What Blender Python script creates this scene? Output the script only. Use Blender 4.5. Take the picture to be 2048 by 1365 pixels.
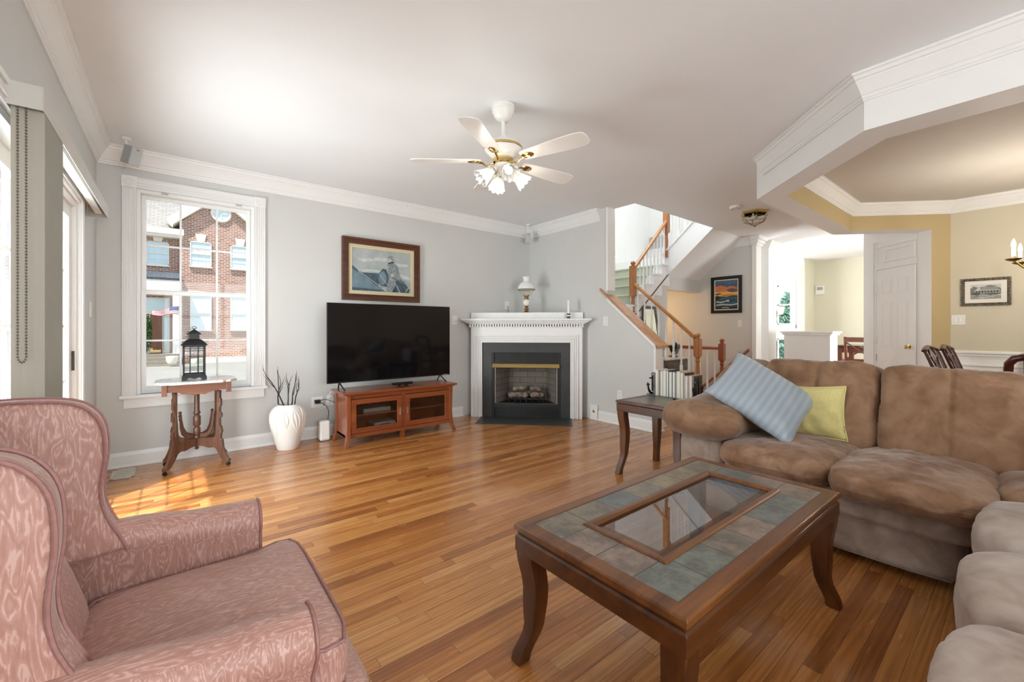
import bpy, bmesh, math, random
from mathutils import Vector, Matrix, noise
from math import pi, sin, cos, radians as R
random.seed(7)
for o in list(bpy.data.objects): bpy.data.objects.remove(o)
SC = bpy.context.scene
COL = SC.collection

# ------------------------------------------------------------------ camera
cam_d = bpy.data.cameras.new('camera'); cam = bpy.data.objects.new('camera', cam_d); COL.objects.link(cam)
cam_d.sensor_width = 36.0; cam_d.lens = 840.5/2048*36; cam_d.shift_y = -24.95/2048
cam_d.clip_start = 0.03; cam_d.clip_end = 200
cam.location = (0, 0, 1.21); cam.rotation_euler = (R(90), 0, R(51.22-90))
SC.camera = cam

# ------------------------------------------------------------------ exposure
SC.view_settings.view_transform = 'Standard'; SC.view_settings.look = 'None'
SC.view_settings.exposure = 0.45; SC.view_settings.gamma = 1.0
SC.view_settings.use_curve_mapping = False

# ------------------------------------------------------------------ sky
w = bpy.data.worlds.new('sky'); SC.world = w; w.use_nodes = True
nt = w.node_tree; nt.nodes.clear()
out = nt.nodes.new('ShaderNodeOutputWorld'); bg = nt.nodes.new('ShaderNodeBackground')
tc = nt.nodes.new('ShaderNodeTexCoord'); sx = nt.nodes.new('ShaderNodeSeparateXYZ')
rp = nt.nodes.new('ShaderNodeValToRGB')
rp.color_ramp.elements[0].position = 0.0; rp.color_ramp.elements[0].color = (0.93, 0.97, 1.0, 1)
rp.color_ramp.elements[1].position = 0.6; rp.color_ramp.elements[1].color = (0.62, 0.80, 1.0, 1)
nt.links.new(tc.outputs['Generated'], sx.inputs[0]); nt.links.new(sx.outputs[2], rp.inputs[0])
nt.links.new(rp.outputs[0], bg.inputs[0]); bg.inputs[1].default_value = 1.0
nt.links.new(bg.outputs[0], out.inputs[0])

# ------------------------------------------------------------------ sun, patio and stair daylight, added fill lamps
def sun(name, direction, strength, angle=0.6):
    d = bpy.data.lights.new(name, 'SUN'); d.energy = strength; d.angle = R(angle); d.color = (1, .96, .9)
    o = bpy.data.objects.new(name, d); COL.objects.link(o)
    o.rotation_euler = Vector(direction).to_track_quat('-Z', 'Y').to_euler(); return o
sun('sun', (0.42, 0.34, -1.0), 5.5)

def area(name, loc, direction, sx_, sy_, power, color=(1, 1, 1)):
    d = bpy.data.lights.new(name, 'AREA'); d.shape = 'RECTANGLE'; d.size = sx_; d.size_y = sy_
    d.energy = power; d.color = color
    o = bpy.data.objects.new(name, d); COL.objects.link(o); o.location = loc
    o.rotation_euler = Vector(direction).to_track_quat('-Z', 'Y').to_euler(); return o
area('fill_light_rear', (0.95, -2.95, 1.5), (0, 1, 0.40), 2.5, 1.9, 112, (.93, .975, 1))  # added fill lamp behind the camera, outside the unseen rear window
area('daylight_patio_door', (-0.80, 3.42, 1.05), (1, 0, 0.08), 1.2, 1.9, 84, (.92, .97, 1))
area('daylight_stair_top', (5.6, 4.3, 5.1), (0, 0, -1), 1.6, 1.2, 52, (.96, .98, 1))  # unseen lamp under the closed stair ceiling, for daylight from upstairs
area('fill_light_kitchen_back', (9.3, 4.95, 1.5), (0.45, -1, 0.15), 1.2, 1.9, 78, (.96, .99, 1))  # added fill lamp in front of the solid kitchen back wall
area('fill_light_kitchen_side', (9.2, -0.40, 1.5), (-0.35, 1, 0.5), 1.4, 1.6, 100, (.96, .99, 1))  # added fill lamp to brighten the half wall, column and hall

# ------------------------------------------------------------------ helpers
class B:
    def __init__(s): s.bm = bmesh.new()
    def face(s, vs, mi=0):
        try:
            f = s.bm.faces.new(vs); f.material_index = mi; return f
        except ValueError: return None
    def box(s, x0, x1, y0, y1, z0, z1, mi=0, M=None):
        if x0 > x1: x0, x1 = x1, x0
        if y0 > y1: y0, y1 = y1, y0
        if z0 > z1: z0, z1 = z1, z0
        c = [Vector((x, y, z)) for z in (z0, z1) for y in (y0, y1) for x in (x0, x1)]
        if M is not None: c = [M @ p for p in c]
        v = [s.bm.verts.new(p) for p in c]
        for q in ((0, 2, 3, 1), (4, 5, 7, 6), (0, 1, 5, 4), (2, 6, 7, 3), (0, 4, 6, 2), (1, 3, 7, 5)):
            s.face([v[i] for i in q], mi)
        return s
    def prism(s, poly, lo, hi, axis='z', mi=0, M=None, side_mi=None):
        # polygon in the two other axes (in x,y,z order), extruded along axis
        def P(a, b, t):
            p = Vector((a, b, t)) if axis == 'z' else Vector((a, t, b)) if axis == 'y' else Vector((t, a, b))
            return M @ p if M is not None else p
        ar = sum(poly[i][0]*poly[(i+1) % len(poly)][1]-poly[(i+1) % len(poly)][0]*poly[i][1] for i in range(len(poly)))
        if (ar < 0) != (axis == 'y'): poly = poly[::-1]
        a = [s.bm.verts.new(P(x, y, lo)) for x, y in poly]; b = [s.bm.verts.new(P(x, y, hi)) for x, y in poly]
        n = len(poly)
        s.face(a[::-1], mi); s.face(b, mi)
        for i in range(n):
            s.face([a[i], a[(i+1) % n], b[(i+1) % n], b[i]], mi if side_mi is None else side_mi)
        return s
    def lathe(s, prof, c=(0, 0, 0), seg=24, M=None, mi=0, sq=None):
        # prof = [(r,z)...]; sq = make it square-ish (number of sides)
        if sq: seg = sq
        rings = []
        for r, z in prof:
            if r < 1e-5:
                p = Vector((0, 0, z)); rings.append([p])
            else:
                k = r/cos(pi/4) if sq == 4 else r
                rings.append([Vector((k*cos(2*pi*(i+(.5 if sq else 0))/seg), k*sin(2*pi*(i+(.5 if sq else 0))/seg), z)) for i in range(seg)])
        C = Vector(c)
        vr = [[s.bm.verts.new((M @ p if M is not None else p)+C) for p in rg] for rg in rings]
        for a, b in zip(vr[:-1], vr[1:]):
            for i in range(seg):
                j = (i+1) % seg
                if len(a) == 1 and len(b) == 1: break
                if len(a) == 1: s.face([a[0], b[i], b[j]], mi)
                elif len(b) == 1: s.face([a[i], a[j], b[0]], mi)
                else: s.face([a[i], a[j], b[j], b[i]], mi)
        if len(vr[0]) > 1: s.face(vr[0][::-1], mi)
        if len(vr[-1]) > 1: s.face(vr[-1], mi)
        return s
    def tube(s, pts, r, seg=8, mi=0, closed=False, flat=1.0):
        pts = [Vector(p) for p in pts]; n = len(pts)
        rs = r if isinstance(r, (list, tuple)) else [r]*n
        rings = []; up = Vector((0, 0, 1))
        for i, p in enumerate(pts):
            if closed: t = pts[(i+1) % n]-pts[i-1]
            else: t = pts[min(i+1, n-1)]-pts[max(i-1, 0)]
            if t.length < 1e-9: t = Vector((0, 0, 1))
            t.normalize()
            if i == 0:
                u = t.cross(up)
                if u.length < 1e-3: u = t.cross(Vector((1, 0, 0)))
            else:
                u = u-t*u.dot(t)
                if u.length < 1e-4: u = t.cross(up)
            u.normalize(); v = t.cross(u)
            rings.append([s.bm.verts.new(p+(u*cos(2*pi*k/seg)+v*sin(2*pi*k/seg)*flat)*rs[i]) for k in range(seg)])
        m = n if closed else n-1
        for i in range(m):
            a, b = rings[i], rings[(i+1) % n]
            for k in range(seg): s.face([a[k], b[k], b[(k+1) % seg], a[(k+1) % seg]], mi)
        if not closed:
            s.face(rings[0], mi); s.face(rings[-1][::-1], mi)
        return s
    def sweep(s, path, prof, z0=0.0, closed=False, mi=0):
        # profile (offset to the right of travel, z) swept along xy path, mitred
        n = len(path); P = [Vector((p[0], p[1])) for p in path]
        def nrm(a, b):
            d = (b-a).normalized(); return Vector((d.y, -d.x))
        rings = []
        for i in range(n):
            ns = []
            if closed or i > 0: ns.append(nrm(P[i-1], P[i]))
            if closed or i < n-1: ns.append(nrm(P[i], P[(i+1) % n]))
            m = ns[0] if len(ns) == 1 else (ns[0]+ns[1])/(1+ns[0].dot(ns[1]))
            zz = path[i][2] if len(path[i]) > 2 else 0
            rings.append([s.bm.verts.new((P[i].x+m.x*d, P[i].y+m.y*d, z0+zz+z)) for d, z in prof])
        k = len(prof)
        for i in range(n if closed else n-1):
            a, b = rings[i], rings[(i+1) % n]
            for j in range(k): s.face([a[j], a[(j+1) % k], b[(j+1) % k], b[j]], mi)
        if not closed:
            s.face(rings[0][::-1], mi); s.face(rings[-1], mi)
        return s
    def puff(s, c, size, n=5.0, res=14, rot=None, fn=None, wr=0.0, ws=6.0, mi=0, seed=0):
        # rounded cushion: superellipsoid from a subdivided cube; fn(p_unit, p_world_local) deforms
        c = Vector(c); h = Vector(size)*.5
        nn = n if isinstance(n, (tuple, list)) else (n, n, n)
        cache = {}
        def V(p):
            key = tuple(round(q, 5) for q in p)
            if key in cache: return cache[key]
            q = Vector((max(-1, min(1, p[0])), max(-1, min(1, p[1])), max(-1, min(1, p[2]))))
            N_ = sum(nn)/3
            k = (abs(q.x)**N_+abs(q.y)**N_+abs(q.z)**N_)**(1/N_)
            u = q/k
            w_ = Vector((u.x*h.x, u.y*h.y, u.z*h.z))
            if fn: w_ = fn(u, w_)
            if wr:
                d = noise.noise((w_+c)*ws+Vector((seed, 0, 0)))*wr+noise.noise((w_+c)*ws*2.7+Vector((seed, 9, 0)))*wr*.45-(abs(noise.noise((w_+c)*Vector((ws*2.0, ws*1.2, ws)).length*.55+Vector((seed, 3, 7))))<.09)*wr*.16+noise.noise((w_+c)*ws*5.5+Vector((seed, 2, 2)))*wr*.22
                w_ = w_+Vector((u.x, u.y, u.z)).normalized()*d
            if rot is not None: w_ = rot @ w_
            cache[key] = s.bm.verts.new(w_+c); return cache[key]
        g = [math.tan((-1+2*i/res)*pi/4) for i in range(res+1)]
        for ax in range(3):
            for sg in (-1, 1):
                for i in range(res):
                    for j in range(res):
                        q = []
                        for a, b in ((g[i], g[j]), (g[i+1], g[j]), (g[i+1], g[j+1]), (g[i], g[j+1])):
                            p = [0, 0, 0]; p[ax] = sg; p[(ax+1) % 3] = a; p[(ax+2) % 3] = b
                            q.append(V(tuple(p)))
                        if sg < 0: q = q[::-1]
                        s.face(q, mi)
        return s

def link(name, data): 
    o = bpy.data.objects.new(name, data); COL.objects.link(o); return o
def make(name, b, m, parent=None, loc=None, bev=0.0, smooth=False, sub=0, world=False, ang=40, seg=2):
    """one mesh object from builder b; with parent its coordinates are local to the parent's thing (world=True: scene coordinates)"""
    bm = b.bm
    if parent is not None and world:
        root = parent
        while root.parent is not None: root = root.parent
        bm.transform(Matrix.LocRotScale(root.location, root.rotation_euler, None).inverted())
    if parent is None and loc is not None and world:
        bm.transform(Matrix.Translation(-Vector(loc)))
    bmesh.ops.recalc_face_normals(bm, faces=bm.faces)
    me = bpy.data.meshes.new(name); bm.to_mesh(me); bm.free()
    for q in (m if isinstance(m, (list, tuple)) else [m]): me.materials.append(q)
    o = link(name, me)
    if parent is not None: o.parent = parent
    if loc is not None: o.location = loc
    if smooth:
        for p in me.polygons: p.use_smooth = True
        me.set_sharp_from_angle(angle=R(ang))
    if bev:
        k = o.modifiers.new('bevel', 'BEVEL'); k.width = bev; k.segments = seg; k.limit_method = 'ANGLE'; k.angle_limit = R(35)
    if sub:
        k = o.modifiers.new('sub', 'SUBSURF'); k.levels = sub; k.render_levels = sub
    return o
def tag(o, label, cat, group=None):
    o['label'] = label; o['category'] = cat
    if group: o['group'] = group
    return o
def thing(name, label, cat, loc=(0, 0, 0), rz=0.0, group=None):
    o = bpy.data.objects.new(name, None); COL.objects.link(o); o.empty_display_size = .1
    o.location = loc; o.rotation_euler = (0, 0, rz); return tag(o, label, cat, group)
def struct(name, b, m, bev=0.0, smooth=False, parent=None):
    o = make(name, b, m, parent=parent, bev=bev, smooth=smooth)
    if parent is None: o['kind'] = 'structure'
    return o
def copy_tree(o, parent=None):
    c = o.copy(); COL.objects.link(c)
    if parent is not None: c.parent = parent
    for ch in list(o.children): copy_tree(ch, c)
    return c

# ------------------------------------------------------------------ materials
def lin(h):
    h = h.lstrip('#'); v = [int(h[i:i+2], 16)/255 for i in (0, 2, 4)]
    return tuple(x/12.92 if x <= .04045 else ((x+.055)/1.055)**2.4 for x in v)+(1,)
def base_mat(name):
    m = bpy.data.materials.new(name); m.use_nodes = True
    return m, m.node_tree, m.node_tree.nodes['Principled BSDF']
def nd(nt, typ, **kw):
    n = nt.nodes.new('ShaderNode'+typ)
    for k, v in kw.items():
        if k.startswith('i_'):
            key = k[2:]; key = int(key) if key.isdigit() else key.replace('_', ' ')
            s = n.inputs[key]
            if hasattr(v, 'is_output') or isinstance(v, bpy.types.NodeSocket): nt.links.new(v, s)
            else: s.default_value = v
        else: setattr(n, k, v)
    return n
def ramp(nt, fac, stops, interp='LINEAR'):
    n = nt.nodes.new('ShaderNodeValToRGB'); n.color_ramp.interpolation = interp
    e = n.color_ramp.elements
    while len(e) < len(stops): e.new(.5)
    for k, (p, c) in zip(e, stops): k.position = p; k.color = lin(c) if isinstance(c, str) else c
    nt.links.new(fac, n.inputs[0]); return n.outputs[0]
def mathn(nt, op, a, b=None, c=None):
    n = nt.nodes.new('ShaderNodeMath'); n.operation = op
    for i, v in enumerate((a, b, c)):
        if v is None: continue
        if isinstance(v, (int, float)): n.inputs[i].default_value = v
        else: nt.links.new(v, n.inputs[i])
    return n.outputs[0]
def mixc(nt, fac, a, b, mode='MIX'):
    n = nt.nodes.new('ShaderNodeMix'); n.data_type = 'RGBA'; n.blend_type = mode
    for i, v in ((0, fac), (6, a), (7, b)):
        if isinstance(v, (int, float)): n.inputs[i].default_value = v
        elif isinstance(v, str): n.inputs[i].default_value = lin(v)
        elif isinstance(v, tuple): n.inputs[i].default_value = v
        else: nt.links.new(v, n.inputs[i])
    return n.outputs[2]
def coords(nt, scale=(1, 1, 1), rot=(0, 0, 0), kind='Object'):
    t = nt.nodes.new('ShaderNodeTexCoord'); mp = nt.nodes.new('ShaderNodeMapping')
    mp.inputs['Scale'].default_value = scale; mp.inputs['Rotation'].default_value = rot
    nt.links.new(t.outputs[kind], mp.inputs[0]); return mp.outputs[0]
def bump(nt, bs, h, strength=.3, dist=.01):
    n = nt.nodes.new('ShaderNodeBump'); n.inputs['Strength'].default_value = strength; n.inputs['Distance'].default_value = dist
    nt.links.new(h, n.inputs['Height']); nt.links.new(n.outputs[0], bs.inputs['Normal'])
def plain(name, col, rough=.5, metal=0.0, spec=.5, var=.04, vs=8.0, bmp=0.0, emit=None, es=1.0, sheen=0.0):
    """paint-like material: one colour with a faint procedural mottling"""
    m, nt, bs = base_mat(name)
    c = lin(col) if isinstance(col, str) else col
    n = nd(nt, 'TexNoise', i_Vector=coords(nt), i_Scale=vs, i_Detail=4.0)
    f = ramp(nt, n.outputs[0], [(.3, tuple(max(0, x*(1-var)) for x in c[:3])+(1,)), (.7, tuple(min(1, x*(1+var)) for x in c[:3])+(1,))])
    nt.links.new(f, bs.inputs['Base Color'])
    bs.inputs['Roughness'].default_value = rough; bs.inputs['Metallic'].default_value = metal
    bs.inputs['Specular IOR Level'].default_value = spec
    if sheen: bs.inputs['Sheen Weight'].default_value = sheen; bs.inputs['Sheen Roughness'].default_value = .5
    if bmp: bump(nt, bs, n.outputs[0], bmp, .005)
    if emit:
        bs.inputs['Emission Color'].default_value = lin(emit); bs.inputs['Emission Strength'].default_value = es
    return m
def wood(name, dark, light, axis=0, scale=1.0, rough=.3, coat=0.2, contrast=(.3, .75)):
    m, nt, bs = base_mat(name)
    sc = [14*scale]*3; sc[axis] = 1.1*scale
    v = coords(nt, tuple(sc))
    n1 = nd(nt, 'TexNoise', i_Vector=v, i_Scale=1.6, i_Detail=6.0, i_Distortion=.6)
    n2 = nd(nt, 'TexNoise', i_Vector=v, i_Scale=9.0, i_Detail=3.0)
    f = mathn(nt, 'ADD', mathn(nt, 'MULTIPLY', n1.outputs[0], .75), mathn(nt, 'MULTIPLY', n2.outputs[0], .25))
    c = ramp(nt, f, [(contrast[0], dark), (contrast[1], light)])
    nt.links.new(c, bs.inputs['Base Color'])
    bs.inputs['Roughness'].default_value = rough; bs.inputs['Coat Weight'].default_value = coat; bs.inputs['Coat Roughness'].default_value = .15
    bump(nt, bs, f, .12, .003); return m
def glass_mat(name, tint=(1, 1, 1, 1), ior=1.45, rough=0.0, extra=0.0, alpha_tint=None):
    """thin pane: see-through with a Fresnel reflection, so daylight passes"""
    m = bpy.data.materials.new(name); m.use_nodes = True; nt = m.node_tree; nt.nodes.clear()
    o = nt.nodes.new('ShaderNodeOutputMaterial'); tr = nt.nodes.new('ShaderNodeBsdfTransparent'); gl = nt.nodes.new('ShaderNodeBsdfGlossy')
    tr.inputs[0].default_value = tint; gl.inputs['Roughness'].default_value = rough; gl.inputs[0].default_value = (.95, .97, 1, 1)
    fr = nt.nodes.new('ShaderNodeFresnel'); gm = nt.nodes.new('ShaderNodeNewGeometry')
    nt.links.new(mathn(nt, 'ADD', ior, mathn(nt, 'MULTIPLY', gm.outputs['Backfacing'], 1/ior-ior)), fr.inputs[0])
    mx = nt.nodes.new('ShaderNodeMixShader')
    f = mathn(nt, 'ADD', fr.outputs[0], extra) if extra else fr.outputs[0]
    nt.links.new(f, mx.inputs[0]); nt.links.new(tr.outputs[0], mx.inputs[1]); nt.links.new(gl.outputs[0], mx.inputs[2])
    nt.links.new(mx.outputs[0], o.inputs[0]); return m

M = {}
M['wall'] = plain('wall_paint_grey', '#d3d3d0', .6, var=.012, vs=3, spec=.25)
M['ceil'] = plain('ceiling_paint', '#f0f2f3', .8, var=.01, vs=2, spec=.15)
M['trim'] = plain('trim_white_gloss', '#efefed', .35, var=.008, spec=.4)
M['white'] = plain('white_paint', '#eeeeec', .5, var=.008, spec=.3)
M['stairwhite'] = plain('stair_white', '#f0f1f2', .45, var=.008, spec=.35)
M['tan'] = plain('dining_tan_shaded', '#c2ae84', .6, var=.015, vs=3, spec=.2)  # dining tan as it looks in shadow, shade put into the colour
M['tanlit'] = plain('dining_tan_lit', '#d0c8b2', .6, var=.015, vs=3, spec=.2)  # same dining tan where lit, light put into the colour
M['dceil'] = plain('dining_ceiling_paint', '#cfcac2', .8, var=.01, spec=.15)
M['kitchen'] = plain('kitchen_paint_yellow', '#dddac6', .6, var=.015, vs=3, spec=.2)
M['glass'] = glass_mat('window_glass', (.98, .99, .985, 1), 1.18)
M['plastic'] = plain('white_plastic', '#f2f1ec', .35, var=.01)
M['slot'] = plain('dark_slot', '#4a4a46', .6)
M['black'] = plain('black_plastic', '#0c0c0d', .32, var=.05)
M['blackmetal'] = plain('black_metal', '#141416', .42, metal=.2, var=.1)
M['brass'] = plain('polished_brass', '#dcc387', .14, metal=1.0, var=.03)
M['agedbrass'] = plain('aged_brass', '#a58a55', .3, metal=1.0, var=.1)
M['steel'] = plain('brushed_steel', '#b9b9b6', .3, metal=1.0, var=.03)
M['silver'] = plain('silver_plastic', '#aeb0b2', .35, metal=.35, var=.02)
M['ivory'] = plain('ivory_vinyl', '#b5afa2', .55, var=.02, spec=.3)
M['ivorydark'] = plain('taupe_vinyl', '#cdcac3', .5, var=.02, spec=.3)

def floor_mat():
    m, nt, bs = base_mat('oak_strip_floor')
    v = coords(nt); sep = nd(nt, 'SeparateXYZ', i_0=v); X, Y = sep.outputs[0], sep.outputs[1]
    wv, L = 0.0583, 0.95
    yr = mathn(nt, 'DIVIDE', Y, wv); row = mathn(nt, 'FLOOR', yr); fy = mathn(nt, 'FRACT', yr)
    wn = nd(nt, 'TexWhiteNoise', noise_dimensions='1D', i_W=row)
    xs = mathn(nt, 'ADD', mathn(nt, 'DIVIDE', X, L), mathn(nt, 'MULTIPLY', wn.outputs[0], 37.0))
    col = mathn(nt, 'FLOOR', xs); fx = mathn(nt, 'FRACT', xs)
    cid = nd(nt, 'CombineXYZ', i_0=col, i_1=row)
    wc = nd(nt, 'TexWhiteNoise', noise_dimensions='3D', i_Vector=cid.outputs[0])
    # grain, shifted for every strip
    gv = nd(nt, 'VectorMath', operation='MULTIPLY', i_0=v, i_1=(1.0, 14.0, 1.0))
    sh = nd(nt, 'VectorMath', operation='MULTIPLY', i_0=wc.outputs[1], i_1=(40.0, 40.0, 40.0))
    ga = nd(nt, 'VectorMath', operation='ADD', i_0=gv.outputs[0], i_1=sh.outputs[0])
    g1 = nd(nt, 'TexNoise', i_Vector=ga.outputs[0], i_Scale=3.2, i_Detail=5.0, i_Distortion=1.2)
    gv2 = nd(nt, 'VectorMath', operation='MULTIPLY', i_0=ga.outputs[0], i_1=(1.0, 3.0, 1.0))
    g2 = nd(nt, 'TexWave', wave_type='RINGS', i_Vector=ga.outputs[0], i_Scale=1.1, i_Distortion=9.0, i_Detail=2.0)
    g3 = nd(nt, 'TexNoise', i_Vector=gv2.outputs[0], i_Scale=9.0, i_Detail=2.0)
    tone = ramp(nt, wc.outputs[0], [(0.0, '#94592c'), (.12, '#ab6c36'), (.5, '#b97a40'), (.85, '#c4884c'), (1.0, '#cb945a')])
    gr = mathn(nt, 'ADD', mathn(nt, 'ADD', mathn(nt, 'MULTIPLY', g1.outputs[0], .5), mathn(nt, 'MULTIPLY', g2.outputs[0], .18)), mathn(nt, 'MULTIPLY', g3.outputs[0], .32))
    sh_ = ramp(nt, gr, [(.25, (.62, .56, .5, 1)), (.6, (1.06, 1.05, 1.03, 1))])
    c = mixc(nt, 1.0, tone, sh_, 'MULTIPLY')
    dy = mathn(nt, 'MINIMUM', fy, mathn(nt, 'SUBTRACT', 1.0, fy))
    dx = mathn(nt, 'MULTIPLY', mathn(nt, 'MINIMUM', fx, mathn(nt, 'SUBTRACT', 1.0, fx)), L/wv)
    d = mathn(nt, 'MINIMUM', dx, dy)
    seam = ramp(nt, d, [(.0, (.35, .3, .27, 1)), (.035, (1, 1, 1, 1))])
    c = mixc(nt, .8, c, mixc(nt, 1.0, c, seam, 'MULTIPLY'))
    nt.links.new(c, bs.inputs['Base Color'])
    nt.links.new(ramp(nt, g1.outputs[0], [(.2, (.2, .2, .2, 1)), (.8, (.3, .3, .3, 1))]), bs.inputs['Roughness'])
    bs.inputs['Coat Weight'].default_value = .35; bs.inputs['Coat Roughness'].default_value = .12
    hh = ramp(nt, d, [(.0, (0, 0, 0, 1)), (.06, (1, 1, 1, 1))])
    bump(nt, bs, hh, .35, .002); return m
M['floor'] = floor_mat()
M['cherry'] = wood('cherry_wood', '#6b3016', '#9c552f', 0, .6, .28, .35, (.25, .8))
M['cherryz'] = wood('cherry_wood_upright', '#6b3016', '#9c552f', 2, .6, .28, .35, (.25, .8))
M['walnutframe'] = wood('walnut_frame', '#3c1f12', '#6e3d24', 0, 1, .35, .2)
M['mahogany'] = wood('mahogany', '#2c0f0a', '#551e14', 2, .8, .25, .4)
M['parlor'] = wood('carved_walnut', '#43281c', '#75503c', 2, 1.2, .38, .15)
M['parlorx'] = wood('carved_walnut_rail', '#5e3622', '#8a5a40', 0, 1.2, .38, .15)
M['oak'] = wood('oak_rail', '#9a5f2c', '#c68a4c', 1, .8, .32, .25)
M['oakx'] = wood('oak_rail_across', '#9a5f2c', '#c68a4c', 0, .8, .32, .25)
M['oakz'] = wood('oak_newel', '#9c5f30', '#c78a52', 2, .8, .34, .25)
M['oakcap'] = wood('oak_cap', '#a8744a', '#d3a279', 1, .8, .3, .25)
M['redoak'] = wood('red_oak_rail', '#7e3a1c', '#a85a30', 1, .8, .3, .25)
M['darkwood'] = wood('dark_walnut_table', '#2a1406', '#6e3d18', 0, .7, .38, .12, (.28, .8))
M['tableedge'] = wood('table_top_edge', '#4a2812', '#8f5a2e', 0, .7, .34, .15, (.28, .8))
M['darkwoody'] = wood('dark_walnut_rail', '#221006', '#5f3415', 1, .7, .38, .12, (.28, .8))
M['darkwoodz'] = wood('dark_walnut_leg', '#2a1405', '#784219', 2, .7, .38, .12, (.28, .85))
M['kitchenwood'] = wood('kitchen_chair_wood', '#5e2c18', '#8d4a2a', 2, .8, .35, .2)

def suede(name, c1, c2, c3):
    m, nt, bs = base_mat(name); v = coords(nt)
    n1 = nd(nt, 'TexNoise', i_Vector=v, i_Scale=5.5, i_Detail=3.0, i_Distortion=.9)
    n2 = nd(nt, 'TexNoise', i_Vector=v, i_Scale=14.0, i_Detail=4.0, i_Distortion=.8)
    f = mathn(nt, 'ADD', mathn(nt, 'MULTIPLY', n1.outputs[0], .72), mathn(nt, 'MULTIPLY', n2.outputs[0], .28))
    nt.links.new(ramp(nt, f, [(.36, c1), (.5, c2), (.64, c3)]), bs.inputs['Base Color'])
    bs.inputs['Roughness'].default_value = .85; bs.inputs['Specular IOR Level'].default_value = .15
    bs.inputs['Sheen Weight'].default_value = .35; bs.inputs['Sheen Roughness'].default_value = .4
    n3 = nd(nt, 'TexNoise', i_Vector=v, i_Scale=26.0, i_Detail=4.0, i_Distortion=1.0)
    bump(nt, bs, n3.outputs[0], .16, .012); return m
M['suede'] = suede('brown_suede', '#7a5a42', '#8f6d54', '#a5876f')
M['suedelow'] = suede('brown_suede_pale', '#8f7c6e', '#a39184', '#b5a59a')
M['suedeback'] = suede('brown_suede_back', '#7b5d45', '#8d6c53', '#9c7d64')
M['suedepale'] = suede('pale_suede_nap', '#9d8b7e', '#b3a296', '#c4b6ac')  # lighter greyish suede for the right-hand seats

def moire(name, c1, c2, c3):
    """watered silk: contour lines of a stretched noise field"""
    m, nt, bs = base_mat(name); t = nt.nodes.new('ShaderNodeTexCoord')
    g = nd(nt, 'NewGeometry'); sn = nd(nt, 'SeparateXYZ', i_0=g.outputs['Normal'])
    up = mathn(nt, 'GREATER_THAN', mathn(nt, 'ABSOLUTE', sn.outputs[2]), .72)
    a = nd(nt, 'VectorMath', operation='MULTIPLY', i_0=t.outputs['Object'], i_1=(36.0, 36.0, 8.0))
    b = nd(nt, 'VectorMath', operation='MULTIPLY', i_0=t.outputs['Object'], i_1=(8.0, 40.0, 18.0))
    mv = nd(nt, 'Mix', data_type='VECTOR'); nt.links.new(up, mv.inputs[0]); nt.links.new(a.outputs[0], mv.inputs[4]); nt.links.new(b.outputs[0], mv.inputs[5])
    n1 = nd(nt, 'TexNoise', i_Vector=mv.outputs[1], i_Scale=1.0, i_Detail=1.5, i_Distortion=.5)
    k = nd(nt, 'VectorMath', operation='MULTIPLY', i_0=mv.outputs[1], i_1=(7.0, 7.0, 5.0))
    n2 = nd(nt, 'TexNoise', i_Vector=k.outputs[0], i_Scale=1.0, i_Detail=2.0)
    ph = mathn(nt, 'ADD', mathn(nt, 'MULTIPLY', n1.outputs[0], 52.0), mathn(nt, 'MULTIPLY', n2.outputs[0], 5.5))
    w_ = mathn(nt, 'SINE', ph)
    f = mathn(nt, 'ADD', mathn(nt, 'MULTIPLY', w_, .38), mathn(nt, 'MULTIPLY', n2.outputs[0], 1.25))
    nt.links.new(ramp(nt, f, [(.25, c1), (.62, c2), (.86, c2), (1.12, c3)]), bs.inputs['Base Color'])
    bs.inputs['Roughness'].default_value = .46; bs.inputs['Specular IOR Level'].default_value = .35
    bs.inputs['Sheen Weight'].default_value = .2; bs.inputs['Sheen Roughness'].default_value = .4
    bump(nt, bs, w_, .05, .002); return m
M['moire'] = moire('pink_moire', '#b08578', '#bc9084', '#cfaaa0')
M['piping'] = plain('mauve_piping', '#a0746e', .6, var=.14, vs=90)
# ================================================================== SETTING
CZ = 2.777
XL, YW, XR, YR = -.515, 4.98, 4.36, -2.6
# floor (with the basement stairwell left open)
b = B()
for x0, x1, y0, y1 in ((-.7, 6.57, -2.8, 5.2), (6.57, 7.7, -2.8, 3.0), (7.7, 12.2, -2.8, 5.2)): b.box(x0, x1, y0, y1, -.25, 0)
struct('floor', b, M['floor'])
# ceiling (open above the stairs)
b = B()
for x0, x1, y0, y1 in ((-.7, 4.49, -2.8, 5.2), (4.49, 12.2, -2.8, 3.135), (7.75, 12.2, 3.135, 5.2)): b.box(x0, x1, y0, y1, CZ, CZ+.3)
struct('ceiling', b, M['ceil'])

# wall_back with the window opening
WX0, WX1, WZ0, WZ1 = -.262, .636, .625, 2.45
b = B()
b.box(XL-.15, WX0, YW, YW+.15, 0, CZ); b.box(WX1, XR+.13, YW, YW+.15, 0, CZ)
b.box(WX0, WX1, YW, YW+.15, 0, WZ0); b.box(WX0, WX1, YW, YW+.15, WZ1, CZ)
struct('wall_back', b, M['wall'])
# wall_left with the patio door opening
DY0, DY1, DZ = 2.25, 4.06, 2.06
b = B()
b.box(XL-.15, XL, YR-.15, DY0, 0, CZ); b.box(XL-.15, XL, DY1, YW, 0, CZ); b.box(XL-.15, XL, DY0, DY1, DZ, CZ)
struct('wall_left', b, M['wall'])
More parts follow.
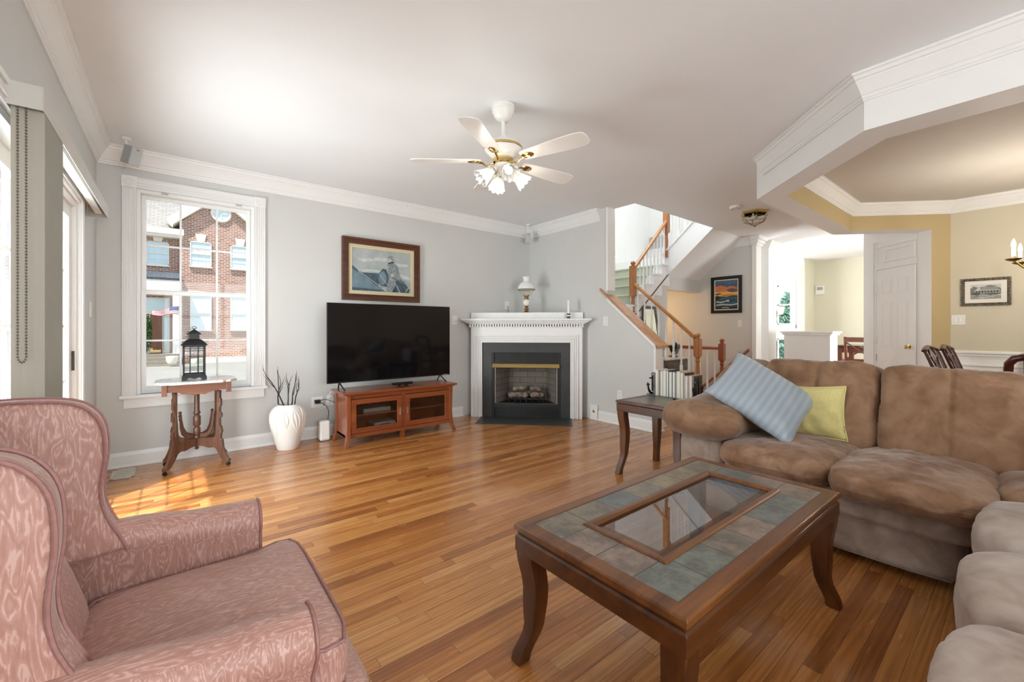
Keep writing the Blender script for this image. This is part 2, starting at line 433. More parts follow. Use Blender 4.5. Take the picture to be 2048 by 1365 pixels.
# wall_right: full height by the corner, then a knee wall that follows the stairs
b = B()
b.box(XR, XR+.13, 3.46, YW, 0, 5.2)
b.prism([(2.78, 0), (3.46, 0), (3.46, 1.612), (2.78, 1.042)], XR, XR+.13, 'x')
struct('wall_right', b, M['wall'])
b = B()   # sloped oak cap on the knee wall
b.prism([(2.70, .985), (3.56, 1.707), (3.56, 1.737), (2.70, 1.015)], XR-.035, XR+.165, 'x')
struct('trim_9', b, M['oakcap'], bev=.004)
b = B(); b.prism([(2.765, .985), (3.46, 1.565), (3.46, 1.614), (2.765, 1.034)], XR-.018, XR, 'x')
b.box(XR-.01, XR+.14, 2.755, 2.782, 0, 1.03)
struct('trim_10', b, M['trim'], bev=.003)
b = B(); b.box(XR-.012, XR+.14, 3.445, 3.475, 1.70, CZ); struct('trim_11', b, M['trim'], bev=.003)

# rear wall behind the camera, with an unseen window added for the fill light
b = B(); y0, y1 = YR-.15, YR
xs = [(XL-.15, -.25), (2.15, 3.46)]
for a, c in xs: b.box(a, c, y0, y1, 0, CZ)
for a, c in ((-.25, 2.15),):
    b.box(a, c, y0, y1, 0, .6); b.box(a, c, y0, y1, 2.4, CZ)
struct('wall_front', b, M['wall'])
b = B(); b.box(3.46, 7.58, y0, y1, 0, CZ); struct('wall_dining_rear', b, M['tanlit'])
for i, (a, c) in enumerate(((-.25, 2.15),)):
    b = B()
    for x in (a, (a+c)/2-.04, c-.08): b.box(x, x+.08, YR-.1, YR-.03, .6, 2.4)
    for z in (.6, 1.46, 2.33): b.box(a, c, YR-.09, YR-.04, z, z+.07)
    b.box(a-.1, c+.1, YR, YR+.03, 2.4, 2.5); b.box(a-.1, a, YR, YR+.03, .5, 2.4); b.box(c, c+.1, YR, YR+.03, .5, 2.4); b.box(a-.12, c+.12, YR, YR+.06, .55, .6)
    struct('window_%d' % (i+4), b, M['trim'])

# ---- dining octagon: beams, angled pier wall, side wall
OUT = [(3.34, YR), (3.34, .665), (4.325, 1.66), (6.73, 1.66), (7.44, .95)]
INN = [(3.59, YR), (3.59, .605), (4.425, 1.44), (6.64, 1.44), (7.28, .80)]
BZ = 2.44
for i in range(4):
    b = B(); q = [OUT[i], OUT[i+1], INN[i+1], INN[i]]
    b.prism(q, BZ, CZ)
    bm = b.bm; bm.faces.ensure_lookup_table()
    # inner face gets the shaded dining tan
    mid = (Vector(INN[i])+Vector(INN[i+1]))*.5
    for f in bm.faces:
        cc = f.calc_center_median()
        if abs(cc.z-(BZ+CZ)/2) < .05 and (Vector((cc.x, cc.y))-mid).length < .03: f.material_index = 1
    struct('wall_beam_%d' % (i+1), b, [M['white'], M['tan']])
b = B()   # pier on the angled side
b.prism([INN[4], OUT[4], (7.54, .85), (7.54, .65), (7.43, .65)], 0, CZ)
bm = b.bm
for f in bm.faces:
    cc = f.calc_center_median(); n = f.normal
    if (Vector((cc.x, cc.y))-Vector(((7.28+7.43)/2, (.8+.65)/2))).length < .02: f.material_index = 1
struct('wall_angled', b, [M['trim'], M['tan']])
b = B(); b.box(7.43, 7.58, YR-.15, .655, 0, CZ); struct('wall_dining', b, M['tanlit'])
b = B(); b.prism([(3.59, YR), (3.59, .605), (4.425, 1.44), (6.64, 1.44), (7.43, .65), (7.43, YR)], CZ-.012, CZ-.001)
struct('ceiling_dining', b, M['dceil'])
# wainscot and chair rail on the dining side wall
b = B()
rail = [(0, .86), (.012, .86), (.012, .875), (.022, .885), (.022, .905), (.036, .915), (.036, .935), (.02, .945), (0, .945)]
b.sweep([(7.28, .80), (7.43, .65), (7.43, YR)], rail)
b.sweep([(7.28, .80), (7.43, .65), (7.43, YR)], [(0, 0), (.006, 0), (.006, .86), (0, .86)])
b.sweep([(7.28, .80), (7.43, .65), (7.43, YR)], [(0, .76), (.018, .765), (.018, .785), (0, .79)])
struct('trim_12', b, M['trim'])

# ---- crown moulding
CR = [(0, -.157), (.010, -.157), (.012, -.145), (.018, -.142), (.018, -.124), (.028, -.118), (.028, -.112), (.052, -.072), (.066, -.05), (.066, -.042), (.078, -.036), (.084, -.018), (.096, -.014), (.096, 0), (0, 0)]
CRS = [(d*.85, z*.85) for d, z in CR]
def crown(name, path, prof=CR, m='trim', closed=False):
    b = B(); b.sweep(path, prof, CZ-.0005, closed); return struct(name, b, M[m])
crown('trim_1', [(XL, YR), (XL, YW), (XR, YW), (XR, 3.565)])
crown('trim_2', [(4.22, 1.56), (3.34, .665), (3.34, YR)])
crown('trim_3', [(3.59, YR), (3.59, .605), (4.425, 1.44), (6.64, 1.44), (7.43, .65), (7.43, YR)])

# ---- baseboards
BB = [(0, 0), (.024, 0), (.024, .012), (.015, .022), (.015, .10), (.010, .118), (.006, .13), (0, .13)]
def base(name, path):
    b = B(); b.sweep(path, BB, 0); return struct(name, b, M['trim'])
base('baseboard_left', [(XL, YR), (XL, DY0-.1)])
base('baseboard_corner', [(XL, DY1+.1), (XL, YW), (3.12, YW)])
base('baseboard_right', [(XR, 3.73), (XR, 2.755), (XR+.14, 2.755)])

# ---- window_1 on the back wall
win = link('window_1', bpy.data.meshes.new('window_1')); win['kind'] = 'structure'
b = B()
def casing_v(b, x0, x1, z0, z1, y):
    w_ = x1-x0
    b.box(x0, x1, y-.018, y, z0, z1)
    for k in (0.12, .3, .5, .7): b.box(x0+w_*k, x0+w_*(k+.09), y-.026, y-.018, z0, z1)
    b.box(x0, x0+w_*.1, y-.03, y-.018, z0, z1); b.box(x1-w_*.1, x1, y-.03, y-.018, z0, z1)
cw = .092
casing_v(b, WX0-cw, WX0, WZ0, WZ1, YW); casing_v(b, WX1, WX1+cw, WZ0, WZ1, YW)
b.box(WX0, WX1, YW-.02, YW, WZ1, WZ1+cw)
for k in (.0, .25, .5, .9): b.box(WX0, WX1, YW-.028, YW-.02, WZ1+cw*k, WZ1+cw*(k+.1))
for x in (WX0-cw-.004, WX1-.004):   # rosette blocks
    b.box(x, x+cw+.008, YW-.032, YW, WZ1-.004, WZ1+cw+.004)
    for r in (.034, .02): 
        b.tube([(x+cw/2+.004+r*cos(t*pi/10), YW-.033, WZ1+cw/2+r*sin(t*pi/10)) for t in range(20)], .004, 6, closed=True)
make('casing', b, M['trim'], win)
b = B()
b.box(WX0-.11, WX1+.11, YW-.055, YW+.03, WZ0-.028, WZ0); b.box(WX0-.085, WX1+.085, YW-.018, YW, WZ0-.115, WZ0-.028)
b.box(WX0-.085, WX1+.085, YW-.026, YW-.018, WZ0-.115, WZ0-.10)
make('window_sill', b, M['trim'], win, bev=.004)
b = B()   # jamb lining
e_ = .001; b.box(WX0+e_, WX0+.028, YW+e_, YW+.149, WZ0+e_, WZ1-e_); b.box(WX1-.028, WX1-e_, YW+e_, YW+.149, WZ0+e_, WZ1-e_); b.box(WX0+.028, WX1-.028, YW+e_, YW+.149, WZ1-.03, WZ1-e_); b.box(WX0+.028, WX1-.028, YW+.03, YW+.149, WZ0+e_, WZ0+.02)
make('jamb', b, M['trim'], win)
def sash(name, x0, x1, z0, z1, y, cols=3, rows=2):
    b = B(); f = .036
    b.box(x0+e_, x0+f, y, y+.03, z0, z1-e_); b.box(x1-f, x1-e_, y, y+.03, z0, z1-e_); b.box(x0+f, x1-f, y+e_, y+.029, z0, z0+f+.008); b.box(x0+f, x1-f, y+e_, y+.029, z1-f, z1-e_)
    for i in range(1, cols):
        x = x0+(x1-x0)*i/cols; b.box(x-.0085, x+.0085, y+.009, y+.021, z0+f, z1-f)
    for i in range(1, rows):
        z = z0+(z1-z0)*i/rows; b.box(x0+f, x1-f, y+.010, y+.020, z-.0085, z+.0085)
    s = make(name, b, M['trim'], win, bev=.002)
    g = B(); g.box(x0+f-.004, x1-f+.004, y+.0135, y+.0165, z0+f-.004, z1-f+.004); make('pane', g, M['glass'], s)
    return s
zm = 1.54
up = sash('sash', WX0+.028, WX1-.028, zm-.02, WZ1-.03, YW+.062)
lo = sash('sash', WX0+.028, WX1-.028, WZ0+.02, zm+.016, YW+.028)
b = B()
for x in (WX0+.17, WX1-.16): b.box(x, x+.05, YW-.012, YW-.002, WZ1-.02, WZ1+.002)
make('blind_bracket', b, M['steel'], win)
b = B(); b.box(.1, .19, YW+.012, YW+.028, zm+.016, zm+.03); b.box(-.12, .0, YW+.014, YW+.03, zm+.016, zm+.024)
make('sash_lock', b, M['plastic'], win)

# ---- door_1: sliding patio door in the left wall
dr = link('door_1', bpy.data.meshes.new('door_1')); dr['kind'] = 'structure'
b = B()
for y0, y1 in ((DY0-.1, DY0), (DY1, DY1+.1)):
    b.box(XL, XL+.02, y0, y1, 0, DZ+.1)
    for k in (.1, .35, .6): b.box(XL+.02, XL+.03, y0+.1*k, y0+.1*(k+.16), 0, DZ+.1)
b.box(XL, XL+.02, DY0, DY1, DZ, DZ+.1); b.box(XL+.02, XL+.03, DY0, DY1, DZ+.02, DZ+.04); b.box(XL+.02, XL+.03, DY0, DY1, DZ+.07, DZ+.095)
make('casing', b, M['trim'], dr)
b = B()
b.box(XL-.14, XL+.002, DY1-.03, DY1-.001, 0, DZ-.001); b.box(XL-.14, XL+.002, DY0+.001, DY0+.03, 0, DZ-.001); b.box(XL-.139, XL+.001, DY0+.03, DY1-.03, DZ-.035, DZ-.002); b.box(XL-.14, XL, DY0+.03, DY1-.03, 0.001, .03)
make('jamb', b, M['trim'], dr)
ym = (DY0+DY1)/2
for y0, y1, x in ((DY0+.031, ym+.05, -.625), (ym-.03, DY1-.031, -.575)):
    b = B()
    b.box(x, x+.04, y0, y0+.09, .031, DZ-.036); b.box(x, x+.04, y1-.09, y1, .031, DZ-.036); b.box(x+.001, x+.039, y0+.089, y1-.089, .031, .16); b.box(x+.001, x+.039, y0+.089, y1-.089, DZ-.125, DZ-.036)
    for k in (1, 2): b.box(x+.014, x+.026, y0+.09+(y1-y0-.18)*k/3-.009, y0+.09+(y1-y0-.18)*k/3+.009, .16, DZ-.125)
    for k in (1, 2, 3, 4): b.box(x+.015, x+.025, y0+.09, y1-.09, .16+(DZ-.285)*k/5-.009, .16+(DZ-.285)*k/5+.009)
    p = make('door_panel', b, M['trim'], dr, bev=.003)
    g = B(); g.box(x+.018, x+.022, y0+.085, y1-.085, .155, DZ-.12); make('pane', g, M['glass'], p)
b = B(); b.box(XL-.022, XL-.012, DY1-.036, DY1-.028, .93, 1.05); b.box(XL-.03, XL-.006, DY1-.040, DY1-.034, .93, 1.06)
b.lathe([(.006, 0), (.006, .004)], (XL-.018, DY1-.045, 1.04), 10)
make('strike_plate', b, M['slot'], dr)

# ---- stairs
b = B()
for i in range(7):   # first flight, rising away from the room along the knee wall
    b.box(XR+.135, 5.56, 2.83+.187*i, 3.98, .197*i, .197*(i+1))
b.box(XR+.135, 5.56, 3.94, 5.05, 1.18, 1.379)
struct('stair_flight_lower', b, M['white'])['kind'] = 'structure'
M['carpet'] = plain('green_stair_carpet', '#bfc4b2', .95, var=.08, vs=120, spec=.05)
b = B()
for i in range(5):
    x = 5.45+.235*i; z = 1.38+.18*(i+1)
    b.box(x, 6.62, 3.98, 5.05, z-.18, z)
b.box(6.58, 7.70, 3.95, 5.05, 2.28, 2.46)
struct('stair_flight_middle', b, M['white'])['kind'] = 'structure'
b = B()
for i in range(5):
    x = 5.45+.235*i; z = 1.38+.18*(i+1)
    b.box(x-.028, x+.235, 4.06, 4.98, z, z+.014); b.box(x-.014, x, 4.06, 4.98, z-.18, z)
    b.tube([(x-.02, 4.06, z), (x-.02, 4.98, z)], .016, 8)
o = tag(make('stair_runner', b, M['carpet'], loc=(5.45, 4.5, 1.38), world=True, smooth=True), 'pale green carpet runner on the upper white stair treads', 'stair carpet')
b = B()  # wall skirt along middle flight
b.prism([(4.49, 1.38), (5.45, 1.38), (6.62, 2.28), (6.62, 2.62), (5.40, 1.70), (4.49, 1.70)], 5.02, 5.045, 'y')
struct('trim_13', b, M['trim'])
# third flight: closed body with white stringer face
b = B()
b.prism([(3.95, 2.10), (3.95, 2.50), (3.135, 3.20), (2.2, 4.0), (2.2, 3.6), (3.135, 2.81)], 6.58, 7.70, 'x')
struct('stair_flight_upper', b, M['stairwhite'])['kind'] = 'structure'
b = B(); b.prism([(3.98, 2.075), (3.98, 2.52), (3.14, 3.24), (3.14, 2.79)], 6.555, 6.58, 'x')
b.prism([(3.98, 2.50), (3.14, 3.22), (3.14, 3.25), (3.98, 2.53)], 6.54, 6.60, 'x')
struct('trim_14', b, M['stairwhite'])
b = B(); b.box(6.57, 7.70, 3.94, 4.06, 1.88, 2.12); struct('wall_header', b, M['wall'])
# wall under the middle flight, with its dark-edged sloping stringer
b = B(); b.prism([(5.45, 0), (6.57, 0), (6.57, 2.14), (5.66, 1.43), (5.45, 1.27)], 3.94, 4.04, 'y'); struct('wall_understair', b, M['wall'])
b = B(); b.box(6.47, 6.57, 4.04, 5.05, 0, 2.0); struct('wall_basement_side', b, M['wall'])
b = B()
for i in range(5):
    x = 5.45+.235*i; z = 1.38+.18*(i+1)
    b.box(x, x+.24, 3.93, 3.98, z-.34, z)
    b.box(x-.02, x+.235, 3.915, 3.99, z-.004, z+.022)
b.prism([(5.62, 1.40), (6.60, 2.155), (6.60, 2.30), (5.62, 1.55)], 3.925, 3.96, 'y')
struct('trim_15', b, M['stairwhite'], bev=.002)
b = B(); b.prism([(5.60, 1.378), (6.62, 2.163), (6.62, 2.18), (5.60, 1.395)], 3.912, 3.945, 'y'); struct('trim_16', b, M['walnutframe'])
# walls of the stairwell
b = B(); b.box(XR+.13, 7.85, 5.05, 5.2, -2.2, 5.2); struct('wall_stair_back', b, M['white'])
b = B(); b.box(7.70, 7.84, 3.02, 5.2, -2.2, 5.2); struct('wall_foyer', b, M['wall'])
b = B(); b.box(XR, 7.84, 2.05, 2.2, CZ+.3, 5.2); struct('wall_stair_upper', b, M['white'])
b = B(); b.box(XR, XR+.13, 2.05, 3.46, CZ+.3, 5.2); struct('wall_stair_side', b, M['white'])
b = B(); b.box(XR, 7.84, 2.05, 5.2, 5.2, 5.35); struct('ceiling_stair', b, M['white'])
b = B(); b.box(4.9, 5.55, 4.985, 5.05, 3.05, 3.09); b.box(4.93, 5.52, 5.02, 5.05, 2.98, 3.05); struct('trim_17', b, M['trim'])
b = B()    # basement steps and floor
for i in range(9): b.box(6.57, 7.70, 3.1+.24*i, 5.05, -.2*(i+1)-.2, -.2*(i+1))
struct('stair_flight_basement', b, M['redoak'])['kind'] = 'structure'
d = bpy.data.lights.new('basement_lamp', 'POINT'); d.energy = 7; d.color = (1, .62, .3); d.shadow_soft_size = .08
o = link('basement_lamp', d); o.location = (6.95, 4.75, 1.45)

# ---- foyer column, kitchen shell
b = B()
b.box(7.66, 7.87, 2.95, 3.02, 0, CZ)
for d_, z in ((.02, 2.62), (.045, 2.66), (.075, 2.71)): b.box(7.66-d_, 7.87+d_, 2.95-d_, 3.02, z, z+.05 if z < 2.7 else CZ)
struct('column_1', b, M['trim'], bev=.004)
crown('trim_18', [(7.70, 3.42), (7.70, 2.955)], CRS)
b = B(); b.box(8.30, 8.66, 2.99, 3.2, 0, CZ)
struct('column_2', b, M['trim'])
b = B(); b.sweep([(8.30, 3.2), (8.30, 2.99), (8.66, 2.99), (8.66, 3.2)], [(-d, z) for d, z in CRS] if False else CRS, CZ-.0005)
struct('trim_19', b, M['trim'])
b = B(); b.box(8.66, 11.1, 5.05, 5.2, 0, CZ); b.box(7.84, 8.7, 5.05, 5.2, 0, CZ); struct('wall_kitchen_back', b, M['white'])
KY0, KY1, KZ0, KZ1 = 3.50, 4.55, 1.30, 2.22
b = B(); x0, x1 = 11.0, 11.12
b.box(x0, x1, 3.35, KY0, 0, CZ); b.box(x0, x1, KY1, 5.2, 0, CZ); b.box(x0, x1, KY0, KY1, 0, .35); b.box(x0, x1, KY0, KY1, .98, KZ0); b.box(x0, x1, KY0, KY1, KZ1, CZ)
struct('wall_kitchen_left', b, M['white'])
b = B(); b.box(11.0, 11.8, 3.23, 3.35, 0, CZ); struct('wall_kitchen_return', b, M['kitchen'])
b = B(); b.box(11.65, 11.8, -.5, 3.23, 0, CZ); struct('wall_kitchen', b, M['kitchen'])
b = B(); b.box(7.58, 11.8, -.65, -.5, 0, CZ); struct('wall_kitchen_side', b, M['kitchen'])
crown('trim_20', [(11.0, 5.0), (11.0, 3.23)], CRS)
for n_, z0, z1, nr in (('window_2', KZ0, KZ1, 2), ('window_3', .35, .98, 1)):
    kw = link(n_, bpy.data.meshes.new(n_)); kw['kind'] = 'structure'
    b = B()
    b.box(10.975, 11.0, KY0-.1, KY0, z0-.1, z1+.1); b.box(10.975, 11.0, KY1, KY1+.1, z0-.1, z1+.1); b.box(10.975, 11.0, KY0, KY1, z1, z1+.1); b.box(10.96, 11.0, KY0-.1, KY1+.1, z0-.08, z0)
    make('casing', b, M['trim'], kw)
    b = B()
    for y in (KY0, KY0+.26, KY0+.52, KY0+.78, KY1-.03): b.box(11.04, 11.06, y, y+.03, z0, z1)
    for k in range(nr+1):
        z = z0+(z1-z0-.03)*k/nr; b.box(11.04, 11.06, KY0, KY1, z, z+.03)
    s = make('sash', b, M['trim'], kw)
    g = B(); g.box(11.048, 11.052, KY0, KY1, z0, z1); make('pane', g, M['glass'], s)
# half wall
b = B(); b.box(8.28, 8.70, 2.08, 2.74, 0, 1.13); struct('wall_half', b, M['white'], bev=.003)
b = B(); b.box(8.23, 8.75, 2.03, 2.79, 1.13, 1.165); b.box(8.255, 8.725, 2.055, 2.765, 1.10, 1.13); struct('trim_21', b, M['trim'], bev=.004)
# pantry wall at 45 degrees with its six-panel door
PA = Matrix.Translation((7.442, .952, 0)) @ Matrix.Rotation(R(45), 4, 'Z')      # local x along wall, local +y away behind it (to the kitchen)
L = .945
b = B(); b.box(0, L, -.13, 0, 0, CZ, M=PA) ; struct('wall_pantry', b, M['trim'])
b = B()
b.box(.655, .735, 0, .02, 0, 2.45, M=PA); b.box(.67, .685, .02, .028, 0, 2.45, M=PA); b.box(.705, .72, .02, .028, 0, 2.45, M=PA)
b.box(.0, .655, 0, .016, 2.05, 2.12, M=PA); b.box(.0, .655, 0, .016, 2.36, 2.42, M=PA)
b.box(.02, .10, .0, .014, 2.14, 2.34, M=PA); b.box(.50, .56, .0, .014, 2.14, 2.34, M=PA)
b.box(.10, .50, .0, .014, 2.30, 2.34, M=PA); b.box(.10, .50, .0, .014, 2.14, 2.18, M=PA)
struct('trim_22', b, M['trim'], bev=.002)
b = B(); b.sweep([(PA @ Vector((L, -.13, 0))).to_2d(), (PA @ Vector((L, 0, 0))).to_2d(), (PA @ Vector((0, 0, 0))).to_2d()][::-1], [(-d, z) for d, z in CRS], CZ-.0005); struct('trim_23', b, M['trim'])
d2 = link('door_2', bpy.data.meshes.new('door_2')); d2['kind'] = 'structure'
b = B(); b.box(0.005, .65, .003, .022, .01, 2.035, M=PA)
for u0, u1 in ((.10, .29), (.37, .56)):
    for z0, z1 in ((.2, .78), (.95, 1.58), (1.68, 1.9)):
        b.box(u0, u1, .022, .025, z0, z0+.016, M=PA); b.box(u0, u1, .022, .025, z1-.016, z1, M=PA); b.box(u0, u0+.016, .022, .025, z0, z1, M=PA); b.box(u1-.016, u1, .022, .025, z0, z1, M=PA)
        b.box(u0+.035, u1-.035, .022, .027, z0+.035, z1-.035, M=PA)
make('door_panel', b, M['trim'], d2, bev=.002)
b = B(); 
b.lathe([(.028, 0), (.028, .006), (.012, .01), (.010, .03), (.024, .036), (.027, .05), (.018, .062), (0, .064)], (0, 0, 0), 16, M=PA @ Matrix.Translation((.085, .022, .97)) @ Matrix.Rotation(R(-90), 4, 'X'))
make('door_knob', b, M['brass'], d2, smooth=True)
for z in (.75, 1.0, 1.72):
    b = B(); b.box(.646, .658, .018, .026, z, z+.09, M=PA); b.lathe([(.006, 0), (.006, .1)], PA @ Vector((.652, .028, z-.005)), 8); make('hinge', b, M['steel'], d2)
# ================================================================== FURNITURE IN THE FOREGROUND
def loft(b, sections, closed_ring=True, cap=True, mi=0):
    """skin a list of equal-length rings of points"""
    vr = [[b.bm.verts.new(Vector(p)) for p in s] for s in sections]
    n = len(vr[0])
    for a, c in zip(vr[:-1], vr[1:]):
        for i in range(n if closed_ring else n-1):
            j = (i+1) % n; b.face([a[i], a[j], c[j], c[i]], mi)
    if cap and closed_ring: b.face(vr[0][::-1], mi); b.face(vr[-1], mi)
    return vr
def smooth_line(P, k):
    out_ = []
    for i in range(len(P)-1):
        p0, p1, p2, p3 = [Vector(P[max(0, min(len(P)-1, i+d))]) for d in (-1, 0, 1, 2)]
        for q in range(k):
            t = q/k; v = .5*((2*p1)+(-p0+p2)*t+(2*p0-5*p1+4*p2-p3)*t*t+(-p0+3*p1-3*p2+p3)*t**3); out_.append(tuple(v))
    out_.append(tuple(P[-1])); return out_
def lerp(a, b, t): return a+(b-a)*t
def interp(keys, t):
    for (t0, v0), (t1, v1) in zip(keys[:-1], keys[1:]):
        if t <= t1:
            k = (t-t0)/(t1-t0) if t1 > t0 else 0; k = max(0, min(1, k)); k = k*k*(3-2*k)
            return lerp(v0, v1, k)
    return keys[-1][1]

# ---------------------------------------------------------------- wing armchair (local: faces +x, y across)
def build_armchair():
    t = thing('wing_armchair', 'pink moire wing armchair with rolled arms beside the patio door', 'armchair', (.0, 1.355, 0), R(0))
    m = M['moire']
    # seat base with front panel
    b = B(); b.puff((.015, 0, .222), (.77, .70, .225), n=9, res=12); make('seat_base', b, m, t, smooth=True, ang=80)
    b = B()
    def fs(u, w):
        # T-shaped, crowned cushion
        k = max(0, min(1, (w.x-.13)/.10)); w.y *= 1+.20*k
        w.z += .026*(1-u.x**2)*(1-u.y**2)*(1 if w.z > 0 else 0)
        return w
    b.puff((.075, 0, .405), (.545, .575, .135), n=7, res=18, fn=fs, wr=.003, ws=5)
    sc = make('seat_cushion', b, m, t, smooth=True, ang=85)
    b = B()
    for zz in (.455, .352):
        pts = []
        for i in range(48):
            a = 2*pi*i/48; n_ = 9
            cx_, sy_ = cos(a), sin(a); k = (abs(cx_)**n_+abs(sy_)**n_)**(-1/n_)
            x = cx_*k*.264; y = sy_*k*.280; kk = max(0, min(1, (x-.13)/.10)); y *= 1+.20*kk
            pts.append((x*1.0+.075, y*1.0, zz+.012*(1-(y/.35)**2)*(1 if zz > .4 else 0)))
        b.tube(pts, .0045, 6, closed=True)
    make('piping', b, M['piping'], sc, smooth=True)
    # back: leaning pad between the wings
    b = B()
    Mb = Matrix.Rotation(R(-9), 3, 'Y')
    b.puff((-.312, 0, .68), (.15, .53, .66), n=(5, 6, 6), res=14, rot=Matrix.Rotation(R(-17), 3, 'Y'), wr=.003)
    make('backrest', b, m, t, smooth=True, ang=80)
    b = B()
    b.puff((-.425, 0, .60), (.08, .60, .76), n=10, res=10, rot=Matrix.Rotation(R(-4), 3, 'Y'))
    make('back_panel', b, m, t, smooth=True, ang=80)
    for s in (1, -1):
        # wing: profile in (x,z) given thickness, curling outward
        w_out = [(-.44, .55), (-.45, .80), (-.455, .95), (-.44, 1.003), (-.36, 1.020), (-.26, 1.016), (-.205, 1.0), (-.175, .972), (-.158, .935), (-.152, .89), (-.152, .84), (-.158, .79), (-.16, .74), (-.152, .69), (-.135, .645), (-.115, .60), (-.105, .57)]
        w_out = smooth_line(w_out, 4)
        b = B(); th = .075; secs = []
        for k, (dy, g) in enumerate(((0, .016), (.004, .005), (.014, 0.0), (th-.014, 0), (th-.004, .005), (th, .016))):
            ring = []
            cx0 = sum(p[0] for p in w_out)/len(w_out); cz0 = sum(p[1] for p in w_out)/len(w_out)
            for (x, z) in w_out:
                d = Vector((cx0-x, cz0-z)); d = d/d.length*g if d.length > 0 else d
                flare = .012*max(0, (x+.30)/.15)
                ring.append((x+d.x, s*(.270+dy+flare), z+d.y))
            secs.append(ring)
        loft(b, secs); wo = make('wing', b, m, t, smooth=True, ang=60)
        b = B()
        for dy in (.0, th):
            b.tube([(x, s*(.270+dy+.012*max(0, (x+.30)/.15)), z) for x, z in w_out[8:]], .0042, 6)
        make('piping', b, M['piping'], wo, smooth=True)
        # arm: rolled top on an upright panel, sweeping down and forward
        b = B(); secs = []
        N_ = 14
        for i in range(N_+1):
            u = i/N_; x = lerp(-.30, .225, u)
            zt = interp([(0, .655), (.35, .640), (.75, .615), (1, .605)], u)
            r = interp([(0, .048), (.5, .056), (1, .060)], u)
            y0 = .345+.012*u
            ring = []
            # inner foot -> up the inner face -> over the roll -> outer face -> outer foot
            ring.append((x, s*(y0-.055), .28)); ring.append((x, s*(y0-.052), .42))
            for a in range(-40, 221, 26):
                aa = R(180-a) if True else 0
                ring.append((x, s*(y0+.008+r*1.05*cos(aa)), zt-r+r*sin(aa)))
            ring.append((x, s*(y0+.030), zt-2*r-.02)); ring.append((x, s*(y0+.032), .30)); ring.append((x, s*(y0+.030), .12)); ring.append((x, s*(y0-.05), .12))
            if i == N_:
                c0 = Vector((x, s*y0, .45)); secs.append(ring)
                secs.append([tuple(Vector((x+.012, lerp(p[1], s*y0, .10), lerp(p[2], .45, .035)))) for p in ring])
                break
            secs.append(ring)
        loft(b, secs); ao = make('armrest', b, m, t, smooth=True, ang=70)
        b = B(); b.tube([(p[0]+.006, p[1], p[2]) for p in secs[-2][1:-2]], .0045, 6); make('piping', b, M['piping'], ao, smooth=True)
    for sx_ in (-.31, .26):
        for sy_ in (-.29, .29):
            b = B(); b.lathe([(.026, .12), (.024, .08), (.015, 0)], (sx_, sy_, 0), 12); make('leg', b, M['mahogany'], t, smooth=True)
    return t
build_armchair()

# ---------------------------------------------------------------- tables with slate tops
def slate(name, nx, ny, ox=0, oy=0):
    m, nt, bs = base_mat(name); v = coords(nt)
    sep = nd(nt, 'SeparateXYZ', i_0=v)
    xs = mathn(nt, 'DIVIDE', mathn(nt, 'ADD', sep.outputs[0], ox), nx); ys = mathn(nt, 'DIVIDE', mathn(nt, 'ADD', sep.outputs[1], oy), ny)
    cid = nd(nt, 'CombineXYZ', i_0=mathn(nt, 'FLOOR', xs), i_1=mathn(nt, 'FLOOR', ys))
    wn = nd(nt, 'TexWhiteNoise', noise_dimensions='3D', i_Vector=cid.outputs[0])
    tone = ramp(nt, wn.outputs[0], [(0, '#626866'), (.16, '#766f63'), (.32, '#837268'), (.48, '#666f6a'), (.64, '#847861'), (.80, '#8a7870'), (.92, '#606b70')], 'CONSTANT')
    sh = nd(nt, 'VectorMath', operation='ADD', i_0=v, i_1=(0, 0, 0))
    n1 = nd(nt, 'TexNoise', i_Vector=v, i_Scale=13.0, i_Detail=9.0, i_Distortion=.15, i_Roughness=.72)
    n2 = nd(nt, 'TexNoise', i_Vector=v, i_Scale=7.0, i_Detail=2.0)
    k = ramp(nt, n1.outputs[0], [(.41, (.56, .57, .58, 1)), (.50, (.98, .97, .95, 1)), (.60, (1.42, 1.38, 1.32, 1))])
    c = mixc(nt, 1.0, tone, k, 'MULTIPLY')
    c = mixc(nt, mathn(nt, 'MULTIPLY', n2.outputs[0], .3), c, '#7c6a58')
    fx = mathn(nt, 'FRACT', xs); fy = mathn(nt, 'FRACT', ys)
    dx = mathn(nt, 'MULTIPLY', mathn(nt, 'MINIMUM', fx, mathn(nt, 'SUBTRACT', 1.0, fx)), nx)
    dy = mathn(nt, 'MULTIPLY', mathn(nt, 'MINIMUM', fy, mathn(nt, 'SUBTRACT', 1.0, fy)), ny)
    d = mathn(nt, 'MINIMUM', dx, dy)
    c = mixc(nt, ramp(nt, d, [(.0, (1, 1, 1, 1)), (.0016, (0, 0, 0, 1))]), c, '#37342f')
    nt.links.new(c, bs.inputs['Base Color'])
    nt.links.new(ramp(nt, n1.outputs[0], [(.3, (.28, .28, .28, 1)), (.7, (.5, .5, .5, 1))]), bs.inputs['Roughness'])
    bs.inputs['Coat Weight'].default_value = .15; bs.inputs['Coat Roughness'].default_value = .25
    bump(nt, bs, n1.outputs[0], .35, .004); return m

def sabre_leg(b, cx, cy, sx_, sy_, ztop, w0=.066, w1=.046, flare=.03):
    """square leg that sweeps in under the apron and out at the foot; sx_, sy_ point outward"""
    secs = []
    for i in range(13):
        u = i/12; z = lerp(ztop, 0, u)
        off = interp([(0, .0), (.35, -.016), (.65, -.012), (1, flare*.8)], u)
        w_ = interp([(0, w0), (.4, w0*.92), (.8, w1), (1, w1*1.04)], u)/2
        x = cx+sx_*off; y = cy+sy_*off*.8
        secs.append([(x-w_, y-w_, z), (x+w_, y-w_, z), (x+w_, y+w_, z), (x-w_, y+w_, z)])
    loft(b, secs)

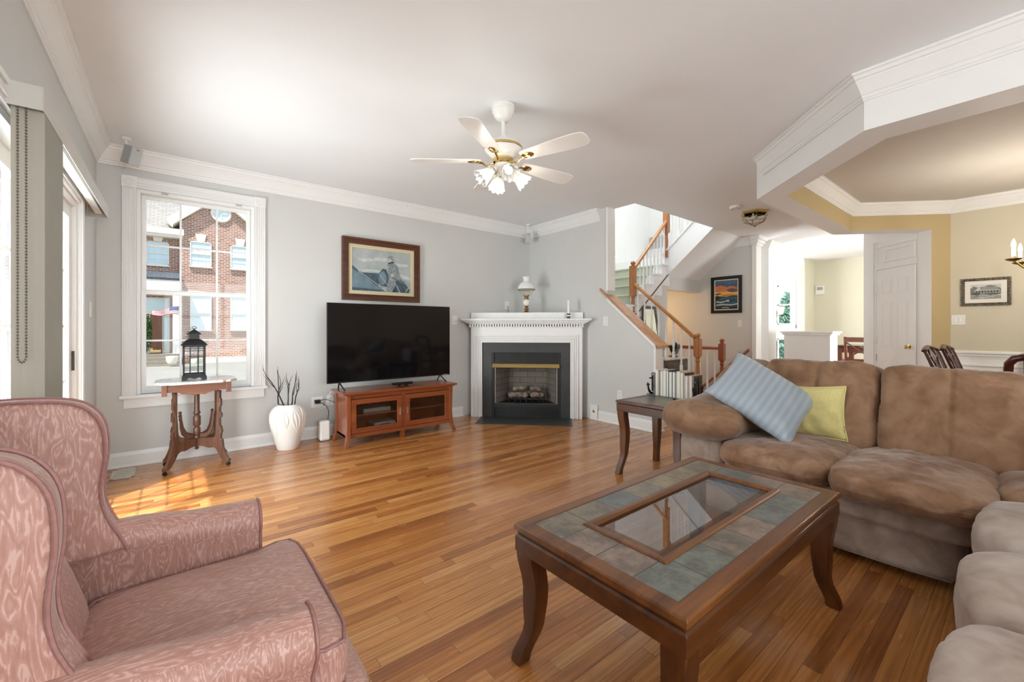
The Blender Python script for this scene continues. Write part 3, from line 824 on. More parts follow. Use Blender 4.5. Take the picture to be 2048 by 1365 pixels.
def build_coffee_table():
    ox, oy = 1.612, .862; LX, LY, H = 1.285, .668, .50
    t = thing('coffee_table', 'dark wood coffee table with slate tiles around a glass panel, before the sofa', 'table', (ox, oy, 0))
    hx, hy = LX/2, LY/2; fw = .052
    b = B()   # top frame, mitred, with a stepped edge
    prof = [(0, -.020), (.0, -.006), (-.004, 0), (-fw, 0), (-fw, -.02)]
    path = [(-hx, -hy), (-hx, hy), (hx, hy), (hx, -hy)]
    b.sweep(path, [(-d, z) if False else (-(-d), z) for d, z in [(0, -.024), (0, -.006), (.005, 0), (fw, 0), (fw, -.024)]], H, closed=True)
    make('top_frame', b, M['tableedge'], t, bev=.002)
    b = B()
    b.sweep(path, [(.010, -.038), (.010, -.024), (.03, -.024), (.03, -.038)], H, closed=True)
    b.sweep(path, [(.003, -.100), (.003, -.046), (.010, -.038), (.028, -.038), (.028, -.100)], H, closed=True)
    make('apron', b, M['darkwood'], t, bev=.002)
    gx, gy = .428, .136
    b = B()
    for x0, x1, y0, y1 in ((-hx+fw, hx-fw, gy+.022, hy-fw), (-hx+fw, hx-fw, -hy+fw, -gy-.022), (-hx+fw, -gx-.022, -gy-.022, gy+.022), (gx+.022, hx-fw, -gy-.022, gy+.022)):
        b.box(x0, x1, y0, y1, H-.020, H-.002)
    make('slate_top', b, slate('slate_tiles', (LX-2*fw)/7, (LY-2*fw)/4, hx-fw, hy-fw), t)
    b = B()
    b.sweep([(-gx-.03, -gy-.03), (-gx-.03, gy+.03), (gx+.03, gy+.03), (gx+.03, -gy-.03)], [(0, -.02), (0, .001), (.006, .005), (.024, .005), (.032, -.006), (.032, -.02)], H, closed=True)
    make('glass_frame', b, M['tableedge'], t, bev=.001)
    b = B()   # pane with a bevelled rim
    x, y, e = gx-.002, gy-.002, .026
    pts = [(-x, -y, -.008), (x, -y, -.008), (x, y, -.008), (-x, y, -.008), (-x+e, -y+e, -.0035), (x-e, -y+e, -.0035), (x-e, y-e, -.0035), (-x+e, y-e, -.0035)]
    v = [b.bm.verts.new((p[0], p[1], H+p[2])) for p in pts]
    v2 = [b.bm.verts.new((p[0], p[1], H-.013)) for p in pts[:4]]
    b.face(v[4:8])
    for i in range(4): b.face([v[i], v[(i+1) % 4], v[4+(i+1) % 4], v[4+i]]); b.face([v2[i], v2[(i+1) % 4], v[(i+1) % 4], v[i]])
    b.face(v2[::-1])
    make('glass_panel', b, glass_mat('smoked_table_glass', (.62, .58, .54, 1), 1.62), t)
    for sx_ in (-1, 1):
        for sy_ in (-1, 1):
            b = B(); sabre_leg(b, sx_*(hx-.042), sy_*(hy-.042), sx_, sy_, H-.095, .074, .05, .035)
            make('leg', b, M['darkwoodz'], t, bev=.005, smooth=True, ang=30)
build_coffee_table()

def build_end_table():
    ox, oy = 3.165, 1.902; LX, LY, H = .585, .585, .615
    t = thing('end_table', 'dark wood end table with slate top between the sofa arm and the stair wall', 'table', (ox, oy, 0))
    hx, hy = LX/2, LY/2; fw = .045
    path = [(-hx, -hy), (-hx, hy), (hx, hy), (hx, -hy)]
    b = B(); b.sweep(path, [(0, -.022), (0, -.005), (.004, 0), (fw, 0), (fw, -.022)], H, closed=True); make('top_frame', b, M['darkwood'], t, bev=.002)
    b = B(); b.sweep(path, [(.006, -.09), (.004, -.03), (.012, -.022), (.03, -.022), (.03, -.09)], H, closed=True); make('apron', b, M['darkwoody'], t, bev=.002)
    b = B(); b.box(-hx+fw, hx-fw, -hy+fw, hy-fw, H-.018, H-.002); make('slate_top', b, slate('slate_tiles_small', (LX-2*fw)/3, (LY-2*fw)/3, hx-fw, hy-fw), t)
    for sx_ in (-1, 1):
        for sy_ in (-1, 1):
            b = B(); sabre_leg(b, sx_*(hx-.04), sy_*(hy-.04), sx_, sy_, H-.085, .066, .046, .03); make('leg', b, M['darkwoodz'], t, bev=.004, smooth=True, ang=30)
build_end_table()

# ---------------------------------------------------------------- sectional sofa
def build_sofa():
    t = thing('sectional_sofa', 'brown suede corner sofa with puffy cushions, beyond the coffee table', 'sofa', (3.1, .3, 0))
    s1, s2 = M['suede'], M['suedelow']
    def P(name, b, m=None, par=None): return make(name, b, m or s1, par or t, smooth=True, ang=85, world=True)
    # base panels
    b = B(); b.puff((3.19, .87, .165), (.94, 1.36, .25), n=14, res=12, wr=.002); P('base', b, s2)
    b = B(); b.puff((2.39, -.37, .16), (2.64, .96, .24), n=14, res=12, wr=.002); P('base', b, s2)
    # lower front roll under each seat (recliner pad)
    b = B(); b.puff((2.95, .435, .315), (.60, .62, .15), n=5, res=14, wr=.007, ws=9); P('front_roll', b, s2)
    b = B(); b.puff((2.97, .955, .325), (.54, .62, .15), n=5, res=14, wr=.006, ws=9); P('front_roll', b, s2)
    # seat cushions
    def seatfn(u, w):
        w.z += .030*(1-u.x**2)*(1-u.y**2)*(1 if u.z > 0 else .0)
        if u.z < 0 and u.x < -.3: w.x += .05*(-u.z)
        return w
    b = B(); b.puff((2.985, .955, .425), (.80, .64, .16), n=4.2, res=40, fn=seatfn, wr=.013, ws=6, seed=3); P('seat_cushion', b)
    b = B(); b.puff((2.955, .395, .425), (.84, .60, .17), n=4.2, res=44, fn=seatfn, wr=.018, ws=6, seed=8); P('seat_cushion', b)
    b = B(); b.puff((3.10, -.16, .43), (.66, .56, .16), n=4.2, res=18, fn=seatfn, wr=.012, ws=6, seed=12); P('seat_cushion', b)
    for k, (x0, x1, z) in enumerate(((2.22, 2.83, .375), (1.66, 2.23, .365), (1.09, 1.67, .36))):
        b = B(); b.puff(((x0+x1)/2, -.19, z), (x1-x0+.01, .69, .24), n=3.8, res=22, wr=.010, ws=6, seed=20+k, fn=lambda u, w: (w+Vector((0, 0, .02*(1-u.x**2)*(1 if u.z > 0 else 0)))))
        P('seat_cushion', b, M['suedepale'])
    # back cushions, leaning away
    def backfn(tilt, roll):
        def f(u, w):
            w.x += .05*u.z+.0*u.y
            if u.z > .2: w.x -= roll*(u.z-.2)*(1 if u.x < 0 else .3)
            w.x -= .045*(1-u.y**2)*(1-u.z**2)*(1 if u.x < 0 else 0)
            # stitched seam in the middle
            w.x += .017*math.exp(-(u.y/.045)**2)*(1 if u.x < 0 else 0)
            return w
        return f
    Rb = Matrix.Rotation(R(10), 3, 'Y')
    b = B(); b.puff((3.47, .92, .695), (.30, .66, .58), n=7, res=44, rot=Rb, fn=backfn(0, .03), wr=.016, ws=5.5, seed=31); P('back_cushion', b, M['suedeback'])
    b = B(); b.puff((3.44, .29, .690), (.32, .61, .58), n=7, res=44, rot=Rb, fn=backfn(0, .03), wr=.016, ws=5.5, seed=44); P('back_cushion', b, M['suedeback'])
    b = B(); b.puff((3.42, -.28, .70), (.36, .53, .56), n=6, res=24, rot=Rb, fn=backfn(0, .03), wr=.016, ws=6, seed=52); P('back_cushion', b, M['suedeback'])
    b = B(); b.puff((3.63, .43, .50), (.18, 2.12, .72), n=10, res=14, wr=.003); P('back_panel', b)
    b = B(); b.puff((2.2, -.74, .48), (2.2, .20, .68), n=8, res=12); P('back_panel', b)
    # arm at the far end: rounded front pad, rising to the back
    b = B(); secs = []
    N_ = 26
    keys_z = [(0, .60), (.08, .615), (.3, .645), (.55, .72), (.78, .85), (1, .91)]
    for i in range(N_+1):
        u = i/N_
        x = lerp(2.655, 3.66, u)
        zt = interp([(0, .655), (.10, .725), (.30, .75), (.52, .80), (.74, .945), (1, .965)], u)
        zb = interp([(0, .555), (.08, .475), (1, .44)], u)
        yw = interp([(0, .17), (.06, .25), (.12, .262), (.20, .212), (.4, .212), (.7, .205), (1, .19)], u)
        yc = interp([(0, 1.42), (.12, 1.42), (.20, 1.378), (.45, 1.378), (1, 1.40)], u)
        ring = []
        for k in range(20):
            a = 2*pi*k/20; n_ = 2.6
            c_, s_ = cos(a), sin(a); kk = (abs(c_)**n_+abs(s_)**n_)**(-1/n_)
            p = Vector((x, yc+yw*c_*kk, (zt+zb)/2+(zt-zb)/2*s_*kk))
            d = noise.noise(p*6)*.012+noise.noise(p*15)*.005
            ring.append((p.x, p.y+d*c_, p.z+d*s_))
        secs.append(ring)
    c0 = Vector((2.63, 1.42, .605))
    secs.insert(0, [tuple(lerp(Vector(p), c0, .55)) for p in secs[0]])
    loft(b, secs); P('armrest', b, M['suedeback'])
    b = B(); b.puff((3.19, 1.425, .265), (.83, .31, .44), n=14, res=12, wr=.002); P('arm_panel', b, s2)
    # stitching lines on the middle back cushions
    b = B(); b.box(2.725, 2.7285, .498, .512, .06, .27); P('seam', b, s2)
build_sofa()

def pillow(name, label, m, M4, w_, h_, th_, pts_seed=0, piping=None):
    t = thing(name, label, 'pillow', M4.translation); 
    b = B(); n_ = 22; Mr = M4.to_3x3()
    grid = {}
    for sd in (1, -1):
        for i in range(n_+1):
            for j in range(n_+1):
                u, v = -1+2*i/n_, -1+2*j/n_
                edge = (1-u*u)*(1-v*v)
                pin = 1-.07*(1-abs(u))*(abs(v)**3)*2.2; pin2 = 1-.07*(1-abs(v))*(abs(u)**3)*2.2
                p = Vector((u*w_/2*pin2 if False else u*w_/2*(1-.06*(1-v*v)*0-.0), v*h_/2, 0))
                p.x *= 1-.085*(1-v*v)*abs(u)**2; p.y *= 1-.085*(1-u*u)*abs(v)**2
                z = th_/2*(max(edge, 0)**.5)
                z += noise.noise(Vector((u*2.2+pts_seed, v*2.2, sd)))*.014*min(1, edge*3)
                z += sin((u*1.2+v)*9+noise.noise(Vector((u*2, v*2, 3)))*3)*.004*min(1, edge*3)*(1 if v < .1 else .3)
                p.z = sd*max(z, 0)
                if (i in (0, n_) or j in (0, n_)):
                    if sd == -1: continue
                    p.z = 0
                grid[(sd, i, j)] = b.bm.verts.new(Mr @ p)
        for i in (0, n_):
            pass
    def G(sd, i, j): return grid[(1 if (i in (0, n_) or j in (0, n_)) else sd, i, j)]
    for sd in (1, -1):
        for i in range(n_):
            for j in range(n_):
                q = [G(sd, i, j), G(sd, i+1, j), G(sd, i+1, j+1), G(sd, i, j+1)]
                b.face(q if sd == 1 else q[::-1])
    make('pillow_cover', b, m, t, smooth=True, ang=180)
    if piping is not None:
        b = B(); pts = []
        for k in range(80):
            s_ = k/20; e = int(s_); f = -1+2*(s_-e)
            u, v = ((f, -1), (1, f), (-f, 1), (-1, -f))[e]
            p = Vector((u*w_/2*(1-.085*(1-v*v)), v*h_/2*(1-.085*(1-u*u)), 0)); pts.append(Mr @ p)
        b.tube(pts, .005, 6, closed=True); make('piping', b, piping, t, smooth=True)
    return t
def striped(name, c1, c2):
    m, nt, bs = base_mat(name); v = coords(nt, rot=(0, 0, 0))
    t = nt.nodes.new('ShaderNodeTexCoord')
    dv = nd(nt, 'VectorMath', operation='DOT_PRODUCT', i_0=t.outputs['Object'], i_1=STRIPE_AX)
    f = mathn(nt, 'SINE', mathn(nt, 'MULTIPLY', dv.outputs['Value'], 2*pi/.042))
    n = nd(nt, 'TexNoise', i_Vector=v, i_Scale=30.0, i_Detail=2.0)
    f2 = mathn(nt, 'ADD', f, mathn(nt, 'MULTIPLY', n.outputs[0], .4))
    nt.links.new(ramp(nt, f2, [(.05, c1), (.35, c2)]), bs.inputs['Base Color'])
    nt.links.new(ramp(nt, f, [(.3, (.55, .55, .55, 1)), (.7, (.3, .3, .3, 1))]), bs.inputs['Roughness'])
    bs.inputs['Sheen Weight'].default_value = .3
    bump(nt, bs, n.outputs[0], .08, .003); return m
def frame_from(x_ax, y_ax, loc):
    x = Vector(x_ax).normalized(); y = Vector(y_ax); y = (y-x*y.dot(x)).normalized(); z = x.cross(y)
    m = Matrix((x, y, z)).transposed().to_4x4(); m.translation = loc; return m
# blue pillow standing on its corner against the arm, yellow one behind it
UP = Vector((.35, .0, .94))
_f, _r, _z = Vector((.6264, .7795, 0)), Vector((.7795, -.6264, 0)), Vector((0, 0, 1))
F1 = frame_from(_r*.40-_z*.31-_f*.27, _r*.375+_z*.25+_f*.27, (3.03, 1.130, .768))
STRIPE_AX = tuple(F1.to_3x3() @ Vector((1, 0, 0)))
pillow('throw_pillow', 'silvery blue striped throw pillow leaning on its corner against the sofa arm', striped('blue_silk_stripe', '#96a3ae', '#a3afb8'), F1, .57, .525, .17, 3)
F2 = frame_from(Vector((.05, -.99, .06)), Vector((.20, .10, .95)), (3.262, .945, .665))
pillow('throw_pillow', 'pale yellow throw pillow tucked behind the blue one', plain('yellow_cotton', '#d6ca88', .85, var=.05, vs=60, spec=.15, sheen=.2), F2, .42, .34, .10, 9, M['piping'] if False else plain('yellow_piping', '#d8cd8d', .8))
# ================================================================== ALONG THE TELEVISION WALL
# ---- media console
def build_console():
    x0, x1, yf, yb, H = 1.325, 2.625, 4.335, 4.765, .56
    t = thing('media_console', 'cherry wood television cabinet with two glass doors and flared feet', 'cabinet', ((x0+x1)/2, (yf+yb)/2, 0))
    m, mz = M['cherry'], M['cherryz']
    b = B(); b.box(x0-.01, x1+.01, yf-.012, yb, H-.022, H); b.box(x0+.012, x1-.012, yf+.008, yb-.005, H-.034, H-.022)
    make('cabinet_top', b, m, t, bev=.004, world=True)
    bx0, bx1, bf = x0+.045, x1-.045, yf+.035
    b = B()
    for x in (bx0, bx1-.02, (bx0+bx1)/2-.012): b.box(x, x+.022, bf+.02, yb-.02, .085, H-.034)
    b.box(bx0, bx1, bf+.02, yb-.02, .085, .107); b.box(bx0, bx1, yb-.03, yb-.02, .085, H-.034)
    make('carcass', b, m, t, world=True)
    b = B(); b.box(bx0+.022, bx1-.022, bf+.05, yb-.03, .292, .306); make('shelf', b, m, t, world=True)
    b = B(); b.box(bx0, bx1, bf+.004, bf+.022, .085, .125); b.box(bx0, bx1, bf+.004, bf+.022, H-.075, H-.034)
    b.box((bx0+bx1)/2-.02, (bx0+bx1)/2+.02, bf+.004, bf+.022, .125, H-.075)
    make('face_frame', b, m, t, bev=.002, world=True)
    # flared posts at the corners
    for sx_ in (0, 1):
        for sy_ in (0, 1):
            b = B(); secs = []
            for i in range(15):
                u = i/14; z = lerp(H-.034, 0, u)
                o = interp([(0, .0), (.55, -.004), (.78, .002), (1, .030)], u)
                w_ = interp([(0, .044), (.75, .044), (1, .034)], u)
                ax = bx0-.012-o if not sx_ else bx1+.012+o-w_
                ay = bf-.012-o if not sy_ else yb-.04
                secs.append([(ax, ay, z), (ax+w_, ay, z), (ax+w_, ay+w_, z), (ax, ay+w_, z)])
            loft(b, secs); make('foot_post', b, mz, t, bev=.003, world=True, smooth=True, ang=30)
    b = B(); b.box((bx0+bx1)/2-.02, (bx0+bx1)/2+.02, bf+.02, bf+.06, 0, .085); make('centre_foot', b, mz, t, world=True)
    cx = (bx0+bx1)/2
    for k, (a, c) in enumerate(((bx0+.036, cx-.022), (cx+.022, bx1-.036))):
        z0, z1, f, y0, y1 = .13, H-.08, .052, bf-.006, bf+.014
        b = B(); b.box(a, a+f, y0, y1, z0, z1); b.box(c-f, c, y0, y1, z0, z1); b.box(a+f, c-f, y0, y1, z0, z0+f); b.box(a+f, c-f, y0, y1, z1-f, z1)
        d = make('door', b, m, t, bev=.003, world=True)
        b = B(); b.box(a+f-.004, c-f+.004, bf, bf+.004, z0+f-.004, z1-f+.004); make('door_glass', b, glass_mat('smoked_door_glass', (.86, .85, .83, 1), 1.45), d, world=True)
        hx = c-.028 if k == 0 else a+.016
        b = B(); b.box(hx, hx+.012, y0-.016, y0, (z0+z1)/2-.04, (z0+z1)/2+.04); make('handle', b, M['steel'], d, bev=.003, world=True)
    return t
build_console()
# things on the console's shelves, behind the glass
t = thing('stereo_receiver', 'silver audio box with a dark display behind the left glass door', 'receiver', (1.80, 4.56, .107))
b = B(); b.box(1.69, 1.93, 4.48, 4.66, .1075, .185); make('housing', b, M['silver'], t, bev=.003, world=True)
b = B(); b.box(1.75, 1.86, 4.474, 4.48, .128, .165); make('display', b, M['black'], t, world=True)
b = B(); b.lathe([(.012, 0), (.012, .01)], (1.90, 4.48, .147), 12, M=Matrix.Rotation(R(90), 3, 'X')); make('knob', b, M['steel'], t, world=True)
b = B(); b.box(1.58, 1.88, 4.50, 4.68, .3065, .345); b.box(1.60, 1.86, 4.497, 4.50, .315, .335)
tag(make('disc_player', b, M['silver'], loc=(1.73, 4.59, .3065), bev=.003, world=True), 'slim silver player on the shelf behind the left glass door', 'disc player')
b = B(); b.box(2.06, 2.24, 4.50, 4.66, .3065, .335); tag(make('set_top_box', b, M['black'], loc=(2.15, 4.58, .3065), bev=.004, world=True), 'small black box on the shelf behind the right glass door', 'set-top box')
b = B(); b.box(2.30, 2.50, 4.50, 4.64, .1075, .122); b.box(2.31, 2.49, 4.51, 4.63, .122, .14); tag(make('disc_case_stack', b, M['silver'], loc=(2.4, 4.57, .1075), bev=.002, world=True), 'low stack of disc cases behind the right glass door', 'disc cases')

# ---- television
t = thing('television', 'large flat black television on two splayed feet, standing on the cherry cabinet', 'television', (1.965, 4.60, .56))
b = B(); b.box(1.235, 2.695, 4.60, 4.628, .632, 1.482); b.box(1.45, 2.48, 4.628, 4.665, .66, 1.1); make('housing', b, M['black'], t, bev=.003, world=True)
sm, nt, bs = base_mat('television_screen'); bs.inputs['Base Color'].default_value = (.004, .004, .005, 1); bs.inputs['Roughness'].default_value = .06; bs.inputs['Specular IOR Level'].default_value = .5
n = nd(nt, 'TexNoise', i_Vector=coords(nt), i_Scale=3.0); nt.links.new(ramp(nt, n.outputs[0], [(.3, (.05, .05, .05, 1)), (.7, (.09, .09, .09, 1))]), bs.inputs['Roughness'])
b = B(); b.box(1.241, 2.689, 4.5975, 4.6005, .646, 1.476); make('screen', b, sm, t, world=True)
b = B(); b.box(2.60, 2.66, 4.5972, 4.5978, .636, .642); make('logo_mark', b, M['silver'], t, world=True)
for x, s in ((1.36, 1), (2.56, 1)):
    b = B()
    for dy in (-.12, .10): 
        b.prism([(x-.012, .634), (x+.012, .634), (x+.03, .561), (x+.0, .561)], 4.60, 4.62, 'y') if False else b.tube([(x, 4.612, .64), (x+.01, 4.612+dy*.5, .60), (x+.02, 4.612+dy, .5675)], .0075, 8)
    make('stand_foot', b, M['black'], t, smooth=True, world=True)
t = thing('sensor_bar', 'small black sensor bar on a clip stand below the television', 'sensor', (1.99, 4.45, .56))
b = B(); b.box(1.87, 2.11, 4.42, 4.46, .583, .610); make('bar', b, M['black'], t, bev=.006, world=True)
b = B(); b.box(1.945, 1.965, 4.425, 4.455, .561, .584); b.box(2.025, 2.045, 4.425, 4.455, .561, .584); b.box(1.93, 2.06, 4.42, 4.46, .561, .566); make('clip_stand', b, M['black'], t, world=True)

# ---- big picture of a seaman in a boat (generic painted scene)
PB = {'sky': plain('painted_grey_sky', '#a9b0ae', .7, var=.14, vs=7), 'sea': plain('painted_slate_sea', '#6f8490', .7, var=.22, vs=11), 'deep': plain('painted_dark_blue', '#485a67', .7, var=.25, vs=20),
      'coat': plain('painted_grey_oilskin', '#8b9296', .7, var=.30, vs=26), 'skin': plain('painted_pale_skin', '#b9b6ac', .7, var=.1, vs=20), 'line': plain('painted_dark_line', '#323d46', .7, var=.2, vs=30), 'foam': plain('painted_foam', '#bfc6c4', .7, var=.12, vs=18)}
def framed(name, label, x0, x1, z0, z1, Y, fw, dep, fm, mat_m, mw, art, ax='y', lip=None):
    """picture hung on a wall: frame, mount, painted picture built from flat pieces. u,v in 0..1 over the picture"""
    if ax == 'y': P3 = lambda u, v, d: Vector((u, Y-d, v))
    else: P3 = lambda u, v, d: Vector((Y-d, u, v))
    c = P3((x0+x1)/2, z0, 0); t = thing(name, label, 'picture', c)
    def slab(b, a0, a1, c0, c1, d0, d1):
        p, q = P3(a0, c0, d0), P3(a1, c1, d1); b.box(p.x, q.x, p.y, q.y, p.z, q.z)
    b = B()
    W_, H_ = abs(x1-x0), z1-z0
    lo_, hi_ = min(x0, x1), max(x0, x1)
    for k0, k1, d in ((0, .35, dep), (.35, .62, dep*.72), (.62, .86, dep*.6), (.86, 1.0, dep*.75)):
        o0, o1 = fw*k0, fw*k1
        slab(b, lo_+o0, hi_-o0, z1-o1, z1-o0, .002, d); slab(b, lo_+o0, hi_-o0, z0+o0, z0+o1, .002, d)
        slab(b, lo_+o0, lo_+o1, z0+o1, z1-o1, .002, d); slab(b, hi_-o1, hi_-o0, z0+o1, z1-o1, .002, d)
    make('picture_frame', b, fm, t, bev=.002, world=True)
    a0, a1, c0, c1 = lo_+fw, hi_-fw, z0+fw, z1-fw
    b = B()
    for q in ((a0, a1, c1-mw, c1), (a0, a1, c0, c0+mw), (a0, a0+mw, c0+mw, c1-mw), (a1-mw, a1, c0+mw, c1-mw)): slab(b, *q, .002, dep*.45)
    make('mount', b, mat_m, t, world=True)
    a0 += mw; a1 -= mw; c0 += mw; c1 -= mw
    flip = (ax == 'x')
    groups = {}
    for i, (mk, poly) in enumerate(art): groups.setdefault(mk, []).append((i, poly))
    b = B(); mats = []
    for i, (mk, poly) in enumerate(art):
        if mk not in mats: mats.append(mk)
        d = dep*.30+.0002*i
        vs = []
        for u, v in poly:
            uu = 1-u if flip else u
            p = P3(a0+(a1-a0)*uu, c0+(c1-c0)*v, d); vs.append(b.bm.verts.new(p))
        b.face(vs, mats.index(mk))
    slab(b, a0-.003, a1+.003, c0-.003, c1+.003, .002, dep*.28)
    return t, make('painting', b, mats, t, world=True)
def blob(cx, cy, rx, ry, n=18, a0=0, wob=0, seed=0):
    rnd = random.Random(seed)
    return [(max(0, min(1, cx+rx*(1+wob*(rnd.random()-.5))*cos(2*pi*k/n))), max(0, min(1, cy+ry*(1+wob*(rnd.random()-.5))*sin(2*pi*k/n)))) for k in range(n)]
def strip(pts, w_):
    up_ = []; dn = []
    for i, (x, y) in enumerate(pts):
        a = pts[max(i-1, 0)]; c = pts[min(i+1, len(pts)-1)]; dx, dy = c[0]-a[0], c[1]-a[1]; l = math.hypot(dx, dy) or 1
        up_.append((x-dy/l*w_, y+dx/l*w_*1.5)); dn.append((x+dy/l*w_, y-dx/l*w_*1.5))
    return up_+dn[::-1]
art = [(PB['sky'], [(0, 0), (1, 0), (1, 1), (0, 1)])]
for k in range(7): art.append((PB['foam' if k % 2 else 'sky'], blob(.1+.14*k, .78-.05*(k % 3), .16, .05, 14, wob=.5, seed=k)))
art += [(PB['foam'], [(0, .42), (.3, .47), (.6, .46), (.85, .36), (1, .32), (1, .40), (.7, .50), (.3, .52), (0, .48)]),
        (PB['sea'], [(0, 0), (.56, 0), (.12, .45), (0, .60)]), (PB['deep'], [(0, .58), (.12, .455), (.08, .44), (0, .50)]), (PB['deep'], [(.14, .43), (.42, .44), (.47, .30), (.42, .12), (.36, .18)]),
        (PB['sea'], [(.02, .1), (.3, .05), (.42, .06), (.2, .26)]), (PB['deep'], [(0, .0), (.5, .0), (.44, .05), (0, .07)]),
        (PB['foam'], strip([(.10, .47), (.22, .36), (.38, .20), (.55, .04)], .006)), (PB['line'], strip([(.12, .46), (.28, .31), (.5, .09)], .003)),
        (PB['deep'], [(.44, .45), (.50, .56), (.56, .55), (.60, .42), (.62, .25), (.58, .12), (.48, .14), (.42, .25), (.41, .36)]),
        (PB['sea'], blob(.50, .34, .07, .16, 14, wob=.3, seed=4)), (PB['foam'], strip([(.45, .42), (.52, .28), (.60, .14)], .004)),
        (PB['coat'], [(.57, .60), (.60, .70), (.66, .73), (.72, .72), (.77, .64), (.79, .50), (.83, .36), (.78, .28), (.70, .30), (.62, .36), (.60, .46)]),
        (PB['line'], [(.585, .68), (.60, .72), (.66, .75), (.70, .76), (.69, .72), (.63, .70)]), (PB['skin'], blob(.615, .785, .032, .055)), (PB['coat'], [(.58, .82), (.60, .88), (.645, .905), (.68, .88), (.69, .80), (.72, .75), (.66, .79), (.63, .84)]),
        (PB['line'], strip([(.585, .835), (.61, .845), (.64, .84), (.68, .79)], .003)), (PB['line'], blob(.60, .79, .006, .012, 8)), (PB['skin'], blob(.585, .62, .02, .04)), (PB['line'], blob(.585, .64, .006, .02, 8)),
        (PB['line'], strip([(.62, .60), (.66, .52), (.64, .42)], .003)), (PB['line'], strip([(.70, .68), (.75, .58), (.77, .46)], .003)), (PB['coat'], [(.64, .42), (.70, .46), (.78, .40), (.84, .34), (.82, .30), (.72, .33), (.66, .37)]), (PB['skin'], blob(.665, .41, .032, .05, wob=.3, seed=2)),
        (PB['coat'], [(.60, .30), (.70, .30), (.74, .22), (.68, .05), (.66, 0), (.57, 0), (.57, .10)]), (PB['deep'], [(.72, .28), (.82, .32), (.90, .22), (.98, .08), (.96, 0), (.70, 0), (.68, .05), (.74, .2)]),
        (PB['line'], [(.68, .06), (.72, .14), (.74, .0), (.66, 0)]), (PB['coat'], strip([(.66, .37), (.76, .30), (.88, .24)], .010)), (PB['line'], strip([(.66, .365), (.77, .29), (.90, .235)], .004)), (PB['coat'], blob(.88, .27, .03, .05, wob=.4, seed=7)),
        (PB['line'], strip([(.84, .30), (.90, .16), (.97, .05)], .004)), (PB['foam'], strip([(.74, .18), (.78, .06), (.80, 0)], .006)), (PB['foam'], strip([(.90, .02), (.95, .12), (.97, .14)], .006)), (PB['line'], strip([(.80, .22), (.86, .10), (.90, .02)], .004))]
framed('framed_picture', 'wide wooden-framed blue-grey painting of a bearded seaman in a boat above the television', 1.49, 2.455, 1.54, 2.273, YW, .075, .045, M['walnutframe'], plain('cream_linen', '#d6c7a4', .8, var=.04, vs=40), .042, art)

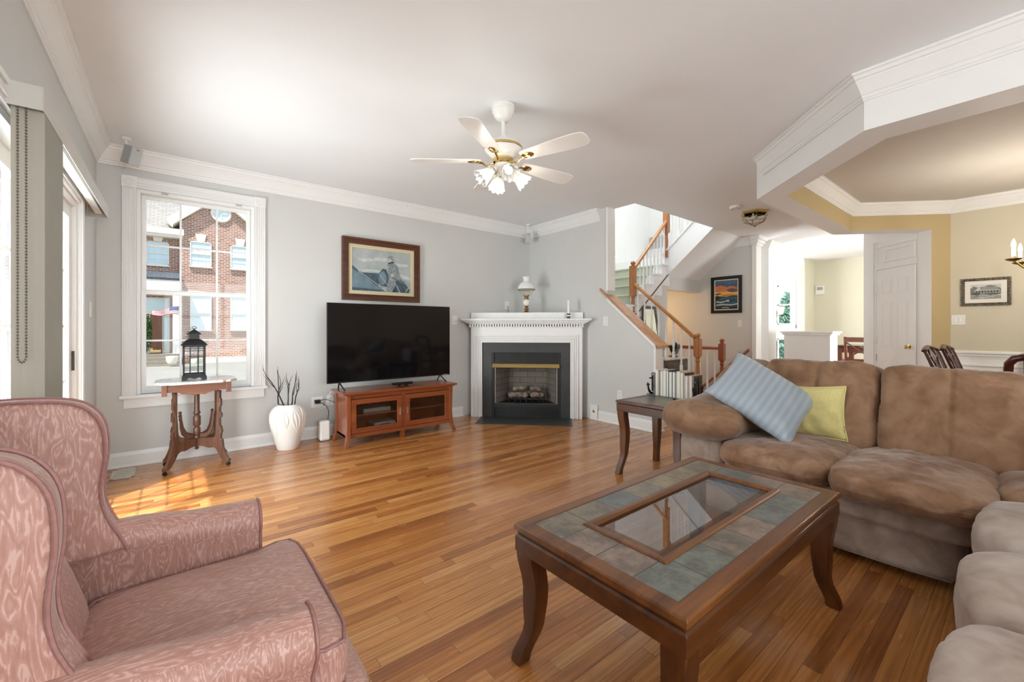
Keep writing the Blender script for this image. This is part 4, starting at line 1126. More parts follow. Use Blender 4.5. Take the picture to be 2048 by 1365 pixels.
# ---- window side table
M['marble'] = None
def marble():
    m, nt, bs = base_mat('grey_white_marble'); v = coords(nt)
    n = nd(nt, 'TexNoise', i_Vector=v, i_Scale=5.0, i_Detail=6.0, i_Distortion=2.4)
    nt.links.new(ramp(nt, n.outputs[0], [(.42, '#e2e0da'), (.5, '#b5b2ac'), (.55, '#e4e2dd')]), bs.inputs['Base Color']); bs.inputs['Roughness'].default_value = .2; return m
M['marble'] = marble()
def build_parlor():
    cx, cy, H = .155, 4.63, .765
    t = thing('parlor_table', 'carved walnut side table with a marble top and caster feet under the window', 'table', (cx, cy, 0))
    m = M['parlor']
    hx, hy = .285, .225
    b = B()
    out_ = []
    for sx_, sy_ in ((-1, -1), (1, -1), (1, 1), (-1, 1)):   # cut, shaped corners
        seq = [(hx, hy-.10), (hx-.028, hy-.085), (hx-.028, hy-.05), (hx-.055, hy-.028), (hx-.09, hy-.028), (hx-.11, hy)]
        seq = [(sx_*a, sy_*c) for a, c in seq]
        if sx_*sy_ < 0: seq = seq[::-1]
        # travel counter-clockwise
        out_ += seq if True else []
    # order counter-clockwise by angle
    out_ = sorted(out_, key=lambda p: math.atan2(p[1]/hy, p[0]/hx))
    b.prism(out_, H-.022, H, 'z'); make('marble_top', b, M['marble'], t, bev=.005)
    b = B(); ax, ay = .215, .165
    for sy_ in (-1, 1):
        pts = [(-ax, H-.023), (ax, H-.023), (ax, H-.085)]
        for k in range(13):
            u = 1-2*k/12; pts.append((ax*.72*u, H-.085-.030*max(0, cos(u*pi/2))**1.5-(.008 if abs(u) < .95 and k % 3 == 1 else 0)))
        pts.append((-ax, H-.085)); b.prism(pts, sy_*ay-.011, sy_*ay+.011, 'y')
    for sx_ in (-1, 1): b.box(sx_*ax-.011, sx_*ax+.011, -ay, ay, H-.09, H-.023)
    for sx_ in (-1, 1):
        for sy_ in (-1, 1): b.box(sx_*(ax+.004)-.018, sx_*(ax+.004)+.018, sy_*(ay+.004)-.018, sy_*(ay+.004)+.018, H-.112, H-.023)
    make('apron', b, M['parlorx'], t, bev=.003)
    # turned centre post with drop
    b = B(); b.lathe([(.008, .145), (.018, .155), (.010, .165), (.022, .178), (.012, .19), (.012, .24), (.026, .25), (.026, .262), (.018, .27), (.026, .29), (.026, .335), (.017, .345), (.028, .36), (.028, .435), (.018, .45), (.028, .465), (.020, .49), (.020, .66), (.026, H-.023)], (0, 0, 0), 18); make('centre_post', b, m, t, smooth=True, ang=50)
    for k, (sx_, sy_) in enumerate(((-1, -1), (1, -1), (1, 1), (-1, 1))):
        ang = math.atan2(sy_*.155, sx_*.205); Mr = Matrix.Rotation(ang, 4, 'Z')
        # side silhouette in (radius, z): slender shaped upright, brace to the post, swept foot
        up_ = [(.178, H-.10), (.205, H-.10), (.203, .60), (.212, .585), (.212, .53), (.203, .52), (.203, .475), (.216, .462), (.216, .43), (.203, .42), (.203, .36), (.214, .34), (.222, .30), (.214, .285), (.21, .24), (.222, .235), (.226, .215), (.232, .16), (.250, .11), (.268, .075), (.285, .058), (.288, .04), (.270, .030), (.245, .042), (.220, .066), (.195, .105), (.172, .150), (.150, .165), (.110, .160), (.060, .175), (.015, .180), (.015, .245), (.07, .25), (.12, .245), (.150, .25), (.165, .265), (.17, .30), (.172, .36), (.178, .42)]
        b = B(); b.prism(up_, -.014, .014, 'y', M=Mr)
        b.prism([(.183, .50), (.199, .50), (.199, .30), (.183, .30)], -.018, .018, 'y', M=Mr); b.prism([(.183, .66), (.199, .66), (.199, .56), (.183, .56)], -.018, .018, 'y', M=Mr)
        # scrolled brace rising to the apron's inside
        b.prism([(.03, .25), (.09, .258), (.13, .30), (.145, .36), (.148, .42), (.155, .43), (.150, .45), (.158, .47), (.146, .48), (.134, .47), (.138, .45), (.130, .40), (.118, .34), (.095, .30), (.06, .285), (.03, .285)], -.009, .009, 'y', M=Mr)
        lg = make('leg', b, m, t, bev=.003)
        b = B(); p = Mr @ Vector((.272, 0, 0)); a2 = Mr.to_3x3() @ Vector((0, 1, 0))
        b.tube([p+Vector((0, 0, .016))-a2*.009, p+Vector((0, 0, .016))+a2*.009], .0155, 14); b.tube([p+Vector((0, 0, .016)), p+Vector((0, 0, .045))], .005, 8)
        make('caster', b, M['blackmetal'], lg, smooth=True)
build_parlor()
# ---- lantern
t = thing('lantern', 'black metal candle lantern with glass sides on the marble table top', 'lantern', (.135, 4.61, .765))
b = B(); h = .072
for sx_ in (-1, 1):
    for sy_ in (-1, 1): b.box(sx_*h-.006, sx_*h+.006, sy_*h-.006, sy_*h+.006, .045, .295)
for z in (.040, .285): 
    for s in (-1, 1): b.box(-h-.006, h+.006, s*h-.006, s*h+.006, z, z+.014); b.box(s*h-.0055, s*h+.0055, -h, h, z+.001, z+.013)
b.box(-h-.006, h+.006, -h-.006, h+.006, .030, .041)
for a in (-.028, .028):
    for s in (-1, 1):
        b.box(a-.0025, a+.0025, s*h-.003, s*h+.003, .05, .29); b.box(s*h-.003, s*h+.003, a-.0025, a+.0025, .05, .29)
for z in (.085, .105, .25, .27):
    for s in (-1, 1): b.box(-h, h, s*h-.0025, s*h+.0025, z-.002, z+.002); b.box(s*h-.0025, s*h+.0025, -h, h, z-.002, z+.002)
make('cage', b, M['blackmetal'], t)
b = B(); hb = .082
for s in (-1, 1):
    pts = [(-hb, .0), (-hb+.02, .0), (-hb+.03, .012), (-.035, .022), (0, .012), (.035, .022), (hb-.03, .012), (hb-.02, .0), (hb, .0), (hb, .032), (-hb, .032)]
    b.prism(pts, s*hb-.004, s*hb+.004, 'y'); b.prism([(y, z) for y, z in pts], s*hb-.004, s*hb+.004, 'x')
b.box(-hb, hb, -hb, hb, .026, .031)
make('base', b, M['blackmetal'], t)
b = B(); b.lathe([(.092, .298), (.092, .304), (.082, .315), (.068, .332), (.052, .347), (.040, .352)], (0, 0, 0), M=None, sq=4)
b.lathe([(.036, .35), (.036, .395)], sq=4); b.lathe([(.050, .395), (.050, .400), (.012, .432), (.006, .436)], sq=4)
make('roof', b, M['blackmetal'], t)
b = B(); b.tube([(0, 0, .436), (0, 0, .446)], .005, 8); b.tube([(.016*cos(k*pi/8), 0, .452+.010*sin(k*pi/8)) for k in range(16)], .0028, 6, closed=True); make('ring_handle', b, M['blackmetal'], t, smooth=True)
b = B()
for s in (-1, 1): b.box(-h+.006, h-.006, s*h-.001, s*h+.001, .054, .285); b.box(s*h-.001, s*h+.001, -h+.006, h-.006, .054, .285)
make('glass_panes', b, M['glass'], t)

# ---- vase with branches
t = thing('floor_vase', 'tall white leaf-embossed ceramic vase on the floor between window and television', 'vase', (.895, 4.735, 0))
pl_, nt, bs = base_mat('rough_white_ceramic'); bs.inputs['Base Color'].default_value = lin('#eceae4'); bs.inputs['Roughness'].default_value = .55
n = nd(nt, 'TexNoise', i_Vector=coords(nt), i_Scale=40.0, i_Detail=4.0); bump(nt, bs, n.outputs[0], .35, .004)
prof = [(.092, 0), (.098, .012), (.112, .06), (.132, .14), (.152, .23), (.161, .30), (.158, .35), (.140, .395), (.112, .425), (.092, .436), (.090, .444), (.078, .444), (.078, .425), (.1, .40), (.14, .33), (.13, .2), (.09, .03), (0, .025)]
b = B(); b.lathe(prof, seg=40); v_ = make('body', b, pl_, t, smooth=True, ang=60)
b = B()
def vr(z):
    for (r0, z0), (r1, z1) in zip(prof[:11], prof[1:11]):
        if z0 <= z <= z1: return r0+(r1-r0)*(z-z0)/(z1-z0)
    return .09
for k in range(9):   # raised hanging leaves
    a0 = 2*pi*k/9; L_ = .20+.05*((k*7) % 3)
    for e in (-1, 0, 1):
        pts = []
        for i in range(12):
            u = i/11; z = .425-L_*u; a = a0+e*.24*sin(pi*u)*(1-.2*u)+.25*u
            r = vr(z)+.001; pts.append((r*cos(a), r*sin(a), z))
        b.tube(pts, [.0025+.0035*sin(pi*i/11) for i in range(12)], 6)
make('leaf_relief', b, pl_, v_, smooth=True)
M['twig'] = plain('dark_twig', '#34261d', .8, var=.3, vs=60)
rnd = random.Random(5)
def branch(b, p, d, L, r, depth):
    pts = [Vector(p)]; dd = Vector(d).normalized(); n = 6
    for i in range(n):
        dd = (dd+Vector((rnd.uniform(-.22, .22), rnd.uniform(-.16, .16), rnd.uniform(-.02, .12)))).normalized(); pts.append(pts[-1]+dd*L/n)
    b.tube(pts, [r*(1-.75*i/n) for i in range(n+1)], 6)
    if depth:
        for i in (2, 3, 4): branch(b, pts[i], dd+Vector((rnd.uniform(-.8, .8), rnd.uniform(-.3, .3), .1)), L*.42, r*.55, depth-1)
for k, (dx, L_) in enumerate(((-.42, .40), (-.14, .46), (.02, .34), (.20, .36), (.36, .30))):
    b = B(); branch(b, (dx*.16, rnd.uniform(-.02, .02), .40), (dx, rnd.uniform(-.15, .05), 1), L_, .0075, 1)
    o = make('branch', b, M['twig'], loc=(.895, 4.735, .0), smooth=True)
    tag(o, ('bare dark branch leaning left out of the white vase', 'tallest bare branch standing in the white vase', 'short upright twig in the middle of the white vase', 'bare branch leaning right out of the white vase', 'lowest right-hand twig in the white vase')[k], 'branch', 'branches in the floor vase')

# ---- router, outlets, switches, cables
t = thing('router', 'white rounded wifi box on the floor by the cabinet', 'router', (1.262, 4.80, 0))
b = B(); b.box(-.052, .052, -.035, .05, .004, .215); make('housing', b, M['plastic'], t, bev=.02, seg=4)
b = B(); b.box(-.046, .046, -.03, .044, 0, .005); make('base', b, M['slot'], t)
b = B(); b.box(-.03, .03, -.0365, -.0345, .02, .024); make('seam_line', b, M['silver'], t)
def plate(name, label, cat, P3, w_=.075, h_=.118, kind='outlet', gang=1, grp=None):
    """wall plate; P3(u, v, d) -> scene point with d out from the wall"""
    c = P3(0, 0, 0); t = thing(name, label, cat, c, group=grp)
    def slab(b, u0, u1, v0, v1, d0, d1):
        pts = [P3(u, v, d) for d in (d0, d1) for v in (v0, v1) for u in (u0, u1)]
        vs = [b.bm.verts.new(p) for p in pts]
        for q in ((0, 2, 3, 1), (4, 5, 7, 6), (0, 1, 5, 4), (2, 6, 7, 3), (0, 4, 6, 2), (1, 3, 7, 5)): b.face([vs[i] for i in q])
    W_ = w_+.046*(gang-1)
    b = B(); slab(b, -W_/2, W_/2, -h_/2, h_/2, .0005, .006); make('plate', b, M['plastic'], t, bev=.002, world=True)
    for g in range(gang):
        u0 = (g-(gang-1)/2)*.046
        if kind == 'switch':
            b = B(); slab(b, u0-.017, u0+.017, -.034, .034, .006, .009); make('rocker', b, M['plastic'], t, bev=.0015, world=True)
            b = B(); slab(b, u0-.019, u0+.019, -.036, .036, .0055, .0064); make('rocker_gap', b, M['silver'], t, world=True)
        else:
            for s in (-1, 1):
                b = B(); slab(b, u0-.017, u0+.017, s*.023-.015, s*.023+.015, .006, .0085); o = make('socket', b, M['plastic'], t, bev=.002, world=True)
                b = B(); slab(b, u0-.009, u0-.006, s*.023-.004, s*.023+.007, .0084, .0092); slab(b, u0+.005, u0+.008, s*.023-.004, s*.023+.007, .0084, .0092); make('slot', b, M['slot'], o, world=True)
    return t
onY = lambda x, z: (lambda u, v, d: Vector((x+u, YW-d, z+v)))
onXR = lambda y, z: (lambda u, v, d: Vector((XR-d, y-u, z+v)))
plate('wall_outlet', 'white double outlet with black plugs beside the cabinet', 'outlet', onY(1.232, .395), gang=2, kind='outlet')
plate('wall_outlet', 'white single outlet half behind the television cabinet', 'outlet', onY(1.372, .40))
plate('light_switch', 'white rocker switch between the television and the mantel', 'light switch', onY(2.99, 1.325), kind='switch')
plate('light_switch', 'white rocker switch on the wall below the stair cap', 'light switch', onXR(3.487, 1.305), kind='switch')
plate('wall_outlet', 'white outlet on the stair wall behind the end table', 'outlet', onXR(3.262, .375))
t = thing('power_plug', 'black power adapter plugged into the double outlet', 'plug', (1.225, YW, .40))
b = B(); b.box(1.20, 1.255, YW-.06, YW-.0095, .385, .425); make('adapter', b, M['black'], t, bev=.004, world=True)
def cable(name, label, pts, r, m):
    b = B(); P_ = [Vector(p) for p in pts]; out_ = []
    for i in range(len(P_)-1):
        p0, p1, p2, p3 = P_[max(i-1, 0)], P_[i], P_[i+1], P_[min(i+2, len(P_)-1)]
        for k in range(8):
            t_ = k/8; out_.append(.5*((2*p1)+(-p0+p2)*t_+(2*p0-5*p1+4*p2-p3)*t_*t_+(-p0+3*p1-3*p2+p3)*t_**3))
    out_.append(P_[-1]); b.tube(out_, r, 6)
    return tag(make(name, b, m, loc=pts[0], smooth=True, world=True), label, 'cable')
cable('power_cable', 'black cable hanging from the adapter to the floor behind the wifi box', [(1.255, YW-.03, .395), (1.30, 4.885, .36), (1.325, 4.87, .29), (1.315, 4.87, .20), (1.30, 4.88, .06), (1.33, 4.87, .01)], .0035, M['black'])
cable('power_cable', 'white cable arching from the outlet to the back of the cabinet', [(1.215, YW-.012, .372), (1.24, 4.945, .335), (1.30, 4.945, .34), (1.335, 4.935, .45), (1.39, 4.92, .52), (1.46, 4.90, .50)], .0035, M['plastic'])
cable('power_cable', 'thin black cable running level behind the cabinet', [(1.25, YW-.05, .415), (1.31, 4.91, .425), (1.40, 4.85, .38), (1.5, 4.84, .30)], .003, M['black'])
# floor register
t = thing('floor_register', 'beige metal floor vent by the baseboard left of the marble-topped table', 'vent', (-.33, 4.76, 0))
M['beige'] = plain('beige_metal', '#cfc8b8', .4, var=.02)
b = B(); x0, x1, y0, y1 = -.405, -.255, 4.60, 4.90
b.box(x0, x1, y0, y0+.022, .0005, .006); b.box(x0, x1, y1-.022, y1, .0005, .006); b.box(x0, x0+.022, y0, y1, .0005, .006); b.box(x1-.022, x1, y0, y1, .0005, .006)
make('frame', b, M['beige'], t, bev=.002, world=True)
b = B()
for k in range(18): y = y0+.03+k*(y1-y0-.06)/17; b.box(x0+.022, x1-.022, y-.003, y+.003, .001, .005)
b.box((x0+x1)/2-.004, (x0+x1)/2+.004, y0+.02, y1-.02, .001, .0055)
make('grille', b, M['beige'], t, world=True)
b = B(); b.box(x0+.02, x1-.02, y0+.02, y1-.02, .0003, .0012); make('duct_opening', b, M['slot'], t, world=True)

# ---- vertical blind at the patio door
t = thing('vertical_blind', 'stacked beige vertical blind with valance and bead chain over the patio door', 'blind', (-.45, 3.4, 2.06))
b = B(); VY0, VY1, VX0, VX1 = 2.425, 4.49, -.513, -.398
b.box(VX1-.004, VX1, VY0, VY1, 2.06, 2.152); b.box(VX0, VX1-.004, VY0, VY0+.004, 2.06, 2.152); b.box(VX0, VX1-.004, VY1-.004, VY1, 2.06, 2.152); b.box(VX0, VX1-.004, VY0+.004, VY1-.004, 2.148, 2.152)
make('valance', b, M['ivorydark'], t, bev=.001, world=True)
b = B(); b.box(-.468, -.428, VY0+.02, VY1-.02, 2.085, 2.125); make('headrail', b, M['plastic'], t, world=True)
for y in (2.9, 3.9):
    b = B(); b.box(VX0, -.44, y, y+.03, 2.125, 2.14); b.box(VX0, VX0+.01, y, y+.03, 2.1, 2.19); make('mounting_clip', b, M['plastic'], t, world=True)
for k in range(20):
    y = 2.452+k*.0182
    b = B(); pts = []
    n_ = 6; base_ = [(-.488+.089*i/n_, y+.006*sin(pi*i/n_)) for i in range(n_+1)]
    pts = base_+[(x, yy+.0012) for x, yy in base_[::-1]]
    b.prism(pts, .025, 2.088, 'z')
    o = make('vane', b, M['ivory'], t, world=True)
b = B(); pts = []
xa, xb, yc_ = -.468, -.446, 2.441
cn = [(xa, 2.06-.012*i) for i in range(81)]
for z in [p[1] for p in cn]: b.lathe([(0, -.0042), (.0036, -.002), (.0036, .002), (0, .0042)], (xa, yc_, z), 6); b.lathe([(0, -.0042), (.0036, -.002), (.0036, .002), (0, .0042)], (xb, yc_, z), 6)
for k in range(1, 6):
    a = pi*k/6; b.lathe([(0, -.004), (.0036, 0), (0, .004)], ((xa+xb)/2-.011*cos(a), yc_, 1.10-.022*sin(a)), 6)
b.tube([(xa, yc_, 2.06), (xa, yc_, 1.10), ((xa+xb)/2, yc_, 1.076), (xb, yc_, 1.10), (xb, yc_, 2.06)], .0010, 5)
make('bead_chain', b, plain('bronze_bead', '#6e6254', .4, var=.1), t, smooth=True, world=True)
plate('light_switch', 'white switch on the narrow wall beside the patio door', 'light switch', (lambda u, v, d: Vector((XL+d, 4.63+u, 1.36+v))), kind='switch')
t = thing('wall_hook', 'small white bracket above the blind valance', 'bracket', (XL, 4.05, 2.33))
b = B(); b.box(XL+.0005, XL+.012, 4.03, 4.06, 2.28, 2.40); b.box(XL+.010, XL+.03, 4.03, 4.06, 2.28, 2.30); make('bracket_plate', b, M['plastic'], t, bev=.002, world=True)

# ---- satellite speakers under the ceiling
def speaker(label, p, look, anchor, sc=1.0):
    t = thing('satellite_speaker', label, 'speaker', p)
    d = Vector(look).normalized(); q = d.to_track_quat('-Y', 'Z').to_matrix().to_4x4()
    b = B(); w_, h_, dp = .072*sc, .125*sc, .085*sc
    b.prism([(-w_/2, 0), (w_/2, 0), (w_/2*.8, dp), (-w_/2*.8, dp)], -h_/2, h_/2, 'z', M=q)
    c = make('cabinet', b, M['silver'], t, bev=.005)
    b = B(); b.box(-w_/2+.002, w_/2-.002, -.006, 0, -h_/2+.004, h_/2-.004, M=q); g = make('grille', b, plain('speaker_cloth_grey', '#bdbfc1', .7, var=.05, vs=200), t, bev=.003)
    b = B(); b.box(-.010, .010, -.0072, -.0058, h_/2-.02, h_/2-.014, M=q); make('badge', b, M['slot'], g)
    b = B(); a = Vector(anchor)-Vector(p); back = q.to_3x3() @ Vector((0, dp*.9, h_*.1))
    b.tube([back, back*1.15+Vector((0, 0, .02)), a-Vector((0, 0, .02)), a], .007, 8); b.lathe([(.034, -.010), (.030, -.016), (.0, -.016)], a, 16); b.lathe([(.034, -.0105), (.034, -.0005)], a, 16)
    make('bracket', b, M['plastic'], t, smooth=True)
speaker('silver satellite speaker hanging in the ceiling corner above the window', (-.245, 4.56, 2.60), (.62, -.75, -.35), (-.31, 4.68, CZ), 1.15)
speaker('silver satellite speaker in the ceiling corner above the mantel', (4.12, 4.74, 2.56), (-.62, -.78, -.2), (4.14, 4.77, CZ), 1.15)
# ================================================================== FIREPLACE CORNER
FA = Matrix.Translation((3.742, 4.353, 0)) @ Matrix.Rotation(R(-45), 4, 'Z')
FR = R(-45)
M['slate'] = plain('honed_black_slate', '#3b3d3d', .45, var=.12, vs=14)
M['firebox'] = plain('black_firebox_metal', '#1b1c1c', .5, var=.1, vs=20)
def refractory():
    m, nt, bs = base_mat('firebrick_panel'); v = coords(nt); s = nd(nt, 'SeparateXYZ', i_0=v); c = nd(nt, 'CombineXYZ', i_0=mathn(nt, 'ADD', s.outputs[0], s.outputs[1]), i_1=s.outputs[2])
    br = nd(nt, 'TexBrick', i_Vector=c.outputs[0], i_Scale=1.0, i_Color1=lin('#837c72'), i_Color2=lin('#736c63'), i_Mortar=lin('#564f48'), i_Mortar_Size=.004, i_Brick_Width=.22, i_Row_Height=.085)
    nt.links.new(br.outputs[0], bs.inputs['Base Color']); bs.inputs['Roughness'].default_value = .9; return m
def build_fireplace():
    t = thing('fireplace', 'corner gas fireplace with a white dentil mantel and black slate surround', 'fireplace', FA.translation, FR)
    W_, T = M['trim'], M['trim']
    SW, iw, zt, zs = .755, .598, 1.019, 1.343
    b = B()   # pilasters and frieze
    b.box(-SW, -iw, -.05, .06, 0, zt); b.box(iw, SW, -.05, .06, 0, zt); b.box(-SW, SW, -.05, .06, zt, 1.235)
    # mitred inner moulding steps
    for o, d in ((.0, .058), (.03, .066), (.055, .060), (.085, .070)):
        w0, w1 = iw+o, iw+o+.02
        b.box(-w1, -w0, -d, -.05, 0, zt+o+.02); b.box(w0, w1, -d, -.05, 0, zt+o+.02); b.box(-w0, w0, -d, -.05, zt+o, zt+o+.02)
    make('mantel_surround', b, W_, t, bev=.003)
    b = B()
    n_ = 44
    for k in range(n_): x = -SW-.02+(2*SW+.04)*(k+.5)/n_; b.box(x-.0105, x+.0105, -.088, -.05, 1.236, 1.268)
    make('dentil_band', b, W_, t)
    b = B()
    for d, z0, z1 in ((.075, 1.226, 1.238), (.080, 1.268, 1.280), (.10, 1.280, 1.292), (.125, 1.292, 1.306), (.145, 1.306, 1.318), (.165, 1.318, 1.343)):
        b.box(-SW-d+.05, SW+d-.05, -d, .10, z0, z1)
    make('mantel_shelf', b, W_, t, bev=.004)
    b = B(); b.prism([(-.77, .04), (.77, .04), (.77, .09), (.0, .845), (-.77, .09)], 1.343, 1.43, 'z')
    b.prism([(-.77, .06), (.77, .06), (.77, .10), (.0, .845), (-.77, .10)], 1.10, 1.343, 'z')
    for s in (-1, 1): b.box(s*.70-.07 if s > 0 else -.77, .77 if s > 0 else -.63, .061, .10, 0, 1.10)
    make('mantel_ledge', b, W_, t)
    b = B()
    b.box(-iw+.001, -.47, -.03, .06, 0, zt-.001); b.box(.47, iw-.001, -.03, .06, 0, zt-.001); b.box(-.47, .47, -.03, .06, .885, zt-.001)
    make('slate_surround', b, M['slate'], t)
    b = B(); b.box(-.61, .615, -.485, -.052, .0005, .008); make('hearth_slab', b, M['slate'], t, bev=.001)
    # metal insert
    b = B()
    b.box(-.47, -.432, -.036, .30, 0, .885); b.box(.432, .47, -.036, .30, 0, .885)
    b.box(-.432, .432, -.02, .30, .735, .885); b.box(-.432, .432, -.02, .30, 0.0, .14); b.box(-.432, .432, -.034, -.02, .875, .885); b.box(-.432, .432, -.034, -.02, .725, .738); b.box(-.432, .432, -.034, -.02, .135, .19)
    b.box(-.432, .432, .36, .38, 0, .885)
    make('insert_frame', b, M['firebox'], t, bev=.002)
    for z0, z1 in ((.745, .87), (.015, .125)):
        b = B(); k_ = 7
        for k in range(k_): z = z0+(z1-z0)*(k+.5)/k_; b.box(-.425, .425, -.032, -.018, z-.004, z+.005)
        for x in (-.21, 0, .21): b.box(x-.006, x+.006, -.033, -.018, z0-.01, z1+.01)
        make('louvre_grille', b, M['firebox'], t)
    b = B(); b.prism([(-.10, .684), (-.085, .676), (-.03, .722), (-.03, .738), (-.045, .735)], -.455, .455, 'x'); make('brass_hood', b, M['brass'], t, bev=.002)
    b = B(); s_ = refractory()
    v = [(-.425, 0), (.425, 0), (.27, .33), (-.27, .33)]
    b.prism([(-.427, .0), (-.422, .0), (-.268, .33), (-.273, .33)], .185, .73, 'z'); b.prism([(.427, .0), (.422, .0), (.268, .33), (.273, .33)], .185, .73, 'z'); b.box(-.27, .27, .33, .34, .185, .73)
    make('firebrick_lining', b, s_, t)
    b = B(); b.box(-.425, .425, -.018, .34, .175, .186); b.box(-.43, .43, .0, .34, .73, .735); make('firebox_floor', b, M['firebox'], t)
    b = B()   # steel mesh side rods and lower rail
    b.box(-.42, .42, -.03, -.02, .178, .192); b.box(-.425, -.415, -.03, -.02, .19, .70); b.box(.415, .425, -.03, -.02, .19, .70)
    make('screen_rail', b, M['steel'], t)
    b = B()   # log grate
    for k in range(7): x = -.24+.08*k; b.tube([(x, .04, .20), (x, .06, .235), (x, .262, .235), (x, .278, .262)], .006, 6)
    b.tube([(-.27, .08, .232), (.27, .08, .232)], .006, 6); b.tube([(-.27, .24, .232), (.27, .24, .232)], .006, 6)
    for x in (-.24, .24):
        for y in (.08, .24): b.tube([(x, y, .187), (x, y, .232)], .006, 6)
    make('grate', b, M['firebox'], t, smooth=True)
    # valve escutcheon is on the wall, not here
build_fireplace()
lm, nt, bs = base_mat('ceramic_log'); n = nd(nt, 'TexNoise', i_Vector=coords(nt), i_Scale=14.0, i_Detail=6.0)
nt.links.new(ramp(nt, n.outputs[0], [(.35, '#3a2c22'), (.5, '#76655a'), (.65, '#9a8d80')]), bs.inputs['Base Color']); bs.inputs['Roughness'].default_value = .9; bump(nt, bs, n.outputs[0], .8, .015)
def log(label, p0, p1, r, sd):
    p0, p1 = FA @ Vector(p0), FA @ Vector(p1); b = B(); pts = []; rs = []
    for i in range(10):
        u = i/9; p = p0.lerp(p1, u)+Vector((0, 0, .012*noise.noise(Vector((u*4, sd, 0))))); pts.append(p); rs.append(r*(1+.22*noise.noise(Vector((u*5, sd, 4))))*(0.75 if i in (0, 9) else 1))
    b.tube(pts, rs, 12)
    for v in b.bm.verts: v.co += Vector((noise.noise(v.co*25), noise.noise(v.co*25+Vector((5, 0, 0))), noise.noise(v.co*25+Vector((0, 7, 0)))))*.009
    tag(make('fire_log', b, lm, loc=tuple(p0), smooth=True, world=True), label, 'log', 'gas logs in the firebox')
log('grey-brown log lying across the left front of the fire grate', (-.25, .09, .284), (.015, .11, .286), .040, 1)
log('grey-brown log lying across the right front of the fire grate', (.06, .105, .291), (.24, .09, .292), .039, 2)
log('rear log at the back of the fire grate', (-.20, .218, .286), (.20, .218, .286), .034, 3)
log('crooked log resting on top of the left front log', (-.20, .13, .365), (-.02, .19, .372), .034, 4)
log('crooked log resting on top of the right front log', (.05, .19, .370), (.20, .13, .362), .034, 5)
# gas key plate by the baseboard
t = thing('gas_valve', 'round brass gas valve on a white block at the right foot of the mantel', 'valve', (XR, 3.67, .11))
b = B(); b.box(XR-.03, XR-.0245, 3.60, 3.72, .005, .20); b.box(XR-.0245, XR-.0005, 3.60, 3.72, .14, .20); make('backing_block', b, M['trim'], t, bev=.002, world=True)
b = B(); b.lathe([(.020, 0), (.020, .004), (.012, .008), (.009, .012), (0, .012)], (XR-.030, 3.66, .115), 16, M=Matrix.Rotation(R(-90), 3, 'Y')); make('valve_cover', b, M['brass'], t, smooth=True, world=True)
# ---- oil-style table lamp on the ledge
op, nt, bs = base_mat('milk_glass'); bs.inputs['Base Color'].default_value = lin('#f1efe9'); bs.inputs['Roughness'].default_value = .18; bs.inputs['Subsurface Weight'].default_value = .15
n = nd(nt, 'TexNoise', i_Vector=coords(nt), i_Scale=5.0); nt.links.new(ramp(nt, n.outputs[0], [(.3, '#efede6'), (.7, '#f5f3ee')]), bs.inputs['Base Color'])
lp = FA @ Vector((-.014, .285, 1.43))
t = thing('table_lamp', 'white milk-glass hurricane table lamp with brass base on the mantel ledge', 'lamp', lp)
b = B(); b.lathe([(.078, 0), (.078, .008), (.055, .014), (.035, .022), (.024, .036), (.030, .050), (.034, .060), (.022, .072), (.016, .085), (.026, .095), (.030, .105)], seg=24); make('base', b, M['agedbrass'], t, smooth=True)
b = B(); b.lathe([(.024, .105), (.044, .125), (.052, .150), (.050, .170), (.038, .190), (.024, .200)], seg=24); make('font', b, op, t, smooth=True)
b = B(); b.lathe([(.024, .200), (.034, .206), (.036, .216), (.024, .224), (.030, .236), (.040, .244), (.040, .256), (.022, .262)], seg=24)
for k in range(4): a = k*pi/2+.4; b.tube([(.030*cos(a), .030*sin(a), .246), (.075*cos(a), .075*sin(a), .27), (.118*cos(a), .118*sin(a), .336)], .0025, 6)
b.tube([(.124*cos(k*pi/20), .124*sin(k*pi/20), .338) for k in range(40)], .006, 6, closed=True); make('burner', b, M['agedbrass'], t, smooth=True)
b = B(); b.lathe([(.126, .338), (.128, .350), (.120, .386), (.098, .420), (.066, .444), (.048, .456), (.044, .478), (.058, .512), (.060, .520), (.055, .520), (.040, .480), (.044, .456), (.095, .414), (.117, .380), (.122, .350), (.122, .338)], seg=32)
for v in b.bm.verts:
    if v.co.z > .5: a = math.atan2(v.co.y, v.co.x); v.co.z += .005*sin(a*10)
make('lamp_shade', b, op, t, smooth=True)
b = B(); b.lathe([(.020, .262), (.026, .30), (.024, .36), (.020, .46), (.020, .51)], seg=16); make('chimney', b, M['glass'], t, smooth=True)
# wall outlet for the lamp and its cord
p_ = (3.97, YW)
plate('wall_outlet', 'white outlet above the mantel with the lamp cord plugged in', 'outlet', onY(3.90, 1.56))
cable('lamp_cord', 'black lamp cord from the outlet above the mantel', [(3.90, YW-.012, 1.545), (3.905, YW-.03, 1.53), (3.912, YW-.02, 1.46), (3.915, YW-.03, 1.434), (3.90, 4.86, 1.434), (3.91, 4.72, 1.434)], .003, M['slot'])
